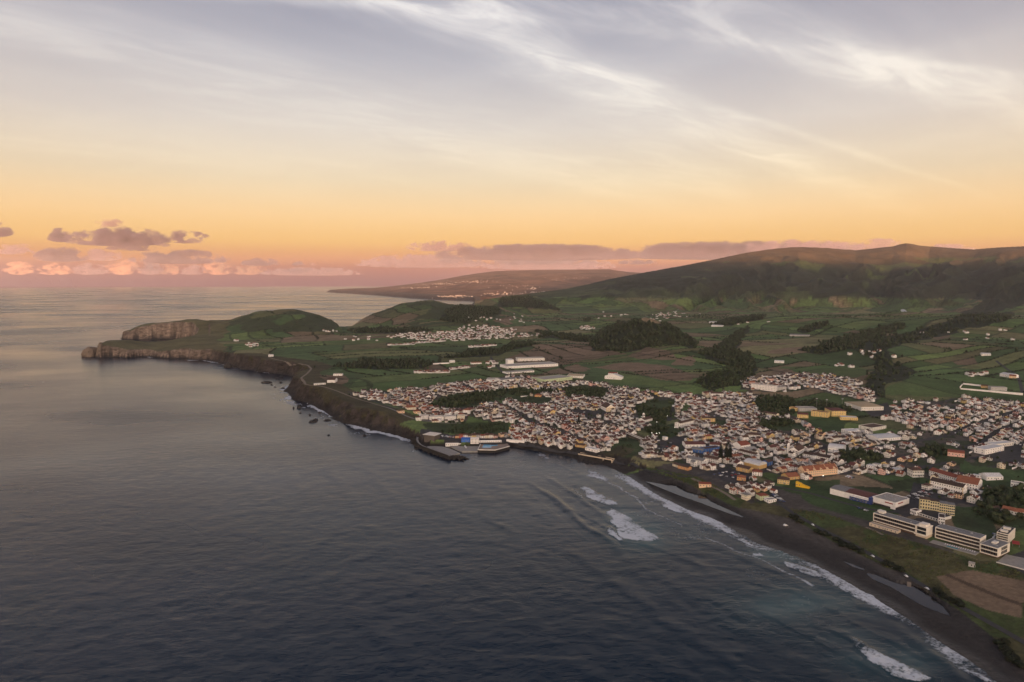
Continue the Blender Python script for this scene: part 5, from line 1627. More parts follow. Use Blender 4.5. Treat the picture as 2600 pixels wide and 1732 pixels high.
block('house', 'ochre house with hip roof below the orange roofed one', 'house', (917, 950), (930, 950), 9, 5, 'hip', 'peach', 'brown', 1, 3, 2, .5)
block('house', 'house with red hip roof left of the terraced apartments', 'house', (953, 951), (967, 951), 10, 5, 'hip', 'peach', 'red', 1, 3, 2, .5)
block('house', 'tall white house with orange roof right of the estate', 'house', (1064, 952), (1080, 952), 11, 9, 'hip', 'white', 'orange', 2, 4, 2, .4, landmark='tall orange roof')
block('house', 'orange house in the upper gardens', 'house', (1229, 912), (1242, 913), 10, 4, 'hip', 'orange', 'orange', 1, 3, 1, .4, landmark='orange garden house')
block('house', 'bright yellow house on the harbour front', 'house', (1237, 1012), (1251, 1012), 8, 5, 'gable', 'yellow', 'tan', 1, 3, 1, .4, landmark='yellow harbour house')
block('house', 'white boat shaped house on the seafront terrace', 'house', (1345, 1035), (1371, 1041), 8, 6, 'flat', 'white', 'white', 1, 4, 2, landmark='seafront terrace')
block('house', 'white house with yellow terrace on the seafront', 'house', (1322, 1027), (1343, 1030), 8, 5, 'gable', 'ochre', 'brown', 1, 3, 1, .4)
# coloured harbour row
for k, (w_, rc, fl) in enumerate([('orange', 'brown', 2), ('red', 'red', 2), ('white', 'brown', 2), ('cream', 'brown', 2), ('yellow', 'brown', 2), ('grey', 'dark brown', 2), ('white', 'red', 2), ('cream', 'brown', 2), ('off-white', 'brown', 2), ('pink', 'brown', 2)]):
    x0 = 1046 + k * 9.8
    block('row_house', f'{w_} house, number {["one","two","three","four","five","six","seven","eight","nine","ten"][k]} from the left in the harbour row', 'house', (x0, 1007.5), (x0 + 9.2, 1007.5), 7, 5.5 + (k % 3), 'gable', w_, rc, fl, 2, 0, .45,
          group='row of coloured houses behind the harbour pool')


# ------------------------------------------------------------------ churches and the town hall tower
def church(A, B, hpx, depth, lab, name, trim, towers=1, dome=False):
    s = Site(A, B, depth, hpx)
    r = root('church', lab, 'church', s.loc, s.rz)
    LANDMARKS.append((name, *s.c))
    b = MB(); shell(b, s.L, s.D, s.h * .72, 'gabley', .7); b.build('wall', wallm('white'), r)
    b = MB(); gable_roof(b, s.L, s.D, s.h * .72, .7, axis='y'); b.build('roof', roofm('brown'), r)
    b = MB(); b.prism([(-.3, -1), (s.L + .3, -1), (s.L + .3, s.h * .75), (s.L * .78, s.h * .95), (s.L * .5, s.h * 1.12), (s.L * .22, s.h * .95), (-.3, s.h * .75)], 'y', -.5, -.01)
    b.build('facade', wallm('white' if trim is DARKTRIM else 'cream'), r)
    for x in (0, s.L * .33, s.L * .67, s.L):
        MB().box(x - .28, -.62, -1, x + .28, -.49, s.h * .78).build('pilaster', trim, r)
    for x in (.17, .5, .83):
        o = link('window', window_mesh(1.0, s.h * .22, True, trim), r); o.location = (s.L * x, -.52, s.h * .45)
    for x in (.17, .83):
        o = link('window', window_mesh(.9, s.h * .2, True, trim), r); o.location = (s.L * x, -.52, s.h * .12)
    d = MB().box(-.9, -.56, 0, .9, -.48, s.h * .30); d.build('door', WOODM, r).location = (s.L * .5, 0, 0)
    facade(r, s.L, s.h * .7, 1, 5, face='left', D=s.D, trim=trim, ww=.8); facade(r, s.L, s.h * .7, 1, 5, face='right', D=s.D, trim=trim, ww=.8)
    for k in range(towers):
        x = (-3.2, s.L + .2)[k]
        MB().box(x, -.4, -1.5, x + 3.0, 3.0, s.h * 1.25).build('tower', wallm('white'), r)
        for cx in (x - .05, x + 2.65):
            MB().box(cx, -.46, -1, cx + .4, -.38, s.h * 1.25).build('corner_stone', trim, r)
        for q in ((x + .2, -.2), (x + 2.2, -.2), (x + .2, 2.2), (x + 2.2, 2.2)):
            MB().box(q[0], q[1], s.h * 1.25, q[0] + .6, q[1] + .6, s.h * 1.5).build('belfry_post', wallm('white'), r)
        t_ = MB(); t_.box(x - .1, -.5, s.h * 1.5, x + 3.1, 3.1, s.h * 1.55)
        t_.add([(x, -.4, s.h * 1.55), (x + 3, -.4, s.h * 1.55), (x + 3, 3, s.h * 1.55), (x, 3, s.h * 1.55), (x + 1.5, 1.3, s.h * 1.85)], [(0, 1, 4), (1, 2, 4), (2, 3, 4), (3, 0, 4)])
        t_.build('spire', wallm('white'), r)
    if dome:
        bm = bmesh.new(); bmesh.ops.create_icosphere(bm, subdivisions=2, radius=3.2)
        me = bpy.data.meshes.new('dome'); bm.to_mesh(me); bm.free(); me.materials.append(wallm('pale blue'))
        o = link('dome', me, r); o.location = (s.L * .5, s.D + 2.5, s.h * .9); o.scale = (1, 1, 1.1)
        MB().cyl(s.L * .5, s.D + 2.5, 0, s.h * .85, 3.3, 3.3, 10).build('dome_drum', wallm('white'), r)


church((1814, 1043.5), (1834, 1047), 12, 24, 'white church with dark pilasters, one bell tower and a brown roof', 'dark pilastered church', DARKTRIM)
church((1394, 946.5), (1414, 945), 11, 26, 'large white church with cream front, gold trim and a pale dome', 'main church', paint('gold_trim', (.36, .22, .05), .7, .15), towers=0, dome=True)


def clock_tower():
    p = ground_pt(1479.5, 968)
    r = root('clock_tower', 'slim white town hall clock tower with dark corners by the park trees', 'clock tower', p, R(20))
    LANDMARKS.append(('clock tower', p[0], p[1]))
    h = 13.0
    MB().box(-1.7, -1.7, -1.5, 1.7, 1.7, h * .72).build('shaft', wallm('white'), r)
    for x in (-1.75, 1.4):
        MB().box(x, -1.78, -1, x + .35, -1.69, h * .72).build('corner_stone', DARKTRIM, r)
    MB().box(-1.95, -1.95, h * .72, 1.95, 1.95, h * .75).build('cornice', DARKTRIM, r)
    for x, y in ((-1.5, -1.5), (.9, -1.5), (-1.5, .9), (.9, .9)):
        MB().box(x, y, h * .75, x + .6, y + .6, h * .92).build('belfry_post', wallm('white'), r)
    b = MB(); b.box(-1.7, -1.7, h * .92, 1.7, 1.7, h * .95)
    b.add([(-1.5, -1.5, h * .95), (1.5, -1.5, h * .95), (1.5, 1.5, h * .95), (-1.5, 1.5, h * .95), (0, 0, h * 1.12)], [(0, 1, 4), (1, 2, 4), (2, 3, 4), (3, 0, 4)])
    b.build('spire', wallm('white'), r)
    MB().prism([(1.0 * math.cos(k * math.pi / 6), h * .6 + 1.0 * math.sin(k * math.pi / 6)) for k in range(12)], 'y', -1.76, -1.70).build('clock_face', TRIM, r)
    block('town_hall', 'white town hall with brown roof joined to the clock tower', 'town hall', (1481, 972), (1500, 967), 12, 6, 'gable', 'white', 'brown', 2, 6, 2, .4)


clock_tower()


# ------------------------------------------------------------------ harbour, pool, bridges
def poly_slab(b, pts, z0, z1, mi=0):
    b.prism([tuple(p) for p in pts], 'z', z0, z1, mi)
    return b


def harbour():
    deckz = 4.2
    P = lambda x, y, z=deckz: tuple(unproj(x, y, z))
    basalt = paint('basalt_block', (.030, .027, .025), .9, .4, .6)
    # pool platform
    o = root('pool_complex', 'seaside swimming pool complex with pale deck, white rim and dark sea wall', 'swimming pool', (*P(1130, 1027), 0))
    base = Vector(o.location)
    outl = [P(1098, 1034.5), (P(1138, 1035.5)), P(1172, 1026.5), P(1166, 1019), P(1105, 1019.5)]
    loc = lambda pts: [(p[0] - base.x, p[1] - base.y) for p in pts]
    b = MB(); poly_slab(b, loc(outl), -3, deckz - .35); b.build('sea_wall', basalt, o)
    b = MB(); poly_slab(b, loc(outl), deckz - .34, deckz); b.build('deck', paint('deck_paving', (.27, .21, .17), .85, .15), o)
    rim = loc(outl)
    for k in (4, 0, 1):
        a_, c_ = Vector(rim[k]), Vector(rim[(k + 1) % 5])
        d_ = (c_ - a_); L = d_.length; n_ = Vector((-d_.y, d_.x)) / L * .55
        b = MB(); b.prism([tuple(a_), tuple(c_), tuple(c_ + n_), tuple(a_ + n_)], 'z', deckz + .01, deckz + 1.0); b.build('rim_wall', TRIM, o)
    pool = [P(1108, 1029), P(1112, 1021.6), P(1128, 1021.6), P(1127, 1023), P(1144, 1022.3), P(1143.5, 1025), P(1131, 1025.6), P(1128.5, 1029.2)]
    pw = paint('pool_blue', (.08, .36, .60), .1, .05)
    b = MB(); poly_slab(b, loc(pool), deckz + .01, deckz + .08); b.build('pool_water', pw, o)
    LANDMARKS.append(('seaside pool', base.x, base.y))
    # lower apron left of the pool
    a = root('apron', 'low grey concrete apron and slipway left of the seaside pool', 'quay', (*P(1080, 1030, 2), 0))
    base = Vector(a.location)
    loc = lambda pts: [(p[0] - base.x, p[1] - base.y) for p in pts]
    b = MB(); poly_slab(b, loc([P(1045, 1030, 2), P(1062, 1037.5, 2), P(1098, 1037, 2), P(1105, 1021, 2), P(1030, 1022, 2)]), -3, 2.0); b.build('slab', CONC, a)
    b = MB(); poly_slab(b, loc([P(1070, 1030, 2), P(1066, 1024, 2), P(1078, 1021.5, 2), P(1099, 1021.8, 2), P(1100, 1023, 2), P(1078, 1023, 2), P(1070, 1025, 2), P(1073, 1030, 2)]), 2.004, 3.0); b.build('rim_wall', TRIM, a)
    # buildings of the pool
    block('wall', 'long white changing room wall left of the blue pool building', 'wall', (1024, 1021), (1060, 1019), 4, 4, 'flat', 'white', 'white', 1, 8, 0, doors=0)
    block('kiosk', 'bright blue pool building with sloping roof', 'building', (1060.5, 1021.5), (1080, 1021), 9, 7, 'gable', paint('bright_blue', (.03, .13, .48), .6, .1), paint('bright_blue', (.03, .13, .48), .6, .1), 1, 3, 1, .35)
    block('clubhouse', 'white two storey pool clubhouse with open galleries', 'clubhouse', (1081.5, 1019), (1101, 1018.5), 9, 10, 'flat', 'white', 'white', 3, 6, 2, landmark='pool clubhouse')
    block('wall', 'white arcade wall behind the seaside pool', 'wall', (1102, 1018), (1153, 1019.5), 3, 3.5, 'flat', 'white', 'white', 1, 12, 0, doors=0)
    block('wall', 'white ramp wall at the right of the pool', 'wall', (1164, 1018), (1205, 1022.5), 3.2, 3, 'flat', 'white', 'white', 1, 0, 0, doors=0)
    # stone hall with slatted roof
    s = Site((973, 1020), (999, 1019), 18, 15)
    r = root('stone_hall', 'dark stone hall with a white slatted roof at the root of the breakwater', 'building', s.loc, s.rz)
    MB().box(1, 1, -2, s.L - 1, s.D - 1, s.h - 1.2).build('wall', wallm('stone'), r)
    MB().box(-.2, -.2, s.h - 1.2, s.L + .2, s.D + .2, s.h - .9).build('roof', roofm('dark brown'), r)
    for k in range(11):
        x = s.L * k / 10
        b = MB(); b.box(x - .42, -.6, s.h - .9, x + .42, s.D + .6, s.h - .35); b.build('roof_slat', TRIM, r)
    for y in (-.6, s.D * .5, s.D + .1):
        MB().box(-.4, y, s.h - .34, s.L + .4, y + .5, s.h - .1).build('roof_beam', TRIM, r)
    # breakwater
    path = [(960, 1003), (958, 1010), (960.5, 1017), (966, 1022.5), (975, 1027), (988, 1032), (1003, 1037.5), (1020, 1043.5), (1034, 1048.5)]
    Q = [np.array(P(x, y, 5.0)) for x, y in path]
    m = root('breakwater', 'curved dark stone breakwater with a pale walkway along its top', 'breakwater', (*Q[4], 0))
    base = Vector(m.location)
    def ribbon(off0, off1, z0, z1, mat, name):
        b = MB()
        for i in range(len(Q) - 1):
            def pt(j, off):
                t_ = Q[min(j + 1, len(Q) - 1)] - Q[max(j - 1, 0)]
                t_ = t_ / np.hypot(*t_); n_ = np.array([t_[1], -t_[0]])
                q = Q[j] + n_ * off
                return (q[0] - base.x, q[1] - base.y)
            b.prism([pt(i, off0), pt(i + 1, off0), pt(i + 1, off1), pt(i, off1)], 'z', z0, z1)
        b.build(name, mat, m)
    ribbon(-2.2, 1.6, -2, 5.0, basalt, 'wall')
    ribbon(-2.0, 1.2, 5.004, 5.06, CONC, 'walkway')
    ribbon(1.2, 1.7, 5.004, 6.0, basalt, 'parapet')
    # quay behind the breakwater
    qy = root('quay', 'grey concrete quay in the lee of the breakwater', 'quay', (*P(1015, 1035, 2.2), 0))
    base = Vector(qy.location)
    loc = lambda pts: [(p[0] - base.x, p[1] - base.y) for p in pts]
    ql = [P(975, 1026, 2.2), P(1000, 1025.5, 2.2), P(1020, 1027, 2.2), P(1040, 1033.5, 2.2), P(1057, 1041, 2.2), P(1036, 1047, 2.2)]
    b = MB(); poly_slab(b, loc(ql), -3, 2.2); b.build('slab', CONC, qy)
    # rubble mound along the outside: every boulder its own piece
    bm = bmesh.new(); bmesh.ops.create_icosphere(bm, subdivisions=1, radius=1.0)
    for v_ in bm.verts:
        v_.co *= random.uniform(.72, 1.25)
    rock_me = bpy.data.meshes.new('boulder'); bm.to_mesh(rock_me); bm.free(); rock_me.materials.append(basalt)
    mound = root('rubble_mound', 'dark boulder mound along the sea side and tip of the breakwater', 'rock armour', (*P(1040, 1053, 0), 0))
    base = Vector(mound.location)
    line = [(950, 1010), (955, 1020), (966, 1029), (985, 1036), (1005, 1044), (1022, 1050), (1038, 1053), (1052, 1054), (1066, 1055)]
    LQ = [np.array(unproj(x, y, .5)) for x, y in line]
    seg = [np.hypot(*(LQ[i + 1] - LQ[i])) for i in range(len(LQ) - 1)]
    acc = np.cumsum([0] + seg)
    for k in range(290):
        t_ = rng.uniform(0, acc[-1]) if k < 190 else rng.uniform(acc[-3], acc[-1])
        i = min(int(np.searchsorted(acc, t_)) - 1, len(LQ) - 2); i = max(i, 0)
        p = LQ[i] + (LQ[i + 1] - LQ[i]) * ((t_ - acc[i]) / seg[i])
        w_ = 6.0 if k < 190 else 7.0
        off = rng.normal(0, w_ * .5, 2)
        o = link('boulder', rock_me, mound)
        hz = max(0.3, 4.6 - np.hypot(*off) * .5)
        o.location = (p[0] + off[0] - base.x, p[1] + off[1] - base.y, rng.uniform(.2, 1) * hz)
        o.scale = tuple(rng.uniform(1.1, 2.4, 3)); o.rotation_euler = tuple(rng.uniform(0, 6.28, 3))


harbour()


def bridges():
    basalt = paint('bridge_stone', (.085, .078, .072), .9, .3, .8)
    a, b_ = ground_pt(1439, 998), ground_pt(1489, 1019)
    for p in (a, b_):
        p[2] = max(p[2], 12)
    d = b_[:2] - a[:2]; L = float(np.hypot(*d)); rz = math.atan2(d[1], d[0])
    zt = 13.0
    r = root('arched_bridge', 'dark stone bridge with a row of arches across the river park', 'bridge', (a[0], a[1], 0), rz)
    LANDMARKS.append(('arched bridge', *(a[:2] + d / 2)))
    n = 8
    w = L / n
    MB().box(-3, -2.2, zt - 1.1, L + 3, 2.2, zt).build('deck', basalt, r)
    MB().box(-3, -2.4, zt, L + 3, -2.0, zt + .9).build('parapet', wallm('off-white'), r)
    MB().box(-3, 2.0, zt, L + 3, 2.4, zt + .9).build('parapet', wallm('off-white'), r)
    for k in range(n + 1):
        MB().box(k * w - .7, -1.9, -1, k * w + .7, 1.9, zt - 1.1).build('pier', basalt, r)
    for k in range(n):
        m = 8; x0 = k * w + .7; x1 = (k + 1) * w - .7; cx = (x0 + x1) / 2; rr = (x1 - x0) / 2
        outl = [(x0, zt - 1.1)] + [(cx - rr * math.cos(math.pi * j / m), zt - 1.1 - rr * .9 + rr * .8 * math.sin(math.pi * j / m)) for j in range(m + 1)] + [(x1, zt - 1.1)]
        bb = MB()
        for j in range(m):
            p0, p1 = outl[j + 1], outl[j + 2]
            bb.prism([(p0[0], p0[1]), (p1[0], p1[1]), (p1[0], zt - 1.1), (p0[0], zt - 1.1)], 'y', -1.85, 1.85)
        bb.build('arch', basalt, r)
    # coast road bridge over the river mouth
    zt = 5.6
    a, b_ = unproj(1329, 1043.5, zt), unproj(1407, 1057.5, zt)
    d = b_ - a; L = float(np.hypot(*d)); rz = math.atan2(d[1], d[0])
    r = root('road_bridge', 'long pale beam bridge of the coast road over the river mouth', 'bridge', (a[0], a[1], 0), rz)
    LANDMARKS.append(('coast road bridge', *(a + d / 2)))
    MB().box(0, 0, zt - .9, L, 6.5, zt).build('beam', wallm('beige'), r)
    MB().box(-.2, .3, zt + .004, L + .2, 6.2, zt + .06).build('roadway', TAR, r)
    for y in (-.05, 6.35):
        MB().box(-.2, y, zt + .004, L + .2, y + .2, zt + .8).build('railing', wallm('beige'), r)
    for k in (0.02, .42, .72, .97):
        MB().box(L * k, 1, -1, L * k + 1.0, 5.5, zt - .9).build('pier', wallm('beige'), r)


bridges()


# ------------------------------------------------------------------ roads
def road(pts, width, name='road', mat=None, lift=.16, label=None):
    P = [ground_pt(*p)[:2] for p in pts]
    dens = [P[0]]
    for i in range(len(P) - 1):
        L = np.hypot(*(P[i + 1] - P[i])); n = max(1, int(L / 5))
        dens += [P[i] + (P[i + 1] - P[i]) * (k + 1) / n for k in range(n)]
    D = np.array(dens)
    for _ in range(6):
        D[1:-1] = .25 * D[:-2] + .5 * D[1:-1] + .25 * D[2:]
    T = np.gradient(D, axis=0); T /= np.hypot(T[:, 0], T[:, 1])[:, None]
    N = np.stack([-T[:, 1], T[:, 0]], 1)
    cols = []
    offs = np.linspace(-width / 2, width / 2, 4)
    V = np.concatenate([D + N * o for o in offs])
    z = gz_many(V[:, 0], V[:, 1])
    z = np.maximum(z, np.tile(gz_many(D[:, 0], D[:, 1]), 4) - .1) + lift
    n = len(D)
    idx = np.arange(4 * n).reshape(4, n)
    q = np.stack([idx[:-1, :-1], idx[:-1, 1:], idx[1:, 1:], idx[1:, :-1]], -1).reshape(-1, 4)[:, ::-1]
    me = mesh_np(name, np.column_stack([V, z]), q, [mat or TAR], True)
    o = link(name, me)
    set_props(o, kind='structure')
    return D


DIRT = paint('dirt_track', (.20, .165, .13), .95, .2, .3)
PAVE = paint('pale_pavement', (.21, .195, .175), .9, .2, .4)
beach_road = road([(1770, 1136), (1790, 1155), (1815, 1175), (1870, 1207), (1950, 1247), (2030, 1290), (2075, 1318), (2110, 1340), (2200, 1390), (2290, 1440), (2380, 1492)], 5.0)
coast_road = road([(1180, 1016), (1240, 1030), (1310, 1040), (1330, 1045)], 6.5)
road([(1406, 1057), (1460, 1070), (1530, 1087), (1590, 1098), (1620, 1090), (1700, 1088), (1745, 1090)], 5.5)
road([(1745, 1090), (1770, 1078), (1800, 1066)], 5)
road([(1720, 1108), (1790, 1120), (1850, 1130), (1900, 1145), (2000, 1172), (2060, 1180), (2110, 1160), (2140, 1130)], 5)
road([(1569, 912), (1550, 935), (1540, 952), (1538, 968)], 7)
road([(1128, 820), (1140, 838), (1155, 856), (1176, 868), (1230, 880)], 6)
road([(960, 930), (905, 940), (880, 930), (840, 915), (800, 900)], 5)
road([(880, 935), (930, 955), (960, 965), (1010, 972), (1066, 973)], 4.5, 'road', PAVE)
road([(2351, 905), (2345, 880), (2340, 862), (2310, 845), (2290, 830)], 6)
road([(616, 821), (640, 828), (662, 834), (690, 837), (708, 840), (716, 848), (705, 860), (692, 869), (697, 876), (702, 884)], 5, 'path', DIRT)
road([(702, 884), (740, 895), (790, 905), (850, 925), (880, 935)], 4, 'path', DIRT)
road([(2030, 1230), (2010, 1216), (1990, 1212)], 2.5, 'path', DIRT)
road([(1560, 712), (1470, 735), (1400, 750), (1300, 768), (1230, 775)], 5, 'path', PAVE)
road([(1590, 1100), (1640, 1120), (1670, 1135), (1690, 1150)], 4, 'path', DIRT)
road([(2090, 1340), (2100, 1352), (2085, 1365)], 3, 'path', DIRT)


# ------------------------------------------------------------------ houses of the town
_hm = {}


def house_parts(W, D, H, kind, wall, roof):
    """meshes of one house, origin at the middle of the footprint, front at -y"""
    k = (W, D, H, kind, wall, roof)
    if k in _hm:
        return _hm[k]
    pitch = .54
    def shift(b):
        b.v = [(x - W / 2, y - D / 2, z) for x, y, z in b.v]
        return b
    b = MB(); shell(b, W, D, H, kind, pitch, base=-2.2); wm = shift(b).mesh('wall', [wallm(wall)])
    b = MB()
    rise = {'gable': lambda: gable_roof(b, W, D, H, pitch, .3, .18), 'gabley': lambda: gable_roof(b, W, D, H, pitch, .3, .18, axis='y'),
            'hip': lambda: hip_roof(b, W, D, H, pitch * .9), 'flat': lambda: (b.box(.2, .2, H - .2, W - .2, D - .2, H + .03), 0)[1]}[kind]()
    rm = shift(b).mesh('roof', [roofm(roof)])
    b = MB()
    cx, cy = W * .78, D * .62
    b.box(cx - .3, cy - .3, H * .8, cx + .3, cy + .3, H + rise + .7).box(cx - .38, cy - .38, H + rise + .7, cx + .38, cy + .38, H + rise + .84)
    cm = shift(b).mesh('chimney', [TRIM])
    _hm[k] = (wm, rm, cm)
    return _hm[k]


def place_houses():
    spots = []
    # candidate rows along the streets
    U0, V0 = street_uv(np.array([0.0]), np.array([1200.0]))
    street = ROW * 2
    rnd = random.Random(5)
    cand = []
    for kv in range(-40, 60):
        for side in (-1, 1):
            D = rnd.choice((6.4, 7.2)) if False else 7.8
            v = kv * street + side * (3.4 + D / 2 + .4)
            u = -900.0
            while u < 1500:
                W = rnd.choice((4.6, 5.2, 5.2, 6.0, 6.8, 8.4, 11.0))
                H = rnd.choice((2.4, 2.6, 2.7, 4.3, 4.6, 5.6))
                cand.append((u + W / 2, v + rnd.uniform(-.5, .5), W, D, H, side, 0))
                u += W + (rnd.uniform(1, 5) if rnd.random() < .22 else .06)
            # back plots: sheds and second rows
            u = -900.0
            while u < 1500:
                W = rnd.choice((4.5, 5.5, 6.5))
                cand.append((u + W / 2, kv * street + street / 2 + side * 3.8 + rnd.uniform(-1.2, 1.2), W, 5.5, rnd.choice((2.6, 2.8, 4.6)), side, 1))
                u += W + rnd.uniform(1.5, 9)
    C = np.array([c[:7] for c in cand])
    # invert the warped street grid
    ca, sa = math.cos(TANG), math.sin(TANG)
    Xw = C[:, 0] * ca - C[:, 1] * sa; Yw = C[:, 0] * sa + C[:, 1] * ca
    X, Y = Xw.copy(), Yw.copy()
    for _ in range(6):
        wx = fbm(X, Y, 420, 2, 101) * 46; wy = fbm(X, Y, 420, 2, 102) * 46
        X, Y = Xw - wx, Yw - wy
    ok = (Y > 300) & (Y < 2600) & (np.abs(X) < 1500)
    C, X, Y = C[ok], X[ok], Y[ok]
    Z = gz_many(X, Y)
    px, py = project(X, Y, Z)
    jx = px + fbm(X, Y, 60, 2, 701) * 6; jy = py + fbm(X, Y, 60, 2, 702) * 3
    m = any_in(jx, jy, TOWN) & ~any_in(jx, jy, GREEN) & ~any_in(px, py, ASPHALT)
    ru = np.abs(C[:, 0] / 96 - np.round(C[:, 0] / 96)) * 96
    m &= ru > 3.4 + C[:, 2] / 2
    dens = fbm(X, Y, 90, 3, 703)
    r0 = np.random.default_rng(3).random(len(X))
    m &= np.where(C[:, 6] > 0, r0 < .55 + .4 * dens, r0 < .95 + .25 * dens)
    east = (px > 2020) & (py < 1080)
    m &= ~east | (r0 < .62 + .5 * dens)
    for f in FOOT:
        c = f.mean(0)
        e = c + (f - c) * 1.0
        rad = np.hypot(*(f - c).T).max() + 9
        near = m & (np.hypot(X - c[0], Y - c[1]) < rad)
        if near.any():
            i = np.where(near)[0]
            a0 = f[1] - f[0]; L = np.hypot(*a0); ax = a0 / L; ay = np.array([-ax[1], ax[0]]); D = abs(np.dot(f[3] - f[0], ay))
            dx = (X[i] - f[0, 0]) * ax[0] + (Y[i] - f[0, 1]) * ax[1]; dy = (X[i] - f[0, 0]) * ay[0] + (Y[i] - f[0, 1]) * ay[1]
            hw = np.maximum(C[i, 2], C[i, 3]) / 2 + .8
            m[i[(dx > -hw) & (dx < L + hw) & (dy > -hw) & (dy < D + hw)]] = False
    for D_ in (beach_road, coast_road):
        for q in D_[::2]:
            m &= np.hypot(X - q[0], Y - q[1]) > 7
    C, X, Y, Z, px, py = C[m], X[m], Y[m], Z[m], px[m], py[m]
    n = len(X)
    # which way each house faces
    e = 3.0
    u0, _v = street_uv(X, Y); u1, _v1 = street_uv(X + e, Y); u2, _v2 = street_uv(X, Y + e)
    rz = np.arctan2(u2 - u0, u1 - u0) + np.where(C[:, 5] > 0, 0, math.pi)
    rg = np.random.default_rng(21)
    rz = rz + rg.normal(0, .02, n)
    turn = (C[:, 6] > 0) & (rg.random(n) < .35)
    rz = rz + turn * math.pi / 2
    zone = fbm(X, Y, 150, 2, 711)
    walls = ['white'] * 13 + ['off-white'] * 5 + ['cream', 'cream', 'peach', 'pink', 'grey', 'beige', 'yellow']
    warm = rg.random(n)
    wl = np.array([walls[int(a * len(walls))] for a in warm], dtype=object)
    roofs_a = ['brown'] * 6 + ['dark brown'] * 4 + ['maroon'] * 3 + ['grey', 'red']
    roofs_b = ['red'] * 3 + ['maroon'] * 3 + ['brown'] * 5 + ['orange', 'dark brown', 'grey']
    rf = np.array([(roofs_b if (zone[i] > .1 or px[i] > 2000) else roofs_a)[int(rg.random() * 14)] for i in range(n)], dtype=object)
    kd = np.where(C[:, 6] > 0, np.where(rg.random(n) < .25, 'flat', 'gable'), np.where(rg.random(n) < .60, 'gable', np.where(rg.random(n) < .55, 'gabley', np.where(rg.random(n) < .6, 'hip', 'flat')))).astype(object)
    wl[kd == 'flat'] = 'white'; rf[kd == 'flat'] = np.array(['concrete', 'white'], dtype=object)[(rg.random((kd == 'flat').sum()) > .5).astype(int)]
    dist = np.hypot(X, Y)
    vis = (C[:, 2] * (C[:, 4] + 2) / dist ** 2) * ((px > 5) & (px < 2350) & (py < 1560))
    order = np.argsort(-vis)
    big = order[:300]; rest = order[300:]
    global HOUSES
    HOUSES = np.column_stack([X, Y, C[:, 2], C[:, 3]])
    # ---- the three hundred nearest ones: things with parts
    used = {}
    lm = LANDMARKS
    lmx = np.array([(a[1], a[2]) for a in lm])
    seen = {}
    recs = []
    for i in big:
        W, D, H = float(C[i, 2]), float(C[i, 3]), float(C[i, 4])
        j = int(np.argmin(np.hypot(lmx[:, 0] - X[i], lmx[:, 1] - Y[i])))
        dx, dy = X[i] - lmx[j, 0], Y[i] - lmx[j, 1]
        az = math.atan2(lmx[j, 0], lmx[j, 1])
        lat = dx * math.cos(az) - dy * math.sin(az); dep_ = dx * math.sin(az) + dy * math.cos(az)
        side = ('right of' if lat > 0 else 'left of') if abs(lat) > abs(dep_) else ('behind' if dep_ > 0 else 'seaward of')
        st = 'tall' if H > 4 else 'low'
        shape = {'gable': 'gabled', 'gabley': 'narrow', 'hip': 'hipped', 'flat': 'flat'}[kd[i]]
        recs.append((i, j, math.hypot(dx, dy), (f'{st} {"pale" if wl[i] == "off-white" else wl[i]} {shape} house', {'dark brown': 'dark', 'concrete': 'grey'}.get(rf[i], rf[i]), side, lm[j][0])))
    recs.sort(key=lambda a: a[2])
    ordw = ['nearest', 'second', 'third', 'fourth', 'fifth', 'sixth', 'seventh', 'eighth', 'ninth', 'tenth', 'eleventh', 'twelfth', 'thirteenth', 'fourteenth']
    for i, j, dd, key in recs:
        c = seen.get(key, 0); seen[key] = c + 1
        pos = ordw[min(c, 13)]
        label = f'{key[0]} with {key[1]} roof, {pos} {key[2]} the {key[3]}'
        W, D, H = float(C[i, 2]), float(C[i, 3]), float(C[i, 4])
        wm, rm, cm = house_parts(W, D, H, kd[i], wl[i], rf[i])
        r = root('house', label, 'house', (X[i], Y[i], Z[i]), rz[i], 'houses along the streets of the town')
        link('wall', wm, r); ro = link('roof', rm, r)
        if kd[i] != 'flat' and rg.random() < .7:
            link('chimney', cm, ro)
        # openings on the walls that face the sea side
        toc = np.array([-X[i], -Y[i]]); toc /= np.hypot(*toc)
        fl = 2 if H > 4 else 1
        fh = H / fl
        trim = DARKTRIM if rg.random() < .3 else None
        wmsh = window_mesh(.85, fh * .42, True, trim)
        for nx_, ny_, half, width in ((0, -1, D / 2, W), (0, 1, D / 2, W), (1, 0, W / 2, D), (-1, 0, W / 2, D)):
            wx = nx_ * math.cos(rz[i]) - ny_ * math.sin(rz[i]); wy = nx_ * math.sin(rz[i]) + ny_ * math.cos(rz[i])
            if wx * toc[0] + wy * toc[1] < .12:
                continue
            nw = max(2, int(width / 2.3))
            ang = math.atan2(ny_, nx_) + math.pi / 2
            for f in range(fl):
                for w_ in range(nw):
                    t_ = (w_ + .5) / nw * width - width / 2
                    isdoor = f == 0 and w_ == nw // 2 and ny_ != 0
                    o = link('door' if isdoor else 'window', door_mesh() if isdoor else wmsh, r)
                    o.location = (nx_ * (half + .012) + (t_ if ny_ else 0), ny_ * (half + .012) + (t_ if nx_ else 0), 0 if isdoor else f * fh + fh * .34)
                    o.rotation_euler = (0, 0, ang)
    # ---- all the rest in one object
    V, F3, F4, colv = [], [], [], []
    nv = 0
    tmpl = {}
    cov, rgh = [], []
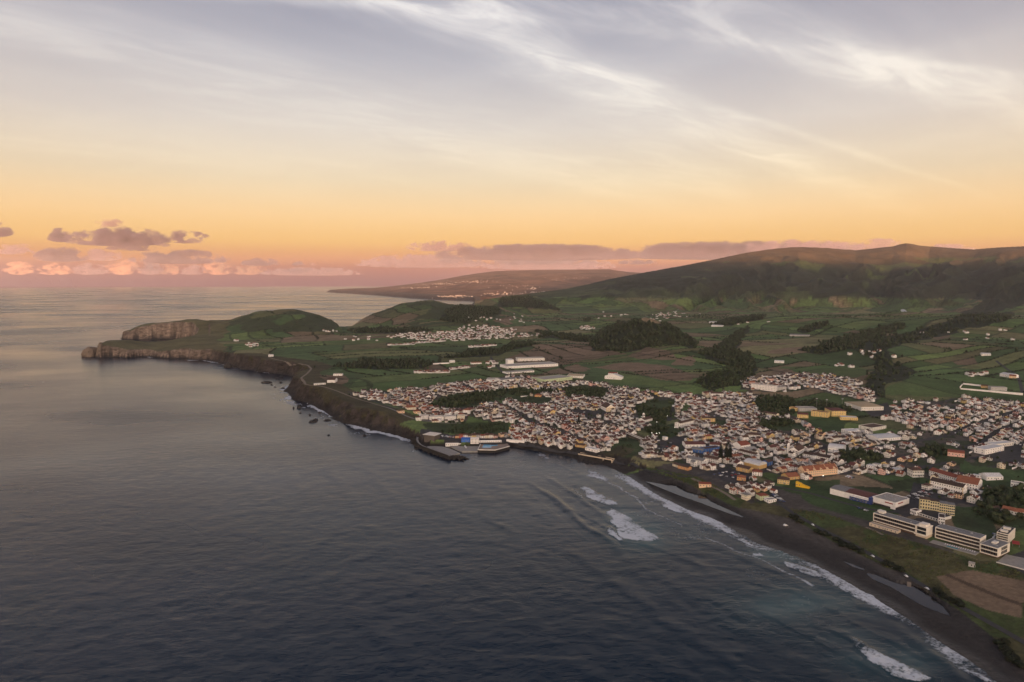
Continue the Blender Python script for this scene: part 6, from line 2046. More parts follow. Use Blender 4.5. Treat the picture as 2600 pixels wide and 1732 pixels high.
    def template(W, D, H, kind):
        k = (W, D, H, kind)
        if k in tmpl:
            return tmpl[k]
        b = MB(); shell(b, W, D, H, kind, .54, base=-2.2); nwv = len(b.v)
        nwf = len(b.f)
        for fl in range(2 if H > 4 else 1):
            fh = H / (2 if H > 4 else 1)
            for y in (-.03, D + .03):
                for t_ in (.25, .5, .75) if W > 5.6 else (.3, .7):
                    x = W * t_; z = fl * fh + fh * .34
                    b.box(x - .42, min(y, D) - .02 if y > 0 else y, z, x + .42, (y if y > 0 else .02), z + fh * .42, 2)
            for x in (-.03, W):
                for t_ in (.3, .7):
                    y = D * t_; z = fl * fh + fh * .34
                    b.box(x, y - .4, z, x + .03, y + .4, z + fh * .42, 2)
        nb = len(b.v)
        if kind == 'gable':
            gable_roof(b, W, D, H, .54, .3, .18, 1)
        elif kind == 'gabley':
            gable_roof(b, W, D, H, .54, .3, .18, 1, axis='y')
        elif kind == 'hip':
            hip_roof(b, W, D, H, .42, mi=1)
        else:
            b.box(.2, .2, H - .2, W - .2, D - .2, H + .03, 1)
        if kind != 'flat':
            b.box(W * .78 - .3, D * .62 - .3, H * .8, W * .78 + .3, D * .62 + .3, H + 2.5, 3)
        vs = np.array(b.v) - np.array([W / 2, D / 2, 0])
        vm = np.zeros(len(vs), int)
        for f, mi in zip(b.f, b.m):
            vm[list(f)] = mi
        tri = [f for f in b.f if len(f) == 3]; quad = [f for f in b.f if len(f) == 4]
        tmpl[k] = (vs, np.array(tri).reshape(-1, 3), np.array(quad).reshape(-1, 4), vm)
        return tmpl[k]
    def emit(x, y, z, a, W, D, H, kind, wc, rc):
        nonlocal nv
        vs, tr, qu, vm = template(W, D, H, kind)
        ca_, sa_ = math.cos(a), math.sin(a)
        V.append(np.column_stack([vs[:, 0] * ca_ - vs[:, 1] * sa_ + x, vs[:, 0] * sa_ + vs[:, 1] * ca_ + y, vs[:, 2] + z]))
        pal = np.array([wc, rc, (.02, .024, .03), (.6, .57, .54)])
        cov.append(pal[vm]); rgh.append(np.where(vm == 2, .2, .88))
        if len(tr): F3.append(tr + nv)
        F4.append(qu + nv)
        nv += len(vs)
    for i in rest:
        sh = rg.uniform(.78, 1.08)
        emit(X[i], Y[i], Z[i], rz[i], float(C[i, 2]), float(C[i, 3]), float(C[i, 4]), kd[i], np.array(WALL[wl[i]]) * min(sh, 1.03), np.array(ROOF[rf[i]]) * rg.uniform(.7, 1.3))
    # villages and farms further off
    vx, vy = [], []
    def scatter(poly, count):
        poly_ = np.array(poly)
        k = 0
        while k < count:
            q = (rg.uniform(poly_[:, 0].min(), poly_[:, 0].max()), rg.uniform(poly_[:, 1].min(), poly_[:, 1].max()))
            if inpoly(np.array([q[0]]), np.array([q[1]]), poly)[0]:
                vx.append(q[0]); vy.append(q[1]); k += 1
    scatter(VILLAGE[0], 420); scatter(VILLAGE[1], 26); scatter(VILLAGE[2], 34)
    for k in range(46):
        vx.append(955 + k * 1.68); vy.append(857.5 - .02 * k + rg.uniform(-.6, .6))
    for k in range(26):
        vx.append(1036 + k * 1.6); vy.append(849.5 - .16 * k + rg.uniform(-.6, .6))
    for k in range(40):
        vx.append(893 + k * 1.5); vy.append(794 - .05 * k + rg.uniform(-.5, .5))
    for k in range(40):
        vx.append(948 + k * 1.9); vy.append(789.5 - .12 * k + rg.uniform(-.5, .5))
    for k in range(34):
        vx.append(1080 + k * 1.8); vy.append(799 - .14 * k + rg.uniform(-.4, .4))
    for a, b, m_, sx, sy in ((580, 793, 14, 16, 3), (545, 784, 3, 6, 1), (760, 762, 6, 14, 2), (850, 778, 10, 40, 4), (1270, 770, 8, 25, 4), (1390, 724, 10, 60, 8), (1540, 728, 10, 60, 8), (2240, 862, 10, 24, 3),
                             (1130, 838, 8, 10, 8), (1150, 720, 8, 40, 10), (1180, 735, 10, 40, 8), (1700, 742, 6, 60, 8), (2010, 812, 8, 80, 10), (2250, 770, 10, 90, 14), (1940, 842, 5, 30, 4), (1100, 733, 10, 40, 5)):
        for k in range(m_):
            vx.append(a + rg.normal(0, sx * .6)); vy.append(b + rg.normal(0, sy * .6))
    vx, vy = np.array(vx), np.array(vy)
    z = np.full(len(vx), 45.0)
    for _ in range(12):
        t_ = np.array([unproj(a, b, c) for a, b, c in zip(vx, vy, z)])
        z = .5 * z + .5 * gz_many(t_[:, 0], t_[:, 1])
    pxx, pyy = project(t_[:, 0], t_[:, 1], z)
    for i in range(len(vx)):
        if abs(pyy[i] - vy[i]) > 1.5:
            continue
        W = rg.choice((6.0, 7.0, 8.5, 10.0)); H = rg.choice((3.0, 3.2, 5.2))
        emit(t_[i, 0], t_[i, 1], z[i], rg.choice((.35, .35 + math.pi / 2, .1)) + rg.normal(0, .1), W, 7.5, H, rg.choice(np.array(['gable', 'gable', 'gable', 'flat'], dtype=object)), np.array(WALL['white']) * rg.uniform(.8, 1.05), np.array(ROOF[rg.choice(['brown', 'red', 'maroon', 'orange'])]))
    # white villages on the coast across the bay
    for a, b, m_, sx, sy in ((1010, 653, 60, 50, 2.2), (1085, 648, 50, 40, 2.5), (1040, 683, 60, 34, 2.5), (1150, 675, 40, 30, 3), (1240, 673, 50, 28, 2.5), (960, 662, 40, 50, 2), (1300, 640, 16, 50, 4), (1180, 660, 16, 60, 6), (1225, 664, 16, 5, 4)):
        for k in range(m_):
            qx = a + rg.normal(0, sx * .6); qy = b - (qx - a) * .02 + rg.normal(0, sy * .6)
            d_ = np.linspace(8000, 16000, 220)
            xs = d_ * (qx - 1177) / FPX
            zz = gz_many(xs, d_)
            yy = project(xs, d_, zz)[1]
            w_ = np.where(yy < qy)[0]
            if len(w_):
                kx = w_[0]
                emit(xs[kx], d_[kx], zz[kx], rg.uniform(-.3, .3), 10.0, 7.5, 5.2, 'gable', np.array(WALL['white']), np.array(ROOF['red']))
    # whitewashed yard walls between the plots
    wk = np.random.default_rng(55)
    nw_ = 3600
    kvv = (wk.integers(-40, 60, nw_) + .5) * street + wk.normal(0, 3.4, nw_); kuu = wk.uniform(-900, 1500, nw_)
    xw, yw = kuu * ca - kvv * sa, kuu * sa + kvv * ca
    x_, y_ = xw.copy(), yw.copy()
    for _ in range(6):
        x_, y_ = xw - fbm(x_, y_, 420, 2, 101) * 46, yw - fbm(x_, y_, 420, 2, 102) * 46
    kk = (y_ > 350) & (y_ < 1900)
    x_, y_ = x_[kk], y_[kk]
    z_ = gz_many(x_, y_)
    qx, qy = project(x_, y_, z_)
    kk = np.where(any_in(qx, qy, TOWN) & ~any_in(qx, qy, GREEN + ASPHALT))[0]
    WV, WF, WC = [], [], []
    for q_, i in enumerate(kk):
        a = street_dir(x_[i], y_[i]) + (math.pi / 2 if wk.random() < .45 else 0)
        L_, h_ = wk.uniform(5, 17), wk.uniform(1.3, 2.3)
        b_ = MB().box(-L_ / 2, -.14, -1.5, L_ / 2, .14, h_)
        vs = np.array(b_.v)
        WV.append(np.column_stack([vs[:, 0] * math.cos(a) - vs[:, 1] * math.sin(a) + x_[i], vs[:, 0] * math.sin(a) + vs[:, 1] * math.cos(a) + y_[i], vs[:, 2] + z_[i]]))
        WF.append(np.array(b_.f) + 8 * q_)
        WC.append(np.tile(np.array(WALL[('white', 'white', 'off-white', 'grey', 'stone')[int(wk.integers(0, 5))]]) * wk.uniform(.8, 1.0), (8, 1)))
    m_, n_, bs = new_mat('town_houses')
    at = nn(n_, 'ShaderNodeAttribute', attribute_name='cover'); ar = nn(n_, 'ShaderNodeAttribute', attribute_name='gloss')
    geo = n_.nodes.new('ShaderNodeNewGeometry')
    nz = nn(n_, 'ShaderNodeTexNoise', Scale=.8, Detail=5, Roughness=.65); n_.links.new(geo.outputs['Position'], nz.inputs['Vector'])
    n_.links.new(mixc(n_, 1.0, at.outputs['Color'], mapr(n_, nz.outputs[0], .3, .7, .75, 1.15), 'MULTIPLY'), bs.inputs['Base Color'])
    n_.links.new(ar.outputs['Fac'], bs.inputs['Roughness'])
    me = mesh_np('houses', np.concatenate(V), [np.concatenate(F3), np.concatenate(F4)], [m_], False, {'cover': np.concatenate(cov), 'gloss': np.concatenate(rgh)})
    o = link('houses', me)
    set_props(o, 'the many small white houses with brown and red roofs filling the town and villages', 'houses', kind='stuff')
    wm_ = mesh_np('garden_walls', np.concatenate(WV), np.concatenate(WF), [m_], False, {'cover': np.concatenate(WC), 'gloss': np.full(8 * len(kk), .9)})
    set_props(link('garden_walls', wm_), 'low white and grey walls dividing the yards between the houses', 'garden walls', kind='stuff')
    print('houses', n, 'rest tris', len(me.polygons))


place_houses()


# ------------------------------------------------------------------ trees, hedges, shrubs
def leaf_material():
    m, n, bs = new_mat('foliage')
    oi = n.nodes.new('ShaderNodeObjectInfo')
    at = nn(n, 'ShaderNodeAttribute', attribute_name='cover')
    c = mixc(n, 1.0, at.outputs['Color'], mapr(n, oi.outputs['Random'], 0, 1, .75, 1.25), 'MULTIPLY')
    n.links.new(c, bs.inputs['Base Color'])
    bs.inputs['Roughness'].default_value = .8
    bs.inputs['Specular IOR Level'].default_value = .2
    return m


LEAF = leaf_material()
BARK = paint('bark', (.055, .042, .033), .95, .3, 2.0)


def crown_arrays(seed, nleaf, lobes=6, h=1.0, base=.35, core=1, leaf=.16, col=(.028, .039, .018), flat=1.0):
    """unit tree crown (radius about 1, centred on z=0): a dark ragged core and many leaf clumps"""
    g = np.random.default_rng(seed)
    ctr = g.normal(0, .38, (lobes, 3)) * (1, 1, h * .8); rad = g.uniform(.42, .72, lobes)
    vs, fs, cs = [], [], []
    bm = bmesh.new(); bmesh.ops.create_icosphere(bm, subdivisions=core, radius=1)
    cv = np.array([v.co[:] for v in bm.verts]); cf = np.array([[v.index for v in f.verts] for f in bm.faces]); bm.free()
    r = np.zeros(len(cv))
    for i, d in enumerate(cv):
        t_ = ctr @ d; perp = np.linalg.norm(ctr - t_[:, None] * d, axis=1)
        q = np.where(perp < rad, t_ + np.sqrt(np.maximum(rad ** 2 - perp ** 2, 0)), .25)
        r[i] = max(q.max(), .3)
    r *= g.uniform(.78, 1.12, len(r))
    vs.append(cv * r[:, None] * (1, 1, h) * .93); fs.append(cf)
    cs.append(np.array(col)[None] * g.uniform(.6, 1.25, len(cv))[:, None])
    nb = len(cv)
    if nleaf:
        k = g.integers(0, lobes, nleaf)
        d = g.normal(0, 1, (nleaf, 3)); d /= np.linalg.norm(d, axis=1)[:, None]
        p = ctr[k] + d * rad[k][:, None] * g.uniform(.8, 1.12, nleaf)[:, None]
        p[:, 2] *= h
        a = g.normal(0, 1, (nleaf, 3)); a /= np.linalg.norm(a, axis=1)[:, None]
        b = np.cross(a, d); b /= np.maximum(np.linalg.norm(b, axis=1), 1e-6)[:, None]
        s = g.uniform(.6, 1.4, nleaf)[:, None] * leaf
        tri = np.stack([p + a * s, p + b * s, p - (a + b) * s * .7], 1).reshape(-1, 3)
        vs.append(tri); fs.append(np.arange(nleaf * 3).reshape(-1, 3) + nb)
        cs.append(np.repeat(np.array(col)[None] * g.uniform(.7, 1.7, nleaf)[:, None], 3, 0))
    return np.concatenate(vs), np.concatenate(fs), np.concatenate(cs)


CROWNS = [mesh_np('crown', *crown_arrays(40 + k, 170, 6 + k % 3, (.9, 1.1, 1.3, .8, 1.0)[k], core=2)[:2], [LEAF], False, {'cover': crown_arrays(40 + k, 170, 6 + k % 3, (.9, 1.1, 1.3, .8, 1.0)[k], core=2, col=[(.030, .042, .019), (.024, .036, .017), (.036, .049, .022), (.027, .040, .016), (.042, .049, .023)][k])[2]}) for k in range(5)]


def trunk_mesh():
    b = MB()
    b.cyl(0, 0, -.6, 1.0, .12, .06, 7)
    for k in range(4):
        a = k * 1.57 + .4
        p0 = np.array([0, 0, .55 + .08 * k]); p1 = p0 + np.array([math.cos(a) * .4, math.sin(a) * .4, .38])
        t_ = .035
        b.add([(p0[0] - t_, p0[1], p0[2]), (p0[0] + t_, p0[1], p0[2]), (p0[0], p0[1] + t_, p0[2]), (p1[0], p1[1], p1[2])], [(0, 1, 3), (1, 2, 3), (2, 0, 3)])
    return b.mesh('trunk', [BARK])


TRUNK = trunk_mesh()


def free_of_feet(X, Y, margin=2.0):
    ok = np.ones(len(X), bool)
    for f in FOOT:
        a0 = f[1] - f[0]; L = np.hypot(*a0); ax = a0 / L; ay = np.array([-ax[1], ax[0]]); D = abs(np.dot(f[3] - f[0], ay))
        dx = (X - f[0, 0]) * ax[0] + (Y - f[0, 1]) * ax[1]; dy = (X - f[0, 0]) * ay[0] + (Y - f[0, 1]) * ay[1]
        ok &= ~((dx > -margin) & (dx < L + margin) & (dy > -margin) & (dy < D + margin))
    # houses: a coarse occupancy grid
    g = {}
    for x, y, w, d in HOUSES:
        g.setdefault((int(x // 8), int(y // 8)), []).append((x, y, max(w, d) / 2))
    for i in np.where(ok)[0]:
        cx, cy = int(X[i] // 8), int(Y[i] // 8)
        for a in (-1, 0, 1):
            for b in (-1, 0, 1):
                for hx, hy, r in g.get((cx + a, cy + b), ()):
                    if abs(hx - X[i]) < r + margin * .4 and abs(hy - Y[i]) < r + margin * .4:
                        ok[i] = False
    for D_ in (beach_road, coast_road):
        for q in D_[::2]:
            ok &= np.hypot(X - q[0], Y - q[1]) > 5
    return ok


GROVES = {14: 'below the yellow school', 13: 'behind the white gymnasium', 15: 'behind the peach building in mid town', 16: 'beside the white depot', 17: 'behind the clock tower',
          18: 'in the river park', 19: 'at the right edge beyond the convent', 20: 'above the left part of town', 21: 'on the slope above the harbour', 22: 'in the upper town gardens'}


def plant():
    g = np.random.default_rng(77)
    pts = []     # x, y, height, radius, grove
    for gi, poly in enumerate(FOREST):
        if gi == 3:
            continue
        P = np.array(poly, float)
        W = np.array([ground_pt(*q)[:2] for q in poly]) if gi not in (1e9,) else None
        x0, y0 = W.min(0); x1, y1 = W.max(0)
        dm = W[:, 1].mean()
        sp = 6.0 if dm < 1400 else (8.5 if dm < 2400 else 12.0)
        if gi in (7, 8, 9):
            sp = 11
        n = int((x1 - x0) * (y1 - y0) / sp ** 2)
        n = min(n, 16000)
        X = g.uniform(x0, x1, n); Y = g.uniform(y0, y1, n)
        Z = gz_many(X, Y)
        px, py = project(X, Y, Z)
        dn = fbm(X, Y, 70, 3, 801)
        m = inpoly(px + fbm(X, Y, 60, 2, 802) * 8, py + fbm(X, Y, 60, 2, 803) * 3, poly) & (dn > (-.55 if gi < 13 else -.25)) & (Z > 2.5)
        X, Y, Z = X[m], Y[m], Z[m]
        big = sp / 6.0
        for i in range(len(X)):
            r = g.uniform(2.0, 3.9) * (big ** .75)
            if gi in (21,):
                r *= .6
            pts.append((X[i], Y[i], Z[i], r, gi))
    # scattered garden trees
    n = 9000
    U = g.uniform(-420, 1150, n); Yv = g.uniform(520, 1900, n)
    Z = gz_many(U, Yv)
    px, py = project(U, Yv, Z)
    m = (any_in(px, py, TOWN + [GREEN[4], GREEN[9]]) & (g.random(n) < .55)) | (any_in(px, py, [GREEN[8], GREEN[6], [(2200, 1140), (2354, 1090), (2400, 1230), (2230, 1230)]]) & (g.random(n) < .5))
    for i in np.where(m)[0]:
        pts.append((U[i], Yv[i], Z[i], g.uniform(1.2, 2.7), 90))
    # lone trees on the plain
    n = 900
    U = g.uniform(-500, 2600, n); Yv = g.uniform(1500, 3900, n)
    Z = gz_many(U, Yv); px, py = project(U, Yv, Z)
    m = (px > 650) & (px < 2360) & (Z > 25) & (Z < 150) & ~any_in(px, py, TOWN)
    f1, f2, f3, fd = fields(U, Yv)
    m &= fd < 12
    for i in np.where(m)[0]:
        pts.append((U[i], Yv[i], Z[i], g.uniform(2.2, 4.2), 91))
    A = np.array(pts)
    ok = free_of_feet(A[:, 0], A[:, 1])
    A = A[ok]
    dist = np.hypot(A[:, 0], A[:, 1])
    px, py = project(A[:, 0], A[:, 1], A[:, 2])
    vis = A[:, 3] / dist * ((px > 0) & (px < 2354) & (py < 1568) & (A[:, 4] >= 13) & (A[:, 4] < 90))
    order = np.argsort(-vis)
    big, rest = order[:270], order[270:]
    rmed = np.median(A[big, 3])
    for i in big:
        x, y, z, r, gi = A[i]
        H = r * 2.1
        where = GROVES.get(int(gi), 'between the houses of the town')
        same = big[A[big, 4] == gi]
        qx = (px[same] < px[i]).mean(); qy = (py[same] < py[i]).mean()
        spot = ('back', 'middle', 'front')[min(int(qy * 3), 2)] + ' ' + ('left', 'centre', 'right')[min(int(qx * 3), 2)]
        t_ = root('tree', f'{"broad" if r > rmed else "smaller"} dark bushy tree at the {spot}, {where}', 'tree', (x, y, z - .1), g.uniform(0, 6.28), 'trees ' + where)
        k = int(g.integers(0, 5))
        tr = link('trunk', TRUNK, t_); tr.scale = (r * .7, r * .7, r * 1.1)
        c = link('crown', CROWNS[k], t_); c.location = (0, 0, r * 1.25); c.scale = (r, r, r * g.uniform(.9, 1.2)); c.rotation_euler = (0, 0, g.uniform(0, 6.28))
    # the rest of the trees, one object
    near = [crown_arrays(200 + k, 46, 5, 1.05, core=1, leaf=.24) for k in range(5)]
    far = [crown_arrays(300 + k, 10, 5, 1.05, core=0 or 1, leaf=.34) for k in range(4)]
    far = [(v, f, c) for v, f, c in far]
    tiny = []
    for k in range(4):
        gg = np.random.default_rng(500 + k)
        v = np.array([(math.cos(a) * rr, math.sin(a) * rr, zz) for zz, rr, n_ in ((-.8, .5, 5), (.1, 1.0, 5), (.75, .6, 5)) for a in np.arange(5) * 1.2566 + zz] + [(0, 0, 1.05)])
        v = v * gg.uniform(.75, 1.25, (len(v), 1))
        f = []
        for q in (0, 5):
            for j in range(5):
                a, b = q + j, q + (j + 1) % 5
                f += [(a, b, b + 5), (a, b + 5, a + 5)]
        f += [(10 + j, 10 + (j + 1) % 5, 15) for j in range(5)]
        tiny.append((v, np.array(f), np.array((.022, .030, .015))[None] * gg.uniform(.65, 1.4, len(v))[:, None]))
    V, F, Cc = [], [], []
    nv = 0
    for i in rest:
        x, y, z, r, gi = A[i]
        d = math.hypot(x, y)
        v, f, c = (near[i % 5] if d < 1150 else far[i % 4] if d < 1700 else tiny[i % 4])
        a = (i * 2.399) % 6.283
        ca, sa = math.cos(a), math.sin(a)
        hs = r * (.85 + .4 * ((i * 37) % 17) / 17)
        V.append(np.column_stack([(v[:, 0] * ca - v[:, 1] * sa) * r + x, (v[:, 0] * sa + v[:, 1] * ca) * r + y, v[:, 2] * hs + z + r * .85]))
        F.append(f + nv); nv += len(v)
        tone = .55 + .9 * ((i * 53) % 23) / 23
        Cc.append(c * tone)
    me = mesh_np('woodland', np.concatenate(V), np.concatenate(F), [LEAF], False, {'cover': np.concatenate(Cc)})
    set_props(link('woodland', me), 'dark green woods, ravine trees and garden trees seen as one mass', 'trees', kind='stuff')
    print('trees', len(A), 'polys', len(me.polygons))
    # hedges along the field boundaries
    n = 260000
    Rr = np.exp(g.uniform(np.log(1250), np.log(4300), n)); aa = g.uniform(-.36, .70, n)
    X = Rr * np.sin(aa); Y = Rr * np.cos(aa)
    f1, f2, f3, fd = fields(X, Y)
    m = (fd < 1.6 + Rr * .0006)
    X, Y, Rr = X[m], Y[m], Rr[m]
    Z = gz_many(X, Y); px, py = project(X, Y, Z)
    s, w = coast_dist(X, Y)
    hn = fbm(X, Y, 240, 3, 811)
    m = (s > 80) & (Z < 185) & (px > 560) & ~any_in(px, py, TOWN + ASPHALT) & (hn > -.1) & (((X * 7.3 + Y * 3.1) % 1) < .62)
    X, Y, Z, Rr = X[m], Y[m], Z[m], Rr[m]
    ok = free_of_feet(X, Y, 3.0)
    X, Y, Z, Rr = X[ok], Y[ok], Z[ok], Rr[ok]
    V, F, Cc = [], [], []
    nv = 0
    for i in range(len(X)):
        v, f, c = tiny[i % 4]
        r = .8 + .8 * ((i * 29) % 19) / 19 + Rr[i] * .00025
        a = i * 1.7
        ca, sa = math.cos(a), math.sin(a)
        V.append(np.column_stack([(v[:, 0] * ca - v[:, 1] * sa) * r * 1.3 + X[i], (v[:, 0] * sa + v[:, 1] * ca) * r * 1.3 + Y[i], v[:, 2] * r + Z[i] + r * .3]))
        F.append(f + nv); nv += len(v); Cc.append(c * (.8 + .5 * ((i * 41) % 13) / 13))
    me = mesh_np('hedgerows', np.concatenate(V), np.concatenate(F), [LEAF], False, {'cover': np.concatenate(Cc)})
    set_props(link('hedgerows', me), 'dark hedgerows between the fields of the plain', 'hedges', kind='stuff')
    print('hedge', len(X))
    # low scrub of the dunes
    n = 26000
    X = g.uniform(80, 640, n); Y = g.uniform(330, 900, n)
    s, w = coast_dist(X, Y)
    Z = gz_many(X, Y); px, py = project(X, Y, Z)
    dn = fbm(X, Y, 38, 4, 821)
    m = inpoly(px, py, DUNES) & (dn > .05) & (px < 2370) & ~any_in(px, py, ASPHALT + TOWN + [BROWN[12]] + [GREEN[7]])
    X, Y, Z = X[m], Y[m], Z[m]
    ok = free_of_feet(X, Y, 1.0)
    X, Y, Z = X[ok], Y[ok], Z[ok]
    V, F, Cc = [], [], []
    nv = 0
    for i in range(len(X)):
        v, f, c = near[i % 5]
        r = .5 + .9 * ((i * 29) % 19) / 19
        V.append(v * (r, r, r * .7) + (X[i], Y[i], Z[i] + r * .3)); F.append(f + nv); nv += len(v)
        k = ((i * 41) % 13) / 13
        Cc.append(c / np.array((.028, .039, .018)) * (np.array((.056, .072, .024)) * (1 - k) + np.array((.082, .074, .032)) * k))
    me = mesh_np('dune_scrub', np.concatenate(V), np.concatenate(F), [LEAF], False, {'cover': np.concatenate(Cc)})
    set_props(link('dune_scrub', me), 'olive scrub covering the dunes between the beach and the hotel', 'scrub', kind='stuff')
    print('scrub', len(X), len(me.polygons))


plant()


def shrubs():
    g = np.random.default_rng(5)
    dark = [mesh_np('foliage', *crown_arrays(700 + k, 260, 7, .75, core=2, leaf=.13)[:2], [LEAF], False, {'cover': crown_arrays(700 + k, 260, 7, .75, core=2, leaf=.13, col=(.014, .019, .010))[2]}) for k in range(3)]
    rows = [((1818, 1186), (1846, 1205), 7, 'by the first bend of the beach road'), ((1878, 1222), (1906, 1232), 6, 'second clump along the beach edge'), ((1912, 1240), (1944, 1256), 8, 'third clump along the beach edge'), ((1948, 1252), (1984, 1276), 9, 'fourth clump along the beach edge'),
            ((2026, 1294), (2084, 1316), 13, 'long clump where the beach path starts'), ((2150, 1362), (2208, 1392), 12, 'clump above the lower beach lagoon'), ((2292, 1478), (2350, 1535), 16, 'dark bank in the lower right corner')]
    for a, b, n, lab in rows:
        A, B = ground_pt(*a), ground_pt(*b)
        for k in range(n):
            t_ = (k + .5) / n
            p = A[:2] + (B[:2] - A[:2]) * t_ + g.normal(0, 1.6, 2)
            r = g.uniform(2.2, 3.8)
            o = root('shrub', f'dark rounded shrub {"on" if "bank" in lab else "in"} the {lab}' if 'clump' in lab or 'bank' in lab else f'dark rounded shrub {lab}', 'shrub', (p[0], p[1], ground_z(*p)), g.uniform(0, 6), 'dark shrubs: ' + lab)
            c = link('foliage', dark[k % 3], o); c.scale = (r, r, r); c.location = (0, 0, r * .45)
            s_ = link('stem', TRUNK, o); s_.scale = (r * .4, r * .4, r * .5)


shrubs()


def norfolk_pines():
    m = paint('pine_needles', (.012, .018, .012), .9, .3, 1.0)
    g = np.random.default_rng(9)
    b = MB()
    n = 13
    for k in range(n):
        z = .16 + .80 * k / n; r = .10 * (1 - (k / n) ** 2.2) + .02
        for j in range(7):
            a = j * 2 * math.pi / 7 + k * .5 + g.uniform(-.15, .15); rr = r * g.uniform(.8, 1.15)
            c, s = math.cos(a), math.sin(a); w = rr * .34
            tip = (c * rr, s * rr, z + .012)
            b.add([(-s * w, c * w, z - .004), (s * w, -c * w, z - .004), (tip[0] + s * w * .8, tip[1] - c * w * .8, tip[2] - .01), (tip[0] - s * w * .8, tip[1] + c * w * .8, tip[2] - .01),
                   (c * rr * .5, s * rr * .5, z + .028), (tip[0], tip[1], tip[2] + .02)], [(0, 1, 4), (1, 2, 5, 4), (2, 3, 5), (3, 0, 4, 5), (0, 3, 2, 1)])
    b.cyl(0, 0, .14, .95, .062, .012, 9)
    b.add([(-.02, -.02, .93), (.02, -.02, .93), (.02, .02, .93), (-.02, .02, .93), (0, 0, 1.02)], [(0, 1, 4), (1, 2, 4), (2, 3, 4), (3, 0, 4)])
    crown = b.mesh('crown', [m])
    tm = MB().cyl(0, 0, -.05, .95, .014, .004, 8).mesh('trunk', [BARK])
    for (px, py, hpx, lab) in [(1656.5, 1061, 40, 'leftmost of the three tall dark pines beside the cobalt blue shop'), (1669.5, 1063, 42, 'middle one of the three tall dark pines beside the cobalt blue shop'), (1677.5, 1060, 38, 'rightmost of the three tall dark pines beside the cobalt blue shop'),
                               (1330, 980, 27, 'slender dark pine rising among the white houses of the centre'), (1150, 922, 16, 'dark pine at the top of the old estate houses'), (1174, 869, 15, 'left one of two dark pines below the factory'), (1207, 871, 14, 'right one of two dark pines below the factory'),
                               (1134, 942, 13, 'short dark pine among the houses right of the orange roof'), (1598, 921, 12, 'dark pine beside the avenue at the top of town'), (1705, 920, 13, 'slim pine behind the white three storey apartments')]:
        p = ground_pt(px, py)
        d = math.hypot(np.hypot(*p[:2]), CAM_H - p[2])
        H = hpx * d / FPX * 1.03
        r = root('pine_tree', lab, 'pine tree', p, g.uniform(0, 6))
        for nme, me in (('trunk', tm), ('crown', crown)):
            o = link(nme, me, r); o.scale = (H * 1.15, H * 1.15, H)


norfolk_pines()


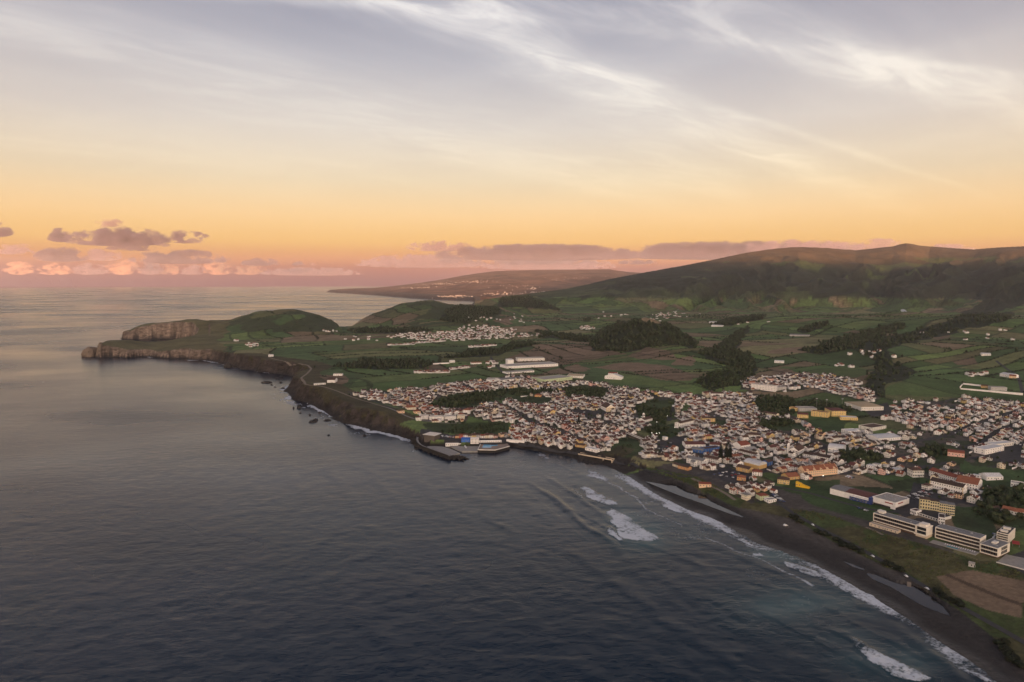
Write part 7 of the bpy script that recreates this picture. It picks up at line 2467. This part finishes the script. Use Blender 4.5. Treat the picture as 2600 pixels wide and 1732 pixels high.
# ------------------------------------------------------------------ rocks in the sea
def rocks():
    g = np.random.default_rng(31)
    dark = paint('sea_rock', (.028, .025, .024), .7, .4, .4)
    pale = paint('pale_sea_rock', (.17, .13, .10), .9, .35, .3)
    def rock_mesh(seed, mat, sub=2):
        bm = bmesh.new(); bmesh.ops.create_icosphere(bm, subdivisions=sub, radius=1)
        gg = np.random.default_rng(seed); off = gg.uniform(0, 50, 3)
        for v in bm.verts:
            n_ = float(fbm(np.array([v.co.x * 3 + off[0]]), np.array([v.co.y * 3 + v.co.z * 2 + off[1]]), 2.0, 3, seed)[0])
            v.co *= 1 + .35 * n_
        me = bpy.data.meshes.new('rock'); bm.to_mesh(me); bm.free(); me.materials.append(mat)
        return me
    meshes = [rock_mesh(k, dark) for k in range(5)]
    spots = [(612, 880, 20, 4, 'long low dark rock farthest out from the cove'), (645, 880, 6, 3, 'small dark rock inside the cove'), (651, 894, 10, 3, 'dark rock close under the cliff nose'), (637, 870, 8, 3, 'dark rock at the mouth of the cove'), (646, 866, 7, 3, 'black rock under the far side of the cove'),
             (687, 938, 8, 7, 'tall dark rock stump with surf around it'), (675, 939, 4, 4, 'little dark rock left of the tall stump'), (720, 970, 20, 5, 'flat dark rock well off the cliff, left of the surf'), (725, 966, 10, 4, 'smaller dark rock behind the flat one'), (752, 967, 15, 3, 'dark reef rock reaching out from the cliff'),
             (755, 1001, 6, 3, 'lone small dark rock far out from the cliff'), (838, 1002, 9, 4, 'dark rock in the surf below the cliff bend'), (853, 990, 8, 3, 'dark rock in foam close to the cliff bend'), (690, 950, 5, 2, 'low rock in the foam patch'), (712, 955, 5, 3, 'low rock right of the foam patch'), (735, 950, 6, 4, 'rock near the cliff foot above the flat rock'),
             (624, 885, 5, 2, 'tiny rock beside the long low rock'), (632, 890, 4, 2, 'tiny rock in front of the long low rock'), (490, 801 + 0, 4, 2, 'distant dark speck of rock off the headland')]
    for px, py, wpx, hpx, lab in spots:
        p = unproj(px, py, 0); d = np.hypot(*p)
        o = link('sea_rock', meshes[int(g.integers(0, 5))])
        o.location = (p[0], p[1], .2); w = wpx / 2 * d / FPX
        o.scale = (w, w * g.uniform(.6, .9), hpx * d / FPX * .8); o.rotation_euler = (0, 0, g.uniform(-.5, .5))
        set_props(o, lab, 'rock')
    for k in range(60):
        px = g.uniform(1425, 1480) - 100; py = 1050 + (px - 1300) * .18 + g.normal(4, 2.5)
        p = unproj(px, py, 0); d = np.hypot(*p)
        o = link('boulder', meshes[k % 5]); w = g.uniform(.5, 1.3)
        o.location = (p[0], p[1], .1); o.scale = (w, w, w * .8); o.rotation_euler = tuple(g.uniform(0, 6, 3))
        set_props(o, 'small black boulder in the shallow water below the coast bridge', 'boulder', 'black boulders in the shallows below the bridge')
    for (px, py, wpx, hpx, lab) in [(197, 821, 32, 20, 'pale pointed sea stack at the tip of the headland'), (226, 822, 16, 26, 'pale rock tower joined to the headland tip')]:
        p = unproj(px, py, 0); d = np.hypot(*p)
        o = link('sea_stack', rock_mesh(90 + px, pale, 3)); w = wpx / 2 * d / FPX
        o.location = (p[0], p[1] + w, hpx * d / FPX * .25); o.scale = (w, w * .9, hpx * d / FPX * .72)
        set_props(o, lab, 'sea stack')
    p = unproj(523, 845, 0); d = np.hypot(*p)
    o = link('sea_stack', meshes[2]); o.location = (p[0], p[1], 1); o.scale = (6 * d / FPX * 1.2, 8, 14 * d / FPX * .7)
    set_props(o, 'small dark pointed stack under the headland cliff', 'sea stack')


rocks()


# ------------------------------------------------------------------ beach lagoons
def lagoons():
    m, n, bs = new_mat('lagoon_water')
    bs.inputs['Base Color'].default_value = (.022, .022, .022, 1); bs.inputs['Roughness'].default_value = .05; bs.inputs['IOR'].default_value = 1.333
    for (poly, lev), lab in zip(POOLS, ('wide', 'lower', 'small')):
        P = np.array([unproj(x, y, lev) for x, y in poly])
        c = P.mean(0); P = c + (P - c) * 1.04
        bm = bmesh.new()
        f = bm.faces.new([bm.verts.new((x, y, lev - .06)) for x, y in P])
        if f.normal.z < 0:
            bmesh.ops.reverse_faces(bm, faces=[f])
        bmesh.ops.triangulate(bm, faces=[f])
        me = bpy.data.meshes.new('water'); bm.to_mesh(me); bm.free(); me.materials.append(m)
        bm2 = bmesh.new(); bm2.from_mesh(me); bmesh.ops.recalc_face_normals(bm2, faces=bm2.faces)
        if sum(f_.normal.z for f_ in bm2.faces) < 0:
            bmesh.ops.reverse_faces(bm2, faces=bm2.faces)
        bm2.to_mesh(me); bm2.free()
        set_props(link('lagoon', me), kind='structure')


lagoons()


# ------------------------------------------------------------------ cars
def car_meshes(col):
    body = MB()
    body.prism([(-2.0, .35), (2.0, .35), (2.05, .75), (1.2, .88), (.65, 1.38), (-1.2, 1.40), (-1.75, .92), (-2.05, .85)], 'y', -.82, .82)
    glass = MB()
    glass.prism([(1.12, .92), (.66, 1.33), (-1.15, 1.35), (-1.6, .95)], 'y', -.84, .84)
    w = MB()
    n = 8
    w.prism([(.32 * math.cos(2 * math.pi * k / n), .32 + .32 * math.sin(2 * math.pi * k / n)) for k in range(n)], 'y', -.1, .1)
    m = paint('car_paint_' + col[0], col[1], .3, .03, 1, .5)
    return body.mesh('body', [m]), glass.mesh('windows', [GLASS]), w.mesh('wheel', [roofm('charcoal')])


def cars():
    g = np.random.default_rng(61)
    cols = [('white', (.72, .72, .72)), ('silver', (.38, .39, .40)), ('dark', (.03, .032, .04)), ('red', (.30, .03, .025)), ('blue', (.03, .06, .18))]
    M = {c[0]: car_meshes(c) for c in cols}
    ORD = ['first', 'second', 'third', 'fourth', 'fifth', 'sixth', 'seventh', 'eighth', 'ninth', 'tenth', 'eleventh', 'twelfth', 'thirteenth', 'fourteenth', 'fifteenth']
    def car(x, y, a, c, lab, grp):
        r = root('car', lab, 'car', (x, y, ground_z(x, y) + .05), a, grp)
        r.scale = (.86, .86, .86)
        b, gl, w = M[c]
        link('body', b, r); link('windows', gl, r)
        for wx in (-1.25, 1.25):
            for wy in (-.78, .78):
                o = link('wheel', w, r); o.location = (wx, wy, 0)
    pick = lambda: cols[int(g.choice([0, 0, 0, 1, 1, 2, 2, 3, 4]))][0]
    def lot(corners, nu, nv, where, prob=.7, ang=None):
        P = [ground_pt(*c)[:2] for c in corners]     # a, b along; d across
        todo = []
        for i in range(nu):
            for j in range(nv):
                if g.random() > prob:
                    continue
                u, v = (i + .5) / nu, (j + .5) / nv
                p = P[0] + (P[1] - P[0]) * u + (P[2] - P[0]) * v
                d = P[1] - P[0]
                todo.append((p[0] / p[1], p[0], p[1], math.atan2(d[1], d[0]) + math.pi / 2 + g.normal(0, .04), pick()))
        cnt = {}
        for _, x, y, a, c in sorted(todo):
            k = cnt.get(c, 0); cnt[c] = k + 1
            car(x, y, a, c, f'{c} car, {ORD[min(k, 14)]} from left {where}', f'cars parked {where}')
    lot([(2075, 1143), (2118, 1128), (2115, 1153)], 12, 4, 'in the lot beside the supermarket', .6)
    lot([(1632, 1091), (1668, 1083), (1690, 1100)], 9, 4, 'in the square car park near the beach', .5)
    lot([(1013, 1001), (1050, 1004), (1018, 1005)], 14, 2, 'on the dark quay above the stone hall', .7)
    lot([(1968, 1168), (1998, 1178), (1972, 1166)], 7, 1, 'on the verge in front of the supermarket', .8)
    lot([(1943, 1097), (1962, 1103), (1950, 1093)], 6, 2, 'in the small yard right of the peach building', .6)
    lot([(1775, 1137), (1800, 1158), (1780, 1134)], 9, 2, 'along the lane beside the beach quarter', .8)
    lot([(2275, 1236), (2288, 1240), (2284, 1226)], 4, 3, 'behind the black roofed hotel block', .6)
    lot([(1510, 1032), (1545, 1015), (1520, 1036)], 8, 2, 'in the park beside the arched bridge', .5)
    # cars along the streets of the near quarters
    gg = np.random.default_rng(99)
    kv = gg.integers(-30, 40, 2600) * ROW * 2 + gg.choice([-2.0, 2.0], 2600); ku = gg.uniform(-500, 1100, 2600)
    ca, sa = math.cos(TANG), math.sin(TANG)
    xw, yw = ku * ca - kv * sa, ku * sa + kv * ca
    x, y = xw.copy(), yw.copy()
    for _ in range(6):
        x, y = xw - fbm(x, y, 420, 2, 101) * 46, yw - fbm(x, y, 420, 2, 102) * 46
    px, py = project(x, np.maximum(y, 300), gz_many(x, np.maximum(y, 300)))
    m = any_in(px, py, TOWN) & ~any_in(px, py, GREEN) & (y > 500) & (y < 1250) & (px < 2350)
    m &= free_of_feet(x, y, 1.0)
    m = np.where(m)[0][:90]
    lx = np.array([(a[1], a[2]) for a in LANDMARKS])
    rec = []
    for i in m:
        j = int(np.argmin(np.hypot(lx[:, 0] - x[i], lx[:, 1] - y[i])))
        side = 'right of' if x[i] / y[i] > lx[j, 0] / lx[j, 1] else 'left of'
        rec.append((math.hypot(lx[j, 0] - x[i], lx[j, 1] - y[i]), i, LANDMARKS[j][0], side, pick()))
    seen = {}
    for dd, i, nme, side, c in sorted(rec):
        k = seen.get((nme, side, c), 0); seen[(nme, side, c)] = k + 1
        if k < 15:
            car(x[i], y[i], street_dir(x[i], y[i]), c, f'{c} car in the street, {ORD[k]} {c} one {side} the {nme}', 'cars parked along the streets')
    for px, py, lab in [(2010, 1282, 'white car at the roadside above the second beach bend'), (2048, 1288 + 18, 'white van shaped car on the beach road'), (2105, 1323, 'white car by the start of the beach path'), (2158, 1349, 'white car alone on the lower beach road'), (1868, 1205, 'white car on the upper beach road')]:
        i = int(np.argmin([np.hypot(*(q - ground_pt(px, py)[:2])) for q in beach_road]))
        i = min(max(i, 1), len(beach_road) - 2)
        d = beach_road[i + 1] - beach_road[i - 1]
        n_ = np.array([d[1], -d[0]]) / np.hypot(*d)
        p = beach_road[i] + n_ * 1.3
        car(p[0], p[1], math.atan2(d[1], d[0]), 'white', lab, None)


cars()


# ------------------------------------------------------------------ masts, lamps, little things
def small_things():
    steel = paint('mast_steel', (.22, .20, .19), .5, .1)
    def mast(px, d, zc, H, lab):
        x = d * (px - 1177) / FPX
        z = ground_z(x, d)
        r = root('radio_mast', lab, 'mast', (x, d, z))
        b = MB()
        for k in range(3):
            a = k * 2.094
            b.cyl(.8 * math.cos(a), .8 * math.sin(a), -1, H, .16, .10, 5)
        b.build('legs', steel, r)
        for k in range(int(H / 3)):
            q = MB(); z0 = k * 3 + 1
            for j in range(3):
                a, c = j * 2.094, (j + 1) * 2.094
                p0, p1 = (.8 * math.cos(a), .8 * math.sin(a)), (.8 * math.cos(c), .8 * math.sin(c))
                q.prism([(p0[0], p0[1]), (p1[0], p1[1]), (p1[0] * .86, p1[1] * .86), (p0[0] * .86, p0[1] * .86)], 'z', z0, z0 + .18)
            q.build('brace', steel, r)
        MB().cyl(0, 0, H, H + 3, .12, .05, 5).build('aerial', steel, r)
    mast(650.5, 2985, 0, 24, 'taller lattice radio mast on the crest of the headland hill')
    mast(655.5, 2985, 0, 14, 'shorter lattice radio mast right beside the taller one')
    mast(360, 2915, 0, 9, 'thin pole on the edge of the pale sea cliff')
    for px, py, lab in [(1877, 935, 'leftmost'), (1900, 938, 'middle'), (1936, 936, 'rightmost')]:
        p = ground_pt(px, py)
        r = root('floodlight_mast', f'{lab} of the three tall floodlight masts at the playing field', 'floodlight', p)
        MB().cyl(0, 0, -.5, 15, .32, .18, 7).build('pole', steel, r)
        MB().box(-1.6, -.3, 14.4, 1.6, .3, 15.8).build('lamp_head', METAL, r)
    glow = bpy.data.materials.new('lit_lamp'); glow.use_nodes = True
    n = glow.node_tree; b_ = n.nodes['Principled BSDF']
    b_.inputs['Emission Color'].default_value = (1, .93, .78, 1); b_.inputs['Emission Strength'].default_value = 5
    for px, py, lab in [(1510, 977, 'lit street lamp at the foot of the avenue by the park'), (1498, 1003, 'first lit street lamp left along the park by the arched bridge'), (1503, 999, 'second lit lamp from the left in the park by the bridge'), (1509, 1004, 'third lit lamp from the left in the park by the bridge'), (1515, 1003, 'rightmost lit lamp in the park by the bridge'),
                        (1534, 963, 'lit street lamp on the avenue corner'), (1891, 1103, 'bright lit lamp in the dark yard left of the blue supermarket'), (1474, 965, 'warm lit lamp beside the clock tower'), (1309, 1020, 'lit lamp on the seafront road'), (1550, 990, 'lit lamp at the edge of the river park')]:
        p = ground_pt(px, py)
        r = root('street_lamp', lab, 'street lamp', p)
        MB().cyl(0, 0, -.3, 5.6, .1, .07, 6).build('pole', steel, r)
        MB().box(-.08, -1.1, 5.5, .08, 0, 5.62).build('arm', steel, r)
        MB().box(-.28, -1.5, 5.32, .28, -.8, 5.5).build('lamp', glow, r)
    # beach shelter
    p = ground_pt(1806, 1212)
    r = root('beach_shelter', 'small white canvas shelter on the dark sand below the dune road', 'shelter', p, .4)
    b = MB(); b.prism([(-2.2, 2.0), (2.2, 2.0), (0, 3.2)], 'y', -1.6, 1.6); b.build('canvas', TRIM, r)
    for x in (-2.0, 2.0):
        for y in (-1.4, 1.4):
            MB().box(x - .06, y - .06, -.2, x + .06, y + .06, 2.0).build('pole', steel, r)


small_things()


# ------------------------------------------------------------------ clouds, far out beyond the haze
def clouds():
    def cloud_material(key, col, dens, aniso, a, b, scale, absorb=(0, 0, 0)):
        m = bpy.data.materials.new('cloud_' + key); m.use_nodes = True
        n = m.node_tree; n.nodes.clear()
        out = n.nodes.new('ShaderNodeOutputMaterial')
        v = n.nodes.new('ShaderNodeVolumePrincipled')
        v.inputs['Color'].default_value = (*col, 1); v.inputs['Anisotropy'].default_value = aniso
        tcd = n.nodes.new('ShaderNodeTexCoord')
        geo = n.nodes.new('ShaderNodeNewGeometry')
        L = n.nodes.new('ShaderNodeVectorMath'); L.operation = 'LENGTH'
        n.links.new(tcd.outputs['Object'], L.inputs[0])
        mp = n.nodes.new('ShaderNodeMapping'); mp.inputs['Scale'].default_value = (1 / scale, .6 / scale, 1.5 / scale)
        n.links.new(geo.outputs['Position'], mp.inputs[0])
        nz = nn(n, 'ShaderNodeTexNoise', Scale=1.0, Detail=6, Roughness=.62)
        n.links.new(mp.outputs[0], nz.inputs['Vector'])
        r2 = mathn(n, 'MULTIPLY', L.outputs['Value'], L.outputs['Value'])
        f = mathn(n, 'ADD', mathn(n, 'MULTIPLY', mathn(n, 'SUBTRACT', 1.0, r2), a), mathn(n, 'SUBTRACT', mathn(n, 'MULTIPLY', mathn(n, 'SUBTRACT', nz.outputs[0], .5), b), .16 if b < 4 else .30))
        f = mathn(n, 'MULTIPLY', f, mapr(n, L.outputs['Value'], .8, .99, 1, 0, True))
        f = mathn(n, 'MULTIPLY', mapr(n, f, 0.02, .38, 0, 1, True), dens)
        n.links.new(f, v.inputs['Density'])
        n.links.new(v.outputs[0], out.inputs['Volume'])
        m.cycles.volume_step_rate = 1.0
        return m
    K = 1.0
    GREY = cloud_material('grey', (.62, .52, .56), .0050, .55, .62, 3.6, 620)
    ORANGE = cloud_material('lit', (.84, .56, .38), .0019, -.05, .62, 4.6, 420)
    MAUVE = cloud_material('mauve', (.76, .62, .62), .0028, .35, .60, 3.4, 520)
    BAND = cloud_material('band', (.64, .54, .56), .0030, .55, .66, 2.4, 900)
    defs = [
        (160, 400, 521, 566, 33000, GREY, 'large grey cumulus in the left sky with ragged top'), (250, 400, 550, 577, 32500, GREY, 'flat grey base hanging under the large left cumulus'), (370, 492, 530, 560, 33500, GREY, 'ragged grey tail to the right of the large left cumulus'),
        (215, 300, 502, 522, 34000, MAUVE, 'small mauve cloud just above the large left cumulus'), (124, 172, 524, 557, 34000, GREY, 'small ragged grey cloud left of the large cumulus'), (-40, 38, 508, 545, 33000, GREY, 'grey cloud cut by the left edge of the sky'),
        (0, 90, 558, 586, 36000, MAUVE, 'flat mauve cloud low at the far left'), (86, 215, 567, 602, 36000, GREY, 'mauve grey cloud low on the left, below the large cumulus'), (200, 285, 566, 600, 36500, MAUVE, 'rounded mauve cloud beside the low left grey cloud'),
        (305, 530, 574, 607, 36000, GREY, 'long flat grey cloud low over the sea'), (555, 652, 593, 611, 38000, GREY, 'small flat grey cloud over the bay'), (665, 706, 598, 611, 38000, GREY, 'tiny grey cloud right of the small flat one'), (714, 743, 602, 611, 38000, MAUVE, 'tiniest grey cloud speck over the bay'),
        (15, 85, 600, 632, 46000, ORANGE, 'bright orange cumulus at the left end of the row on the horizon'), (90, 175, 604, 632, 47000, ORANGE, 'dimmer orange cumulus second from the left on the horizon'), (165, 255, 604, 632, 45000, MAUVE, 'grey cumulus in the horizon row left of the tall orange one'),
        (245, 330, 596, 632, 46000, ORANGE, 'tall orange cumulus in the middle of the horizon row'), (322, 378, 602, 632, 45500, MAUVE, 'round grey cumulus right of the tall orange one'), (370, 420, 606, 632, 47000, ORANGE, 'small orange cumulus between two grey ones on the horizon'), (415, 475, 606, 632, 45500, MAUVE, 'square grey cumulus in the horizon row'),
        (468, 540, 598, 632, 46500, ORANGE, 'orange cumulus with rounded head at the right of the row'), (535, 620, 608, 632, 47000, ORANGE, 'fading orange cumulus near the right end of the row'), (600, 840, 614, 634, 47000, MAUVE, 'long low mauve bank over the horizon of the bay'),
        (985, 1500, 561, 599, 36000, BAND, 'left half of the long grey cloud bank above the far coast'), (1380, 1960, 555, 597, 37000, BAND, 'right half of the long grey cloud bank behind the mountain'), (930, 1100, 553, 578, 36500, MAUVE, 'feathery left tip of the long grey cloud bank'),
        (820, 1130, 584, 616, 40000, MAUVE, 'pink cloud bank below the left tip of the long bank'), (1080, 1420, 592, 620, 40000, MAUVE, 'pink cloud bank over the crest of the far coast'), (1410, 1510, 596, 608, 39000, GREY, 'thin grey streak under the long cloud bank'),
        (1960, 2085, 548, 578, 33000, MAUVE, 'pink cap cloud behind the mountain peak'), (1690, 1990, 551, 580, 34000, MAUVE, 'pink cloud along the left shoulder of the mountain'), (2100, 2240, 560, 580, 34000, MAUVE, 'thin pink cloud right of the mountain peak'),
    ]
    bm = bmesh.new(); bmesh.ops.create_icosphere(bm, subdivisions=3, radius=1)
    for v in bm.verts:
        if v.co.z < 0:
            v.co.z *= .35
    base = bpy.data.meshes.new('cloud'); bm.to_mesh(base); bm.free()
    for x0, x1, y0, y1, d, m, lab in defs:
        me = base.copy(); me.materials.append(m)
        o = link('cloud', me)
        sx = (x1 - x0) / 2 * d / FPX * 1.12; h = (y1 - y0) * d / FPX * 1.1
        zb = CAM_H - d * dep(y1)
        o.scale = (sx, max(sx * .4, h * .9), h / 1.35)
        o.location = (d * ((x0 + x1) / 2 - 1177) / FPX, d, zb + .35 * h / 1.35)
        set_props(o, lab, 'cloud')


clouds()
